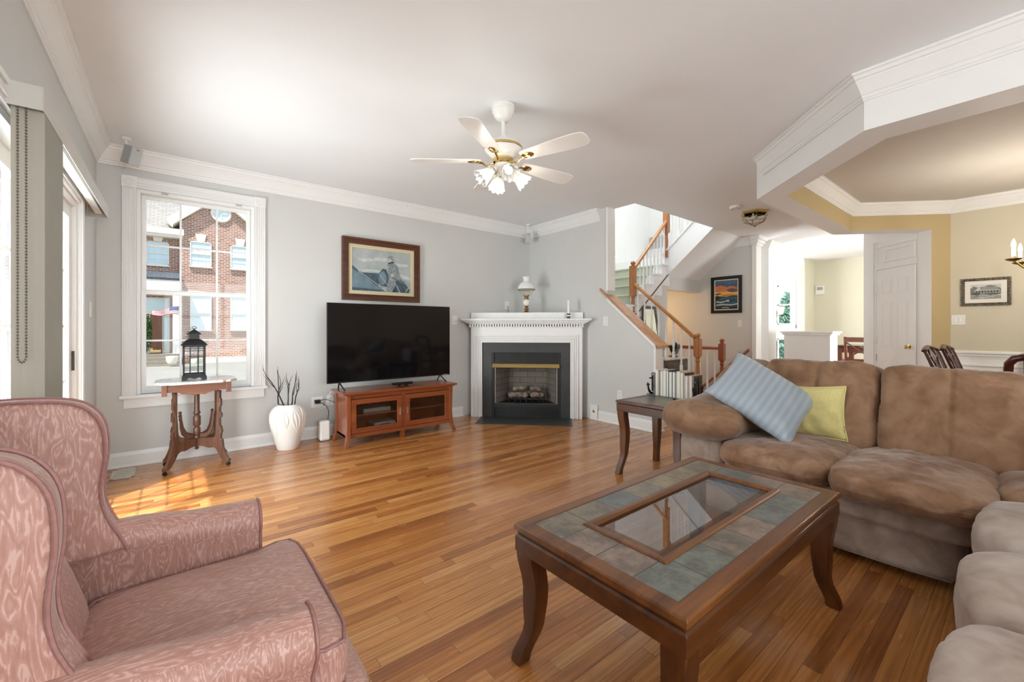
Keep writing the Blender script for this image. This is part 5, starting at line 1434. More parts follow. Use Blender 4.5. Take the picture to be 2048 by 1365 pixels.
# candle
cp = FA @ Vector((.575, -.035, 1.344))
t = thing('candle', 'tall white candle in a black and white cup near the right end of the mantel', 'candle', cp)
b = B(); b.lathe([(.030, 0), (.030, .006), (.022, .010), (.024, .060), (.026, .066), (.018, .066)], seg=20); make('candle_cup', b, plain('black_white_ceramic', '#2a2a2b', .3, var=.5, vs=30), t, smooth=True, ang=30)
b = B(); b.lathe([(.0245, .030), (.0255, .034), (.0255, .044), (.0245, .048)], seg=20); make('cup_band', b, M['plastic'], t, smooth=True)
b = B(); b.lathe([(.0185, .060), (.0185, .240), (.012, .246), (0, .246)], seg=18); c = make('wax_stick', b, M['plastic'], t, smooth=True, ang=40)
b = B(); b.tube([(0, 0, .244), (.001, 0, .256)], .0012, 5); make('wick', b, M['slot'], c)
# small white figurines at the left end of the mantel
fp = FA @ Vector((-.70, -.03, 1.343))
b = B(); b.lathe([(.018, 0), (.020, .012), (.010, .020), (.012, .028), (0, .034)], seg=14); b.lathe([(.012, 0), (.013, .010), (0, .018)], (.035, -.02, 0), 12)
b.bm.transform(Matrix.Scale(.9, 4)); tag(make('mantel_ornament', b, M['plastic'], loc=tuple(fp), smooth=True), 'tiny white ornament at the left end of the mantel shelf', 'ornament')

# ================================================================== CEILING FIXTURES
def bulb_mat(name, col, es):
    m, nt, bs = base_mat(name); bs.inputs['Emission Color'].default_value = lin(col); bs.inputs['Emission Strength'].default_value = es; bs.inputs['Base Color'].default_value = (1, 1, 1, 1)
    n = nd(nt, 'TexNoise', i_Vector=coords(nt), i_Scale=3.0); nt.links.new(ramp(nt, n.outputs[0], [(0, '#ffffff'), (1, '#f8f8f8')]), bs.inputs['Base Color']); return m
M['bulb'] = bulb_mat('lit_bulb', '#fff4e2', 1.7)
def frosted():
    m = bpy.data.materials.new('frosted_ribbed_glass'); m.use_nodes = True; nt = m.node_tree; nt.nodes.clear(); o = nt.nodes.new('ShaderNodeOutputMaterial')
    tl = nt.nodes.new('ShaderNodeBsdfTranslucent'); tl.inputs[0].default_value = (.55, .55, .54, 1); tr = nt.nodes.new('ShaderNodeBsdfTransparent'); gl = nt.nodes.new('ShaderNodeBsdfGlossy'); gl.inputs['Roughness'].default_value = .15
    m1 = nt.nodes.new('ShaderNodeMixShader'); m1.inputs[0].default_value = .45; nt.links.new(tl.outputs[0], m1.inputs[1]); nt.links.new(tr.outputs[0], m1.inputs[2])
    m2 = nt.nodes.new('ShaderNodeMixShader'); m2.inputs[0].default_value = .12; nt.links.new(m1.outputs[0], m2.inputs[1]); nt.links.new(gl.outputs[0], m2.inputs[2]); nt.links.new(m2.outputs[0], o.inputs[0])
    return m
M['frost'] = frosted()
M['fanwhite'] = plain('fan_white', '#eceae4', .3, var=.01)
def build_fan():
    cx, cy = 1.805, 2.345
    t = thing('ceiling_fan', 'white five-blade ceiling fan with brass arms and four lit glass shades', 'ceiling fan', (cx, cy, CZ))
    b = B(); b.lathe([(.078, -.0005), (.082, -.020), (.074, -.028), (.078, -.046), (.068, -.060), (.066, -.070), (.052, -.094), (.038, -.108), (.016, -.112)], seg=32); make('canopy', b, M['fanwhite'], t, smooth=True, ang=50)
    b = B(); b.lathe([(.0135, -.09), (.0135, -.20), (.022, -.21), (.036, -.235), (.036, -.248)], seg=20); make('downrod', b, M['fanwhite'], t, smooth=True, ang=50)
    b = B(); b.lathe([(.036, -.222), (.085, -.232), (.118, -.250), (.132, -.272), (.136, -.292), (.128, -.300), (.122, -.312), (.108, -.330), (.085, -.345), (.068, -.352), (.068, -.362)], seg=36); b.bm.transform(Matrix.Translation((0, 0, -.022))); mh = make('motor_housing', b, M['fanwhite'], t, smooth=True, ang=50)
    b = B(); b.lathe([(.1305, -.290), (.1365, -.298), (.1375, -.310), (.1335, -.3145), (.13, -.312)], seg=36); make('trim_band', b, M['brass'], mh, smooth=True)
    b = B(); b.lathe([(.068, -.372), (.074, -.380), (.074, -.404), (.062, -.408), (.062, -.415)], seg=32); make('brass_ring', b, M['brass'], t, smooth=True, ang=50)
    b = B(); b.lathe([(.06, -.372), (.062, -.40), (.058, -.425), (.048, -.445), (.050, -.456), (.040, -.475), (.020, -.490), (.008, -.50), (0, -.505)], seg=28); make('light_fitter', b, M['fanwhite'], t, smooth=True, ang=50)
    for k in range(5):
        a = R(-2+72*k); Mz = Matrix.Translation((0, 0, -.036)) @ Matrix.Rotation(a, 4, 'Z')
        tilt = Matrix.Translation((.20, 0, -.352)) @ Matrix.Rotation(R(-11), 4, 'X') @ Matrix.Translation((-.20, 0, 0))
        out_ = [(.155, -.034), (.165, -.045), (.20, -.052), (.40, -.066), (.56, -.073), (.60, -.070), (.632, -.060), (.644, -.038), (.648, 0), (.644, .038), (.632, .060), (.60, .070), (.56, .073), (.40, .066), (.20, .052), (.165, .045), (.155, .034)]
        b = B(); b.prism(out_, -.0035, .0035, 'z', M=Mz @ tilt); bl = make('blade', b, M['fanwhite'], t, bev=.0015)
        b = B()
        pts = [(.062, 0, -.362), (.085, 0, -.372), (.105, 0, -.385), (.125, 0, -.382), (.145, 0, -.366), (.175, 0, -.361)]
        b.tube([Mz @ Vector(p) for p in pts], [.011, .010, .009, .009, .010, .011], 8, flat=.7)
        b.lathe([(0, -.012), (.024, -.0115), (.030, -.006), (.030, -.004)], (0, 0, 0), 18, M=Mz @ tilt @ Matrix.Translation((.205, 0, 0)) @ Matrix.Diagonal((1.6, 1, 1, 1)))
        make('blade_arm', b, M['brass'], t, smooth=True)
    for k in range(4):
        a = R(250+90*k); Mz = Matrix.Rotation(a, 4, 'Z')
        Md = Mz @ Matrix.Translation((.048, 0, -.438)) @ Matrix.Rotation(R(180-52), 4, 'Y')    # local +z points out and down
        b = B(); b.lathe([(.016, -.01), (.018, .010), (.024, .018), (.024, .040), (.020, .042)], (0, 0, 0), 18, M=Md); ho = make('lamp_holder', b, M['fanwhite'], t, smooth=True, ang=50)
        prof = [(.026, .030), (.030, .040), (.034, .060), (.040, .085), (.049, .115), (.058, .140), (.062, .150)]
        b = B(); seg = 40; rings = []
        for sgn in (0, 1):
            for r, z in (prof if not sgn else prof[::-1]):
                ring = []
                for i in range(seg):
                    an = 2*pi*i/seg; rr = r*(1+.05*(z/.15)*cos(an*10))-(0 if not sgn else .0022); zz = z+(.006*cos(an*10) if z > .145 else 0)
                    ring.append(Md @ Vector((rr*cos(an), rr*sin(an), zz)))
                rings.append(ring)
        loft(b, rings, cap=False); make('glass_shade', b, M['frost'], t, smooth=True)
        b = B(); b.lathe([(.012, .042), (.014, .058), (.025, .078), (.028, .095), (.022, .114), (.010, .122), (0, .124)], (0, 0, 0), 18, M=Md); make('bulb', b, M['bulb'], t, smooth=True)
        d = bpy.data.lights.new('fan_bulb_light', 'POINT'); d.energy = FAN_W; d.color = (1, .95, .87); d.shadow_soft_size = .03
        o = link('fan_bulb_light', d); o.location = Vector((cx, cy, CZ))+(Md @ Vector((0, 0, .165)))
FAN_W = 1.0
build_fan()
# flush brass and glass light in the hall
t = thing('flush_ceiling_light', 'six-sided brass and glass light on the hall ceiling', 'ceiling light', (6.08, 2.36, CZ))
b = B(); b.lathe([(.175, -.0005), (.175, -.022), (.150, -.035), (.150, -.0005)], sq=6, seg=6); make('ceiling_pan', b, M['brass'], t)
b = B(); hexp = [(.158*cos(2*pi*(k+.5)/6), .158*sin(2*pi*(k+.5)/6)) for k in range(6)]; low = [(.135*cos(2*pi*(k+.5)/6), .135*sin(2*pi*(k+.5)/6)) for k in range(6)]
for k in range(6):
    p, q = hexp[k], hexp[(k+1) % 6]; p2, q2 = low[k], low[(k+1) % 6]; m_ = ((p2[0]+q2[0])/2, (p2[1]+q2[1])/2)
    b.tube([(*p, -.03), (*p2, -.125)], .003, 6); b.tube([(*p2, -.125), (*q2, -.125)], .003, 6); b.tube([(*p2, -.125), (0, 0, -.19)], .003, 6); b.tube([(*p, -.075), (*q, -.075)], .0025, 6)
    b.tube([(*m_, -.125), (0, 0, -.19)], .0025, 6)
b.lathe([(.012, -.185), (.014, -.195), (0, -.205)], seg=12); make('came_frame', b, M['agedbrass'], t, smooth=True)
b = B(); v = [b.bm.verts.new((*p, -.035)) for p in hexp]; v2 = [b.bm.verts.new((*p, -.124)) for p in low]; tip = b.bm.verts.new((0, 0, -.188))
for k in range(6): b.face([v[k], v[(k+1) % 6], v2[(k+1) % 6], v2[k]]); b.face([v2[k], v2[(k+1) % 6], tip])
make('glass_panes', b, M['glass'], t)
b = B()
for s in (-1, 1): b.lathe([(.012, -.03), (.012, -.055), (.026, -.075), (.026, -.09), (0, -.105)], (s*.05, 0, 0), 14)
make('bulb', b, M['plastic'], t, smooth=True)
t = thing('smoke_detector', 'round white smoke detector on the ceiling beside the flush light', 'smoke detector', (5.60, 2.40, CZ))
b = B(); b.lathe([(.070, -.0005), (.072, -.018), (.062, -.034), (.030, -.040), (0, -.040)], seg=28); make('housing', b, M['plastic'], t, smooth=True, ang=50)
b = B(); b.lathe([(.058, -.030), (.066, -.026)], seg=28); b.lathe([(.050, -.0385), (.056, -.036)], seg=28); make('vent_ring', b, M['silver'], t, smooth=True)

# ================================================================== STAIR RAILINGS
def newel(b, x, y, z0, z1, w_=.082, turned=True, turn=(.30, .78)):
    """square block, turned shaft, square block, ball top"""
    h = z1-z0; a, c = z0+h*turn[0], z0+h*turn[1]
    hw = w_/2
    if turned:
        b.box(x-hw, x+hw, y-hw, y+hw, z0, a)
        L_ = c-a
        b.lathe([(hw*.98, 0), (hw*.8, .02*L_), (hw*.62, .05*L_), (hw*.85, .09*L_), (hw*.85, .12*L_), (hw*.6, .16*L_), (hw*.72, .3*L_), (hw*.80, .55*L_), (hw*.62, .80*L_), (hw*.55, .86*L_), (hw*.82, .90*L_), (hw*.6, .94*L_), (hw*.98, L_)], (x, y, a), 16)
        b.box(x-hw, x+hw, y-hw, y+hw, c, z1-.085)
    else: b.box(x-hw, x+hw, y-hw, y+hw, z0, z1-.085)
    b.lathe([(hw*.9, -.002), (hw*1.0, .008), (hw*.55, .016), (hw*.55, .024), (hw*.85, .034), (hw*.95, .052), (hw*.75, .072), (hw*.3, .083), (0, .085)], (x, y, z1-.085), 18)
def baluster(b, x, y, z0, z1):
    h = z1-z0; q = .016
    b.box(x-q, x+q, y-q, y+q, z0, z0+h*.16)
    b.lathe([(q, 0), (q*.7, .02*h), (q*1.1, .05*h), (q*.7, .08*h), (q*1.15, .16*h), (q*1.1, .24*h), (q*.72, .5*h), (q*.62, .84*h)], (x, y, z0+h*.16), 10)
RAILP = [(-.030, -.022), (.030, -.022), (.030, .004), (.026, .018), (.014, .028), (-.014, .028), (-.026, .018), (-.030, .004)]
def rail(b, p0, p1, axis):
    p0, p1 = Vector(p0), Vector(p1)
    secs = [[(p.x+(u if axis == 'y' else 0), p.y+(u if axis == 'x' else 0), p.z+v) for u, v in RAILP] for p in (p0, p1)]
    loft(b, secs)
BX = 5.60
t = thing('stair_railing', 'oak handrail with white balusters on the lowest stair flight, behind the knee wall', 'stair railing', (BX, 2.90, 0))
b = B(); newel(b, BX, 2.90, 0.0, 1.15, turn=(.16, .72)); make('newel_post', b, M['oakz'], t, smooth=True, ang=40, world=True)
b = B(); rail(b, (BX, 2.942, 1.085), (BX, 3.902, 1.891), 'y'); make('handrail', b, M['oak'], t, smooth=True, ang=40, world=True)
for k in range(8):
    y = 3.02+.119*k; st = max(0, math.floor((y-2.56)/.23)+1); zb = min(.197*st, 1.379)
    b = B(); baluster(b, BX, y, zb if y > 3.94 or True else 0, 1.075+.84*(y-2.93)); make('baluster', b, M['stairwhite'], t, smooth=True, ang=40, world=True)
for yy, zz in ((2.93, 0),):
    pass
t = thing('stair_railing', 'oak handrail with white balusters rising to the right on the middle stair flight', 'stair railing', (BX, 3.94, 1.40))
b = B(); newel(b, BX, 3.945, .95, 2.27, turn=(.38, .58)); make('newel_post', b, M['oakz'], t, smooth=True, ang=40, world=True)
b = B(); rail(b, (BX+.03, 3.945, 2.16), (6.53, 3.945, 3.03), 'x'); make('handrail', b, M['oakx'], t, smooth=True, ang=40, world=True)
for k in range(9):
    x = BX+.10+.1*k; i_ = max(0, min(4, int((x-5.45)/.235))); zb = 1.38+.18*(i_+1)+.02
    b = B(); baluster(b, x, 3.955, zb, 2.15+.935*(x-BX-.03)); make('baluster', b, M['stairwhite'], t, smooth=True, ang=40, world=True)
t = thing('stair_railing', 'upper oak newel and white balusters on the white stringer of the top flight', 'stair railing', (6.57, 3.95, 2.5))
b = B(); newel(b, 6.57, 3.955, 2.42, 3.62, turn=(.10, .36)); make('newel_post', b, M['oakz'], t, smooth=True, ang=40, world=True)
b = B(); rail(b, (6.57, 3.92, 3.42), (6.57, 2.9, 4.30), 'y'); make('handrail', b, M['oak'], t, smooth=True, ang=40, world=True)
for k in range(8):
    y = 3.86-.125*k; b = B(); baluster(b, 6.57, y, 2.53+.857*(3.98-y), 3.40+.863*(3.92-y)); make('baluster', b, M['stairwhite'], t, smooth=True, ang=40, world=True)
t = thing('stair_railing', 'level red-oak guard rail with white balusters beside the basement stairs', 'stair railing', (6.53, 3.0, 0))
b = B(); newel(b, 6.53, 3.0, 0, 1.06, .078, turn=(.2, .68)); make('newel_post', b, M['redoak'], t, smooth=True, ang=40, world=True)
b = B(); rail(b, (6.53, 3.03, .905), (6.53, 3.93, .905), 'y'); make('handrail', b, M['redoak'], t, smooth=True, ang=40, world=True)
for k in range(7):
    y = 3.11+.118*k; b = B(); baluster(b, 6.53, y, 0, .89); make('baluster', b, M['stairwhite'], t, smooth=True, ang=40, world=True)
t = thing('wall_handrail', 'red-oak wall handrail sloping down into the basement stairs', 'handrail', (7.66, 3.08, .84))
b = B(); rail(b, (7.635, 3.06, .835), (7.635, 4.3, -.26), 'y'); make('handrail', b, M['redoak'], t, smooth=True, ang=40, world=True)
for y, z in ((3.18, .73), (4.0, .005)): 
    b = B(); b.tube([(7.635, y, z-.02), (7.635, y, z-.05), (7.6995, y, z-.06)], .007, 6); make('rail_bracket', b, M['agedbrass'], t, smooth=True, world=True)

# ================================================================== HALL FURNITURE BEHIND THE STAIRS
t = thing('hall_chest', 'small grey-brown wooden chest with a pale top seen between the balusters', 'chest', (6.11, 3.70, 0))
M['greywood'] = wood('weathered_grey_wood', '#4c453e', '#7c746a', 0, .8, .5, .05)
b = B(); b.box(5.78, 6.44, 3.50, 3.90, .06, .725); make('carcass', b, M['greywood'], t, bev=.004, world=True)
b = B(); b.box(5.76, 6.46, 3.475, 3.92, .725, .755); make('chest_top', b, M['marble'], t, bev=.004, world=True)
for z0, z1 in ((.56, .70), (.36, .53), (.12, .33)):
    b = B(); b.box(5.81, 6.41, 3.485, 3.50, z0, z1); b.box(5.83, 6.39, 3.48, 3.486, z0+.02, z1-.02); d_ = make('drawer', b, M['greywood'], t, bev=.003, world=True)
    for x in (5.96, 6.26): b = B(); b.lathe([(.006, 0), (.006, .012), (.014, .018), (.010, .026), (0, .027)], (x, 3.48, (z0+z1)/2), 12, M=Matrix.Rotation(R(90), 3, 'X')); make('knob', b, M['agedbrass'], d_, smooth=True, world=True)
for x in (5.80, 6.42):
    for y in (3.52, 3.88): b = B(); b.lathe([(.012, 0), (.02, .06)], (x, y, 0), 10); make('foot', b, M['greywood'], t, world=True)
t = thing('mirror', 'dark-framed standing mirror behind the stair balusters', 'mirror', (5.99, 3.88, .755))
mm, nt, bs = base_mat('mirror_glass'); bs.inputs['Metallic'].default_value = 1; bs.inputs['Roughness'].default_value = .03
n = nd(nt, 'TexNoise', i_Vector=coords(nt), i_Scale=4.0); nt.links.new(ramp(nt, n.outputs[0], [(0, '#e8ebec'), (1, '#f2f4f5')]), bs.inputs['Base Color'])
Q = Matrix.Translation((5.985, 3.80, .756)) @ Matrix.Rotation(R(-8), 4, 'X')
b = B(); w_, h_, f = .19, .82, .045
b.box(-w_, -w_+f, -.012, .016, 0, h_, M=Q); b.box(w_-f, w_, -.012, .016, 0, h_, M=Q); b.box(-w_+f, w_-f, -.012, .016, 0, f, M=Q); b.box(-w_+f, w_-f, -.012, .016, h_-f, h_, M=Q); make('mirror_frame', b, M['greywood'], t, bev=.006, world=True)
b = B(); b.box(-w_+f-.005, w_-f+.005, -.002, .004, f-.005, h_-f+.005, M=Q); make('mirror_glass', b, mm, t, world=True)
t = thing('driftwood_ornament', 'dark twisted ornament on the pale chest top behind the balusters', 'ornament', (6.28, 3.66, .755))
b = B(); rnd = random.Random(11)
b.lathe([(.07, 0), (.07, .012), (.03, .02), (.025, .04)], seg=16)
for k in range(6):
    a = k*1.05; b.tube([(0, 0, .03), (.03*cos(a), .03*sin(a), .08+.01*k), (.07*cos(a+.6), .05*sin(a+.6), .12+.018*k), (.05*cos(a+1.4), .05*sin(a+1.4), .16+.016*k)], [.014, .018, .014, .006], 8)
make('twisted_stem', b, M['blackmetal'], t, smooth=True)
b = B(); b.puff((0, 0, 0), (.05, .05, .20), n=3, res=6, rot=Matrix.Rotation(R(35), 3, 'Y')); b.bm.transform(Matrix.Translation((.035, -.05, .12))); make('wood_piece', b, M['greywood'], t, smooth=True)
t = thing('return_air_grille', 'grey louvred air grille high on the stairwell wall', 'vent', (7.70, 4.84, 2.98))
b = B(); b.box(7.685, 7.6995, 4.66, 5.02, 2.86, 3.10); make('frame', b, M['silver'], t, bev=.003, world=True)
b = B()
for k in range(9): b.box(7.680, 7.686, 4.69, 4.99, 2.885+.0235*k, 2.895+.0235*k)
b.box(7.679, 7.686, 4.82, 4.86, 2.87, 3.09); make('louvres', b, M['steel'], t, world=True)
# seascape on the foyer wall
PB.update({'night': plain('painted_blue_dusk', '#3d6a8c', .6, var=.3, vs=12), 'orange': plain('painted_orange_cloud', '#c4774c', .6, var=.2, vs=14), 'yellow': plain('painted_yellow_sky', '#d9b04e', .6, var=.12, vs=10), 'teal': plain('painted_teal_sea', '#1e4a55', .6, var=.35, vs=16), 'dark': plain('painted_dark_shore', '#16191c', .6, var=.3, vs=16), 'plum': plain('painted_plum_cloud', '#5d5460', .6, var=.25, vs=14), 'white': plain('painted_white_wave', '#cfd8d8', .6, var=.1, vs=18)})
sea = [(PB['night'], [(0, 0), (1, 0), (1, 1), (0, 1)]), (PB['plum'], [(0, .86), (.3, .92), (.6, .84), (1, .9), (1, .80), (.7, .76), (.4, .83), (0, .78)]), (PB['orange'], [(0, .80), (.25, .84), (.5, .76), (.75, .80), (1, .72), (1, .60), (.6, .64), (.3, .60), (0, .66)]),
       (PB['yellow'], [(0, .63), (.3, .60), (.5, .62), (.75, .58), (1, .62), (1, .44), (0, .42)]), (PB['plum'], [(.5, .68), (.75, .72), (1, .68), (1, .60), (.8, .57), (.6, .62)]), (PB['plum'], [(0, .55), (.18, .58), (.32, .53), (.15, .50), (0, .50)]), (PB['orange'], [(.3, .5), (.6, .53), (1, .49), (1, .45), (.3, .45)]),
       (PB['teal'], [(0, .44), (.2, .46), (.5, .43), (.8, .47), (1, .46), (1, 0), (0, 0)]), (PB['dark'], [(0, .46), (.12, .48), (.2, .44), (.28, .38), (.12, .32), (0, .26)]), (PB['night'], strip([(.2, .36), (.5, .38), (.95, .37)], .008)), (PB['white'], strip([(.05, .27), (.25, .24), (.42, .26), (.60, .31), (.64, .29), (.5, .24)], .012)),
       (PB['white'], strip([(.05, .15), (.35, .16), (.7, .14), (1, .17)], .010)), (PB['night'], strip([(.1, .20), (.5, .19), (.95, .22)], .008)), (PB['dark'], [(0, .08), (.4, .10), (1, .07), (1, 0), (0, 0)]), (PB['white'], strip([(.3, .05), (.5, .06), (.62, .045)], .006))]
framed('framed_picture', 'black-framed sunset seascape on the foyer wall right of the stairs', 3.19, 3.725, 1.485, 2.143, 7.70, .055, .03, M['black'], plain('pale_mat_board', '#d8d0bd', .8, var=.02), .018, sea, ax='x')
onX = lambda X_, y, z: (lambda u, v, d: Vector((X_-d, y-u, z+v)))
plate('light_switch', 'white rocker switch on the foyer wall below the seascape', 'light switch', onX(7.70, 3.227, 1.30), kind='switch')
# ================================================================== BOOKS ON THE END TABLE
paper, nt, bs = base_mat('book_pages'); v = coords(nt, (1, 260, 1)); n = nd(nt, 'TexNoise', i_Vector=v, i_Scale=3.0, i_Detail=2.0)
nt.links.new(ramp(nt, n.outputs[0], [(.35, '#d6d2c6'), (.65, '#efece3')]), bs.inputs['Base Color']); bs.inputs['Roughness'].default_value = .8
def cover(col): return plain('book_cover_'+col.strip('#'), col, .5, var=.05, vs=30)
BK = [  # thickness, height, depth, cover, label
 (.022, .232, .165, '#e8e6e0', 'tall white book with pale covers, first of the row beside the anchor bookend'),
 (.012, .226, .160, '#b79e72', 'thin tan book, second of the row from the anchor bookend'),
 (.009, .226, .158, '#2c2a28', 'very thin black book between the tan and the grey one'),
 (.026, .228, .165, '#8b8f90', 'thick grey-jacketed book with white pages, fourth from the anchor bookend'),
 (.030, .231, .165, '#dcdbd6', 'thick off-white book in the left half of the row'),
 (.024, .232, .166, '#2d3236', 'dark-covered white-paged book just left of the row middle'),
 (.032, .224, .165, '#26282a', 'thick black-covered book with a bright page block in the row middle'),
 (.028, .226, .165, '#3d4347', 'charcoal-covered book just right of the row middle'),
 (.010, .222, .155, '#53585a', 'slim slate-grey book right of the charcoal one'),
 (.034, .232, .168, '#c9c8c2', 'widest pale book, tallest in the right half of the row'),
 (.026, .224, .160, '#d9c48f', 'cream-yellow book in the right half of the row'),
 (.014, .220, .158, '#3b3030', 'thin dark brown book beside the cream-yellow one'),
 (.022, .200, .150, '#e4e0d4', 'shorter white book third from the right end of the row'),
 (.012, .205, .150, '#c73d8a', 'thin magenta-topped book near the right end of the row'),
 (.026, .206, .155, '#cfc5ac', 'beige book at the right end of the row beside the dark bookend'),
]
by = 2.115; HB = .615-.002; bx = 3.335
def book(th, h, dp, col, label, y1):
    t = thing('book', label, 'book', (bx+dp/2, y1-th/2, HB), group='books between the anchor bookends'); c = min(.0025, th*.22)
    b = B(); b.box(-dp/2+.003, dp/2-.004, -th/2+c, th/2-c, .004, h-.005); make('page_block', b, paper, t)
    b = B(); b.box(-dp/2, dp/2, -th/2, -th/2+c, 0, h); b.box(-dp/2, dp/2, th/2-c, th/2, 0, h); b.box(dp/2-.003, dp/2, -th/2+c, th/2-c, 0, h); make('cover', b, cover(col), t, bev=.0008)
def bookend(label, y0, sgn):
    t = thing('anchor_bookend', label, 'bookend', (bx+.06, y0, HB)); m = M['blackmetal']
    b = B(); b.box(bx-.005, bx+.135, y0-.009, y0+.009, HB, HB+.205); b.box(bx-.005, bx+.135, y0-.001 if sgn > 0 else y0-.075, y0+.075 if sgn > 0 else y0+.001, HB, HB+.012); make('upright_plate', b, M['greywood'], t, bev=.002, world=True)
    b = B(); yy = y0+sgn*.030; xx = bx+.02
    b.tube([(xx, yy, HB+.035), (xx, yy, HB+.17)], .010, 10); b.tube([(xx-.045, yy, HB+.155), (xx+.045, yy, HB+.155)], .007, 8)
    arc = [(xx-.07*sin(a), yy, HB+.10-.085*cos(a)) for a in [R(-88+176*k/16) for k in range(17)]]
    b.tube(arc, [.006+.006*sin(pi*k/16) for k in range(17)], 8)
    for s in (-1, 1): b.lathe([(.016, 0), (0, .03)], (xx-s*.07, yy, HB+.095), 8, M=Matrix.Rotation(R(-20*s), 3, 'Y'))
    b.tube([(xx+.014*cos(k*pi/8), yy, HB+.186+.014*sin(k*pi/8)) for k in range(16)], .004, 6, closed=True)
    make('anchor', b, m, t, smooth=True, world=True)
bookend('dark cast anchor bookend at the left end of the book row', by+.0105, 1)
y_ = by
for th, h, dp, col, lab in BK:
    book(th, h, dp, col, lab, y_); y_ -= th+.0008
bookend('dark anchor bookend half hidden by the sofa arm at the right of the books', y_-.0105, -1)
t = thing('remote_control', 'black remote lying on the end table in front of the books', 'remote', (3.24, 1.80, .613))
b = B(); b.puff((0, 0, .010), (.045, .17, .019), n=5, res=6); make('housing', b, M['black'], t, smooth=True)
b = B()
for k in range(6):
    for j in (-1, 1): b.lathe([(.005, 0), (.004, .002)], (j*.010, -.06+.022*k, .0185), 8)
make('button_pad', b, M['slot'], t)

# ================================================================== DINING ROOM
onXD = onX(7.43, 0, 0)
gold, nt, bs = base_mat('bronze_rope_frame'); n = nd(nt, 'TexNoise', i_Vector=coords(nt), i_Scale=60.0); nt.links.new(ramp(nt, n.outputs[0], [(.35, '#3a332a'), (.65, '#7d7361')]), bs.inputs['Base Color']); bs.inputs['Metallic'].default_value = .5; bs.inputs['Roughness'].default_value = .4
PB.update({'photo': plain('photo_grey', '#8d8f88', .5, var=.25, vs=40), 'plight': plain('photo_light', '#c7c8c3', .5, var=.1, vs=30), 'pdark': plain('photo_dark', '#4a4c48', .5, var=.4, vs=50), 'pmid': plain('photo_mid', '#74766f', .5, var=.35, vs=60)})
house = [(PB['plight'], [(0, 0), (1, 0), (1, 1), (0, 1)]), (PB['pmid'], [(0, .3), (0, .75), (.12, .9), (.25, .8), (.45, .85), (.6, .95), (.8, .9), (1, .7), (1, .3)]), (PB['plight'], [(.16, .6), (.28, .85), (.40, .6)]), (PB['photo'], [(.3, .6), (.38, .85), (.86, .85), (.95, .6)]), (PB['plight'], [(.12, .58), (.96, .58), (.96, .62), (.12, .62)]),
         (PB['pdark'], [(.14, .36), (.95, .36), (.95, .58), (.14, .58)])]
for k in range(9): x = .15+.098*k; house.append((PB['plight'], [(x, .34), (x+.014, .34), (x+.014, .58), (x, .58)]))
house += [(PB['plight'], [(.12, .40), (.95, .40), (.95, .425), (.12, .425)]), (PB['pdark'], blob(.2, .36, .16, .08, wob=.5, seed=3)), (PB['pdark'], blob(.7, .34, .26, .07, wob=.5, seed=5)), (PB['photo'], [(0, 0), (1, 0), (1, .22), (0, .28)]), (PB['plight'], [(.2, .1), (.75, .16), (.8, .13), (.3, .06)])]
framed('framed_picture', 'small rope-framed black-and-white print of a porch house on the tan wall', .168, .562, 1.481, 1.805, 7.43, .032, .022, gold, plain('white_mat_board', '#e6e3da', .8, var=.02), .045, house, ax='x')
plate('light_switch', 'white double rocker switch on the tan dining wall', 'light switch', onX(7.43, .585, 1.315), kind='switch', gang=2, w_=.07)
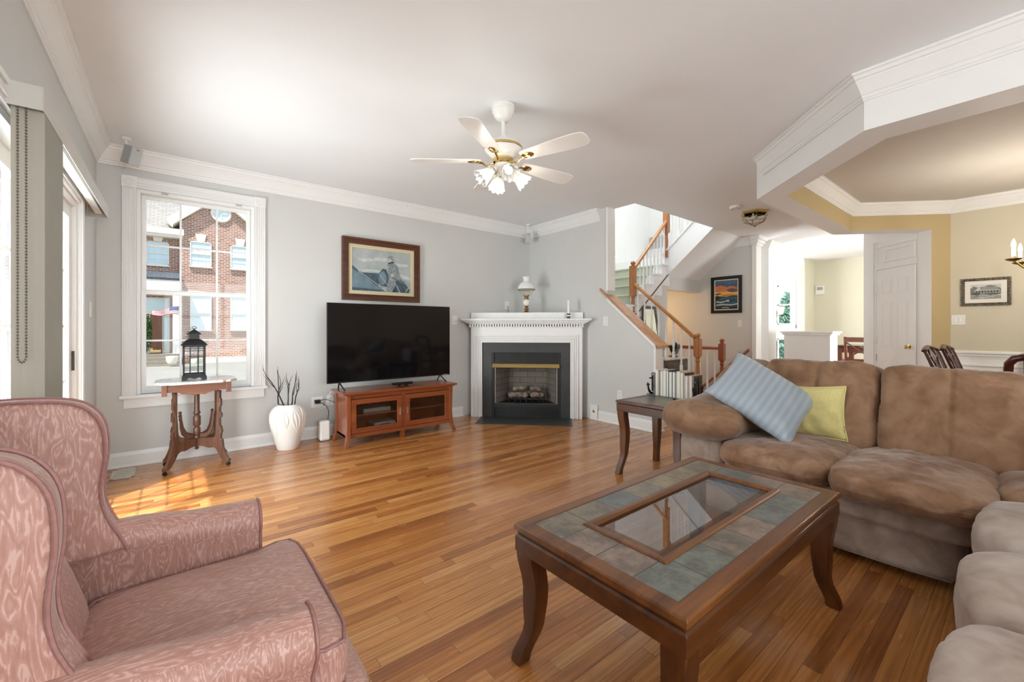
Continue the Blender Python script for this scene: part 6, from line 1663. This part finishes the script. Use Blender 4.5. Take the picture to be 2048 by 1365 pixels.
def dining_chair(name, label, x, y, rz, arms=False, group=None):
    t = thing(name, label, 'chair', (x, y, 0), R(rz), group); m = M['mahogany']      # local: faces +x
    b = B(); b.puff((0, 0, .455), (.46, .48, .07), n=5, res=10); make('seat', b, plain('striped_seat_fabric_'+str(int(x*100)), '#b9a98c', .8, var=.1), t, smooth=True)
    b = B(); b.box(-.21, .22, -.22, .22, .385, .43); make('seat_frame', b, m, t, bev=.006)
    for sx_ in (-1, 1):
        for sy_ in (-1, 1):
            b = B(); secs = []
            for i in range(10):
                u = i/9; z = lerp(.40, 0, u); o = interp([(0, 0), (.3, .018), (.7, -.012), (1, .03)], u) if sx_ > 0 else -.06*u*u; w_ = interp([(0, .028), (.7, .016), (.9, .016), (1, .022)], u)
                cx_, cy_ = sx_*.195+(o if sx_ > 0 else o), sy_*.20+(sy_*.4*o if sx_ > 0 else 0); secs.append([(cx_-w_, cy_-w_, z), (cx_+w_, cy_-w_, z), (cx_+w_, cy_+w_, z), (cx_-w_, cy_+w_, z)])
            loft(b, secs); make('leg', b, m, t, bev=.005, smooth=True, ang=30)
    bx_ = lambda z: -.205-.17*((z-.43)/.6)**1.4 if z > .43 else -.205
    for s in (-1, 1):
        b = B(); b.tube([(bx_(z), s*(.185+.025*((z-.43)/.6)), z) for z in [.40+.064*i for i in range(10)]], [.020-.0004*i for i in range(10)], 10, flat=.8); make('back_post', b, m, t, smooth=True)
    b = B(); pts = []
    for i in range(15):
        u = -1+2*i/14; z = 1.0-.030*abs(u)**3+.012*math.exp(-(u*3)**2); pts.append((bx_(z)-.012*(1-u*u), u*.218, z))
    b.tube(pts, [.024]*15, 10, flat=.7); make('top_rail', b, m, t, smooth=True)
    b = B()      # vase-shaped splat with cut-outs
    for s in (-1, 1):
        sp = []
        for i in range(16):
            u = i/15; z = .46+.53*u; w_ = interp([(0, .07), (.2, .045), (.45, .085), (.65, .05), (.85, .10), (1, .07)], u); sp.append((z, s*w_))
        secs = [[(bx_(z)-.008, y_-.012, z), (bx_(z)+.008, y_-.012, z), (bx_(z)+.008, y_+.012, z), (bx_(z)-.008, y_+.012, z)] for z, y_ in sp]
        loft(b, secs)
    secs = [[(bx_(z)-.006, -.010, z), (bx_(z)+.006, -.010, z), (bx_(z)+.006, .010, z), (bx_(z)-.006, .010, z)] for z in [.46+.53*i/10 for i in range(11)]]; loft(b, secs)
    b.box(-.224, -.198, -.075, .075, .44, .475); make('back_splat', b, m, t, smooth=True, ang=40)
    if arms:
        for s in (-1, 1):
            b = B(); b.tube([(bx_(.72), s*.20, .72), (-.05, s*.26, .695), (.12, s*.265, .68), (.17, s*.25, .665), (.15, s*.235, .60), (.10, s*.225, .50), (.09, s*.22, .42)], [.018, .017, .019, .021, .018, .017, .018], 10); make('arm', b, m, t, smooth=True)
    return t
dining_chair('dining_chair', 'carved mahogany dining chair nearer the white pantry doorway', 6.41, .365, -97, group=None)
dining_chair('dining_chair', 'second carved mahogany dining chair, the one closer to the tan wall', 6.93, .285, -95)
def round_back_chair(label, x, y, rz, arms=True):
    t = thing('dining_armchair', label, 'chair', (x, y, 0), R(rz)); m = M['mahogany']
    b = B(); b.puff((0, 0, .455), (.50, .47 if arms else .40, .075), n=5, res=10); make('seat', b, plain('armchair_seat_fabric_'+str(int(x*100)), '#b9a98c', .8, var=.1), t, smooth=True)
    b = B(); k_ = 1 if arms else .84; b.box(-.23, .24, -.225*k_, .225*k_, .385, .43); make('seat_frame', b, m, t, bev=.006)
    for sx_ in (-1, 1):
        for sy_ in (-1, 1): b = B(); b.tube([(sx_*.21, sy_*.22*k_, .40), (sx_*.23, sy_*.23*k_, .25), (sx_*(.22 if sx_ > 0 else .25), sy_*.225*k_, 0)], [.030, .022, .018], 10); make('leg', b, m, t, smooth=True)
    b = B(); pts = [(-.23, -.25, .42), (-.265, -.262, .65), (-.31, -.268, .87), (-.325, -.262, .955), (-.332, -.235, .992), (-.336, -.19, 1.005), (-.342, 0, 1.012), (-.336, .19, 1.005), (-.332, .235, .992), (-.325, .262, .955), (-.31, .268, .87), (-.265, .262, .65), (-.23, .25, .42)]
    b.tube(pts, .026, 12); make('back_frame', b, m, t, smooth=True)
    b = B()
    for z in (.62, .78): b.tube([(-.262-.25*(z-.62), -.25, z), (-.275-.25*(z-.62), 0, z+.008), (-.262-.25*(z-.62), .25, z)], .014, 8)
    make('back_rail', b, m, t, smooth=True)
    for s in ((-1, 1) if arms else ()): b = B(); b.tube([(-.275, s*.262, .70), (0, s*.285, .69), (.17, s*.28, .67), (.17, s*.26, .58), (.14, s*.25, .42)], .019, 10); make('arm', b, m, t, smooth=True)
round_back_chair('mahogany armchair with rounded back frame at the near end of the dining table', 5.03, -.165, -4)
round_back_chair('mahogany chair with rounded back frame behind the nearer one, against the wainscot', 7.0, -.20, 178, False)
t = thing('dining_table', 'dark mahogany dining table partly seen behind the sofa back', 'table', (5.93, -.38, 0), R(-4))
b = B(); b.box(-.70, .70, -.42, .42, .715, .745); make('table_top', b, M['mahogany'], t, bev=.008)
b = B(); b.box(-.62, .62, -.34, .34, .64, .715); make('apron', b, M['mahogany'], t)
for sx_ in (-1, 1):
    for sy_ in (-1, 1): b = B(); b.lathe([(.022, 0), (.018, .05), (.026, .3), (.034, .55), (.036, .64)], (sx_*.58, sy_*.31, 0), 12); make('leg', b, M['mahogany'], t, smooth=True)
# chandelier
t = thing('chandelier', 'brass candle chandelier with lit candle bulbs at the right edge of the dining room', 'chandelier', (6.05, -.215, CZ))
b = B(); b.lathe([(.06, -.0005), (.06, -.02), (.03, -.035), (.008, -.04), (.008, -.60), (.02, -.62), (.045, -.68), (.05, -.74), (.02, -.80), (.03, -.86), (.06, -.93), (.05, -1.0), (.015, -1.05), (.02, -1.08), (0, -1.11)], seg=20); make('stem', b, M['agedbrass'], t, smooth=True)
for k in range(6):
    a = R(115+60*k); ca, sa = cos(a), sin(a); rad = .37
    b = B(); b.tube([(.03*ca, .03*sa, -.95), (.10*ca, .10*sa, -1.04), (.20*ca, .20*sa, -1.07), (.31*ca, .31*sa, -1.02), (rad*ca, rad*sa, -.955)], .008, 8); b.lathe([(.0, -.965), (.045, -.95), (.055, -.938), (.045, -.940), (.012, -.94), (.014, -.92)], (rad*ca, rad*sa, 0), 16); ar = make('arm', b, M['agedbrass'], t, smooth=True)
    b = B(); b.lathe([(.013, -.935), (.013, -.845), (0, -.845)], (rad*ca, rad*sa, 0), 12); make('candle_sleeve', b, M['plastic'], ar, smooth=True)
    b = B(); b.lathe([(.008, -.845), (.015, -.825), (.015, -.80), (.004, -.76), (0, -.755)], (rad*ca, rad*sa, 0), 12); make('flame_bulb', b, M['bulb'], ar, smooth=True)
    if k % 2 == 0:
        d = bpy.data.lights.new('chandelier_light', 'POINT'); d.energy = 11; d.color = (1, .92, .80); d.shadow_soft_size = .03
        o = link('chandelier_light', d); o.location = (6.05+rad*ca*1.15, -.215+rad*sa*1.15, CZ-.75)

# ================================================================== KITCHEN
t = thing('counter_table', 'tall dark kitchen table behind the white half wall', 'table', (9.75, 1.75, 0))
b = B(); b.box(9.25, 10.25, 1.2, 2.32, .87, .91); make('table_top', b, M['mahogany'], t, bev=.005, world=True)
b = B(); b.box(9.32, 10.18, 1.27, 2.25, .78, .87); make('apron', b, M['kitchenwood'], t, world=True)
for x in (9.36, 10.14):
    for y in (1.31, 2.21): b = B(); b.box(x-.035, x+.035, y-.035, y+.035, 0, .80); make('leg', b, M['kitchenwood'], t, world=True)
def xback(label, x, y, rz, cushion=None):
    t = thing('counter_chair', label, 'chair', (x, y, 0), R(rz)); m = M['kitchenwood']
    b = B(); b.box(-.21, .21, -.21, .21, .60, .635); make('seat', b, m, t, bev=.006)
    for sx_ in (-1, 1):
        for sy_ in (-1, 1): b = B(); b.box(sx_*.185-.02, sx_*.185+.02, sy_*.185-.02, sy_*.185+.02, 0, .60); make('leg', b, m, t, bev=.003)
    b = B()
    for s in (-1, 1): b.box(s*.0-.20 if False else -.206, -.166, s*.185-.02, s*.185+.02, .20, .22); b.box(-.185-.01, .185+.01, s*.185-.012, s*.185+.012, .24, .27)
    make('stretcher', b, m, t)
    for s in (-1, 1): b = B(); b.tube([(-.19, s*.19, .60), (-.21, s*.19, .85), (-.25, s*.19, 1.07)], .022, 8); make('back_post', b, m, t, smooth=True)
    b = B(); b.box(-.262, -.232, -.20, .20, .985, 1.065); make('top_rail', b, m, t, bev=.004)
    b = B(); b.tube([(-.20, -.18, .70), (-.24, .18, .98)], .011, 6); b.tube([(-.20, .18, .70), (-.24, -.18, .98)], .011, 6); b.tube([(-.20, -.19, .69), (-.20, .19, .69)], .014, 6); make('cross_slat', b, m, t, smooth=True)
    return t
xback('brown cross-back counter chair at the kitchen table', 9.02, 1.80, -2)
t = thing('counter_bench', 'brown counter-height bench on the far side of the kitchen table', 'bench', (10.75, 2.45, 0))
b = B(); b.box(10.5, 11.0, 1.6, 3.1, .54, .58); make('seat', b, M['kitchenwood'], t, world=True)
for x in (10.54, 10.96):
    for y in (1.66, 2.62, 3.04): b = B(); b.box(x-.025, x+.025, y-.025, y+.025, 0, .54); make('leg', b, M['kitchenwood'], t, world=True)
b = B(); b.puff((0, 0, .025), (.40, .40, .05), n=4, res=8); tag(make('seat_cushion_pad', b, plain('blue_fabric', '#56739b', .85, var=.25, vs=40), loc=(10.74, 2.72, .581), smooth=True), 'blue patterned cushion on the kitchen bench', 'cushion')
t = thing('thermostat', 'small white thermostat at the left edge of the yellow kitchen wall', 'thermostat', (11.65, 3.12, 2.05))
b = B(); b.box(11.625, 11.6495, 3.03, 3.20, 2.0, 2.20); make('housing', b, M['plastic'], t, bev=.005, world=True)
b = B(); b.box(11.622, 11.6255, 3.06, 3.17, 2.10, 2.17); make('display', b, M['silver'], t, world=True)
t = thing('kitchen_pendant', 'small kitchen light with two amber glass shades before the kitchen window', 'pendant light', (10.2, 3.60, CZ))
amb = bulb_mat('amber_glass', '#ffb060', .9)
b = B(); b.lathe([(.05, -.0005), (.05, -.02), (.006, -.03), (.006, -1.25), (.02, -1.27), (0, -1.31)], seg=12); b.tube([(0, -.17, -1.26), (0, -.08, -1.30), (0, .08, -1.30), (0, .17, -1.26)], .006, 6); make('stem', b, M['agedbrass'], t, smooth=True)
for s in (-1, 1): b = B(); b.lathe([(.045, -1.26), (.065, -1.17), (.07, -1.10)], (0, s*.16, 0), 14); make('glass_shade', b, amb, t, smooth=True)

# ================================================================== OUTSIDE
def brick(name, c1, c2, mortar, sc=1.0, flatax='y'):
    m, nt, bs = base_mat(name); v = coords(nt); s = nd(nt, 'SeparateXYZ', i_0=v); c = nd(nt, 'CombineXYZ', i_0=s.outputs[0] if flatax == 'y' else s.outputs[1], i_1=s.outputs[2])
    br = nd(nt, 'TexBrick', i_Vector=c.outputs[0], i_Scale=1.0, i_Color1=lin(c1), i_Color2=lin(c2), i_Mortar=lin(mortar), i_Mortar_Size=.012*sc, i_Brick_Width=.26*sc, i_Row_Height=.095*sc)
    nt.links.new(br.outputs[0], bs.inputs['Base Color']); bs.inputs['Roughness'].default_value = .9; return m
M['brick'] = brick('red_brick', '#8d6357', '#a87e70', '#cfc4b8')
M['shingle'] = brick('grey_shingles', '#8d8884', '#9d9894', '#7b7672', 1.3)
M['porchroof'] = brick('dark_shingles', '#4a4e58', '#5b5f68', '#3c4048', 1.3)
M['extwhite'] = plain('exterior_trim', '#e9e4d8', .6, var=.02)
M['grass'] = plain('lawn', '#6d8a4a', .95, var=.2, vs=4)
M['pave'] = plain('pavement', '#908d87', .9, var=.06, vs=2)
M['skyglass'] = plain('reflecting_window', '#c3dbe6', .12, var=.06, vs=1.5, spec=.8)
M['curtain'] = plain('pale_window_blind', '#dfe9ec', .6, var=.03)
b = B(); b.box(-30, 40, 5.4, 60, -.9, -.6); b.box(-30, -.75, -20, 5.4, -.9, -.6); b.box(12.3, 60, -20, 5.4, -.9, -.6); struct('ground', b, M['pave'])
GY, GK = 28.0, 28/13
gp = lambda x, z: (x*GK, (z-1.21)*GK+1.21)
t = thing('town_house', 'red brick house with gable and white-framed windows seen through the window', 'house', (1.0, GY, -.6))
def gbox(b, x0, x1, z0, z1, d0, d1):
    (a, c), (e, f) = gp(x0, z0), gp(x1, z1); b.box(a, e, GY-d1, GY-d0, c, f)
b = B()
p = [gp(-.53, .0)[0], gp(.27, 0)[0]]
g = lambda x, z: (gp(x, z)[0], gp(x, z)[1])
b.prism([(g(.10, 0)[0], -.6), (g(2.0, 0)[0], -.6), g(2.0, 3.62), g(.87, 4.55), g(.10, 3.78)], GY, GY+9, 'y')
b.prism([(g(-3.2, 0)[0], -.6), (g(.10, 0)[0], -.6), g(.10, 3.52), g(-3.2, 3.52)], GY+.5, GY+9, 'y')
make('brick_wall', b, M['brick'], t, world=True)
b = B()
v = [g(-3.3, 3.50), g(.12, 3.50), g(.12, 5.4), g(-3.3, 5.4)]
vs = [b.bm.verts.new((x, GY+(.2 if i < 2 else 6), z)) for i, (x, z) in enumerate(v)]; vs2 = [b.bm.verts.new((q.co.x, q.co.y+.1, q.co.z-.12)) for q in vs]
b.face(vs); b.face(vs2[::-1])
for i in range(4): b.face([vs[i], vs[(i+1) % 4], vs2[(i+1) % 4], vs2[i]])
make('shingle_roof', b, M['shingle'], t, world=True)
b = B(); gbox(b, -3.25, .18, 3.46, 3.60, -.5, .25); gbox(b, -3.25, .16, 3.40, 3.47, -.5, .1)
make('cornice', b, M['extwhite'], t, world=True)
b = B(); x0, z0 = g(-.03, 3.70); x1, z1 = g(.87, 4.50); x2, z2 = g(2.05, 3.52)
for (a, c, e, f) in ((x0, z0, x1, z1), (x1, z1, x2, z2)):
    L_ = math.hypot(e-a, f-c); dx, dz = (e-a)/L_, (f-c)/L_; nx, nz = -dz, dx
    b.prism([(a, c), (e, f), (e+nx*.38, f+nz*.38), (a+nx*.38, c+nz*.38)], GY-.30, GY+9, 'y')
make('gable_rake', b, M['extwhite'], t, world=True)
def gwin(x0, x1, z0, z1, kind='glass', dy=0.0, arch=False):
    b = B(); e = .018; d = -dy
    gbox(b, x0, x1, z0, z0+e, d, d+.08); gbox(b, x0, x1, z1-e, z1, d, d+.08); gbox(b, x0, x0+e, z0, z1, d, d+.08); gbox(b, x1-e, x1, z0, z1, d, d+.08); gbox(b, x0, x1, (z0+z1)/2-.010, (z0+z1)/2+.010, d, d+.09)
    gbox(b, x0-.02, x1+.02, z0-.03, z0, d, d+.12)
    w_ = make('window', b, M['extwhite'], t, world=True)
    b = B(); gbox(b, x0+e, x1-e, z0+e, z1-e, d+.0, d+.03); make('pane', b, M['skyglass'] if kind == 'glass' else M['curtain'], w_, world=True)
    if kind == 'glass':
        b = B()
        for k in (1, 2): gbox(b, lerp(x0, x1, k/3)-.004, lerp(x0, x1, k/3)+.004, z0, z1, d, d+.05)
        for k in (1, 3): gbox(b, x0, x1, lerp(z0, z1, k/4)-.004, lerp(z0, z1, k/4)+.004, d, d+.05)
        make('muntins', b, M['extwhite'], w_, world=True)
    if arch:
        (cx_, cz_) = gp((x0+x1)/2, z1); r = (x1-x0)/2*GK*.98
        b = B(); b.prism([(cx_+r*cos(pi*k/12), cz_+r*.55*sin(pi*k/12)) for k in range(13)], GY-.05, GY, 'y'); make('arch_panel', b, M['extwhite'], w_, world=True)
    else:
        (cx_, cz_) = gp((x0+x1)/2, z1); b = B(); b.prism([(cx_-.16, cz_+.02), (cx_+.16, cz_+.02), (cx_+.24, cz_+.42), (cx_-.24, cz_+.42)], GY-.06+dy, GY+dy, 'y'); make('keystone', b, M['extwhite'], w_, world=True)
gwin(-.52, -.10, 2.738, 3.30, 'glass', .5)
gwin(.30, .73, 2.754, 3.36, 'glass'); gwin(1.129, 1.55, 2.759, 3.35, 'glass')
gwin(.30, .73, 1.179, 2.02, 'blind', arch=True); gwin(1.129, 1.55, 1.178, 2.02, 'blind', arch=True)
gwin(-2.9, -2.5, 2.738, 3.40, 'glass', .5); gwin(-2.9, -2.5, 1.2, 2.0, 'blind', .5); gwin(-1.9, -1.5, 2.738, 3.40, 'glass', .5); gwin(-1.9, -1.5, 1.2, 2.0, 'blind', .5)
(cx_, cz_) = gp(.93, 4.13); b = B(); b.tube([(cx_+.42*cos(2*pi*k/24), GY-.05, cz_+.42*sin(2*pi*k/24)) for k in range(24)], .06, 6, closed=True); b.box(cx_-.4, cx_+.4, GY-.08, GY-.03, cz_-.02, cz_+.02); b.box(cx_-.02, cx_+.02, GY-.08, GY-.03, cz_-.4, cz_+.4); rw = make('round_window', b, M['extwhite'], t, world=True)
b = B(); b.prism([(cx_+.4*cos(2*pi*k/24), cz_+.4*sin(2*pi*k/24)) for k in range(24)], GY-.04, GY, 'y'); make('pane', b, M['skyglass'], rw, world=True)
# porch
b = B(); q = [g(-1.2, 2.38), g(.12, 2.38), g(.12, 2.60), g(-1.2, 2.60)]
vs = [b.bm.verts.new((x, GY+(-1.0 if i < 2 else .5), z)) for i, (x, z) in enumerate(q)]; vs2 = [b.bm.verts.new((q_.co.x, q_.co.y+.02, q_.co.z-.1)) for q_ in vs]
b.face(vs); b.face(vs2[::-1])
for i in range(4): b.face([vs[i], vs[(i+1) % 4], vs2[(i+1) % 4], vs2[i]])
make('porch_roof', b, M['porchroof'], t, world=True)
b = B(); gbox(b, -1.2, .12, 2.07, 2.38, -.4, .95); make('porch_entablature', b, M['extwhite'], t, world=True)
b = B(); gbox(b, -.03, .09, .62, 2.07, .55, .9); make('porch_column', b, M['extwhite'], t, world=True)
b = B(); gbox(b, -.62, -.09, .62, 1.95, -.5, -.42); make('door_surround', b, M['extwhite'], t, world=True)
b = B(); gbox(b, -.45, -.23, .62, 1.55, -.42, -.36); dm = make('front_door', b, wood('exterior_door_wood', '#6d4230', '#8d5a42', 2, .3, .4), t, world=True)
b = B(); gbox(b, -.45, -.40, .68, .74, -.36, -.34); gbox(b, -.45, -.25, .63, .70, -.36, -.345); make('kick_plate', b, M['brass'], dm, world=True)
b = B(); gbox(b, -.55, -.12, 1.62, 1.92, -.42, -.38); gbox(b, -.20, -.13, .8, 1.5, -.42, -.38); make('transom_glass', b, M['skyglass'], t, world=True)
b = B()
for k in range(6): gbox(b, -1.0, .10, -.2, .62-.075*k, .0, .9+.28*k)
make('porch_steps', b, plain('porch_timber', '#8b8378', .8, var=.1), t, world=True)
b = B(); gbox(b, .30, 4.0, -.3, .48, .0, .6); make('foundation_wall', b, M['extwhite'], t, world=True)
# flag
fl = thing('flag', 'striped red and white flag with a blue corner hanging by the brick house porch', 'flag', (*[gp(-.05, 1.6)[0]], GY-1.4, gp(0, 1.6)[1]))
red = plain('flag_red', '#b0474e', .7); wht = plain('flag_white', '#e6e0dc', .7); blu = plain('flag_blue', '#44507c', .7)
b = B(); (fx0, fz0), (fx1, fz1) = gp(.075, 1.72), gp(-.38, 1.60)
nst = 9; cols_ = 14
for i in range(nst):
    for j in range(cols_):
        q = []
        for (ii, jj) in ((i, j), (i, j+1), (i+1, j+1), (i+1, j)):
            u = jj/cols_; v_ = ii/nst; x = lerp(fx0, fx1, u); z = lerp(fz0, fz1, u)-v_*.40*(1-.45*u)+.04*sin(u*7); q.append(b.bm.verts.new((x, GY-1.5+.06*sin(u*9+v_*2), z)))
        b.face(q, 2 if (j < 5 and i < 5) else i % 2)
bmesh.ops.remove_doubles(b.bm, verts=b.bm.verts, dist=.0005)
o = make('flag_cloth', b, [red, wht, blu], fl, world=True, smooth=True); md = o.modifiers.new('thick', 'SOLIDIFY'); md.thickness = .01
b = B(); b.tube([(gp(.095, 0)[0], GY-.97, gp(0, 1.50)[1]), (gp(.075, 0)[0], GY-1.5, gp(0, 1.745)[1])], .025, 6); make('flag_pole', b, M['extwhite'], fl, world=True)
px_, pz_ = gp(-.04, .43)
t = thing('planter', 'white planter on the brick house steps', 'planter', (px_, GY-2.2, pz_))
b = B(); b.lathe([(.16, 0), (.22, .12), (.24, .34), (.22, .36), (.18, .34), (0, .30)], seg=16); make('pot', b, M['extwhite'], t, smooth=True)
def leafmat(n_, c1, c2):
    m, nt, bs = base_mat(n_); q = nd(nt, 'TexNoise', i_Vector=coords(nt), i_Scale=7.0, i_Detail=4.0); cc = ramp(nt, q.outputs[0], [(.3, c1), (.7, c2)]); nt.links.new(cc, bs.inputs['Base Color']); bs.inputs['Roughness'].default_value = .8; bs.inputs['Specular IOR Level'].default_value = .1
    tl = nd(nt, 'BsdfTranslucent', i_0=cc); mx = nt.nodes.new('ShaderNodeMixShader'); mx.inputs[0].default_value = .5; o = nt.nodes['Material Output']
    nt.links.new(bs.outputs[0], mx.inputs[1]); nt.links.new(tl.outputs[0], mx.inputs[2]); nt.links.new(mx.outputs[0], o.inputs[0]); return m
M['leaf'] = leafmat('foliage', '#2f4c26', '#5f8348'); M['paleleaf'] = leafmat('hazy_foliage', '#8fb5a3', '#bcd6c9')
def foliage(b, c, rx, ry, rz, n, s, rnd):
    for _ in range(n):
        while True:
            p = Vector((rnd.uniform(-1, 1), rnd.uniform(-1, 1), rnd.uniform(-1, 1)))
            if .25 < p.length < 1: break
        p = Vector(c)+Vector((p.x*rx, p.y*ry, p.z*rz)); a = Vector((rnd.uniform(-1, 1), rnd.uniform(-1, 1), rnd.uniform(-1, 1))).normalized(); d = a.orthogonal().normalized(); e = a.cross(d); k = s*rnd.uniform(.6, 1.3)
        b.face([b.bm.verts.new(p+d*k), b.bm.verts.new(p+e*k*.5), b.bm.verts.new(p-d*k), b.bm.verts.new(p-e*k*.5)])
rnd = random.Random(3)
x_, z_ = gp(-.50, .62)
t = thing('porch_shrub', 'green climbing shrub beside the brown front door of the brick house', 'shrub', (x_, GY-.55, z_+.08))
b = B(); foliage(b, (0, 0, 1.0), .22, .25, .95, 700, .07, rnd); make('foliage', b, M['leaf'], t)
b = B(); b.tube([(0, 0, 0), (.03, 0, .7), (-.02, 0, 1.5)], .03, 6); make('stem', b, M['twig'], t)
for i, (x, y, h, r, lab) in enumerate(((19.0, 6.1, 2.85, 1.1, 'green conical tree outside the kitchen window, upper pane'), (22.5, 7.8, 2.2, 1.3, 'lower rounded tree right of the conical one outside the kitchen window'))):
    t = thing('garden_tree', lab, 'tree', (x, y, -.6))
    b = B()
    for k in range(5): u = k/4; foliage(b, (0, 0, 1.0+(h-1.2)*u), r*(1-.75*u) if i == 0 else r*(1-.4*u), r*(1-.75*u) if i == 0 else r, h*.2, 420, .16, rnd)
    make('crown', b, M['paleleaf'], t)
    b = B(); b.tube([(0, 0, 0), (.05, 0, h*.5), (0, 0, h*.85)], [.14, .09, .03], 8); make('trunk', b, M['twig'], t)
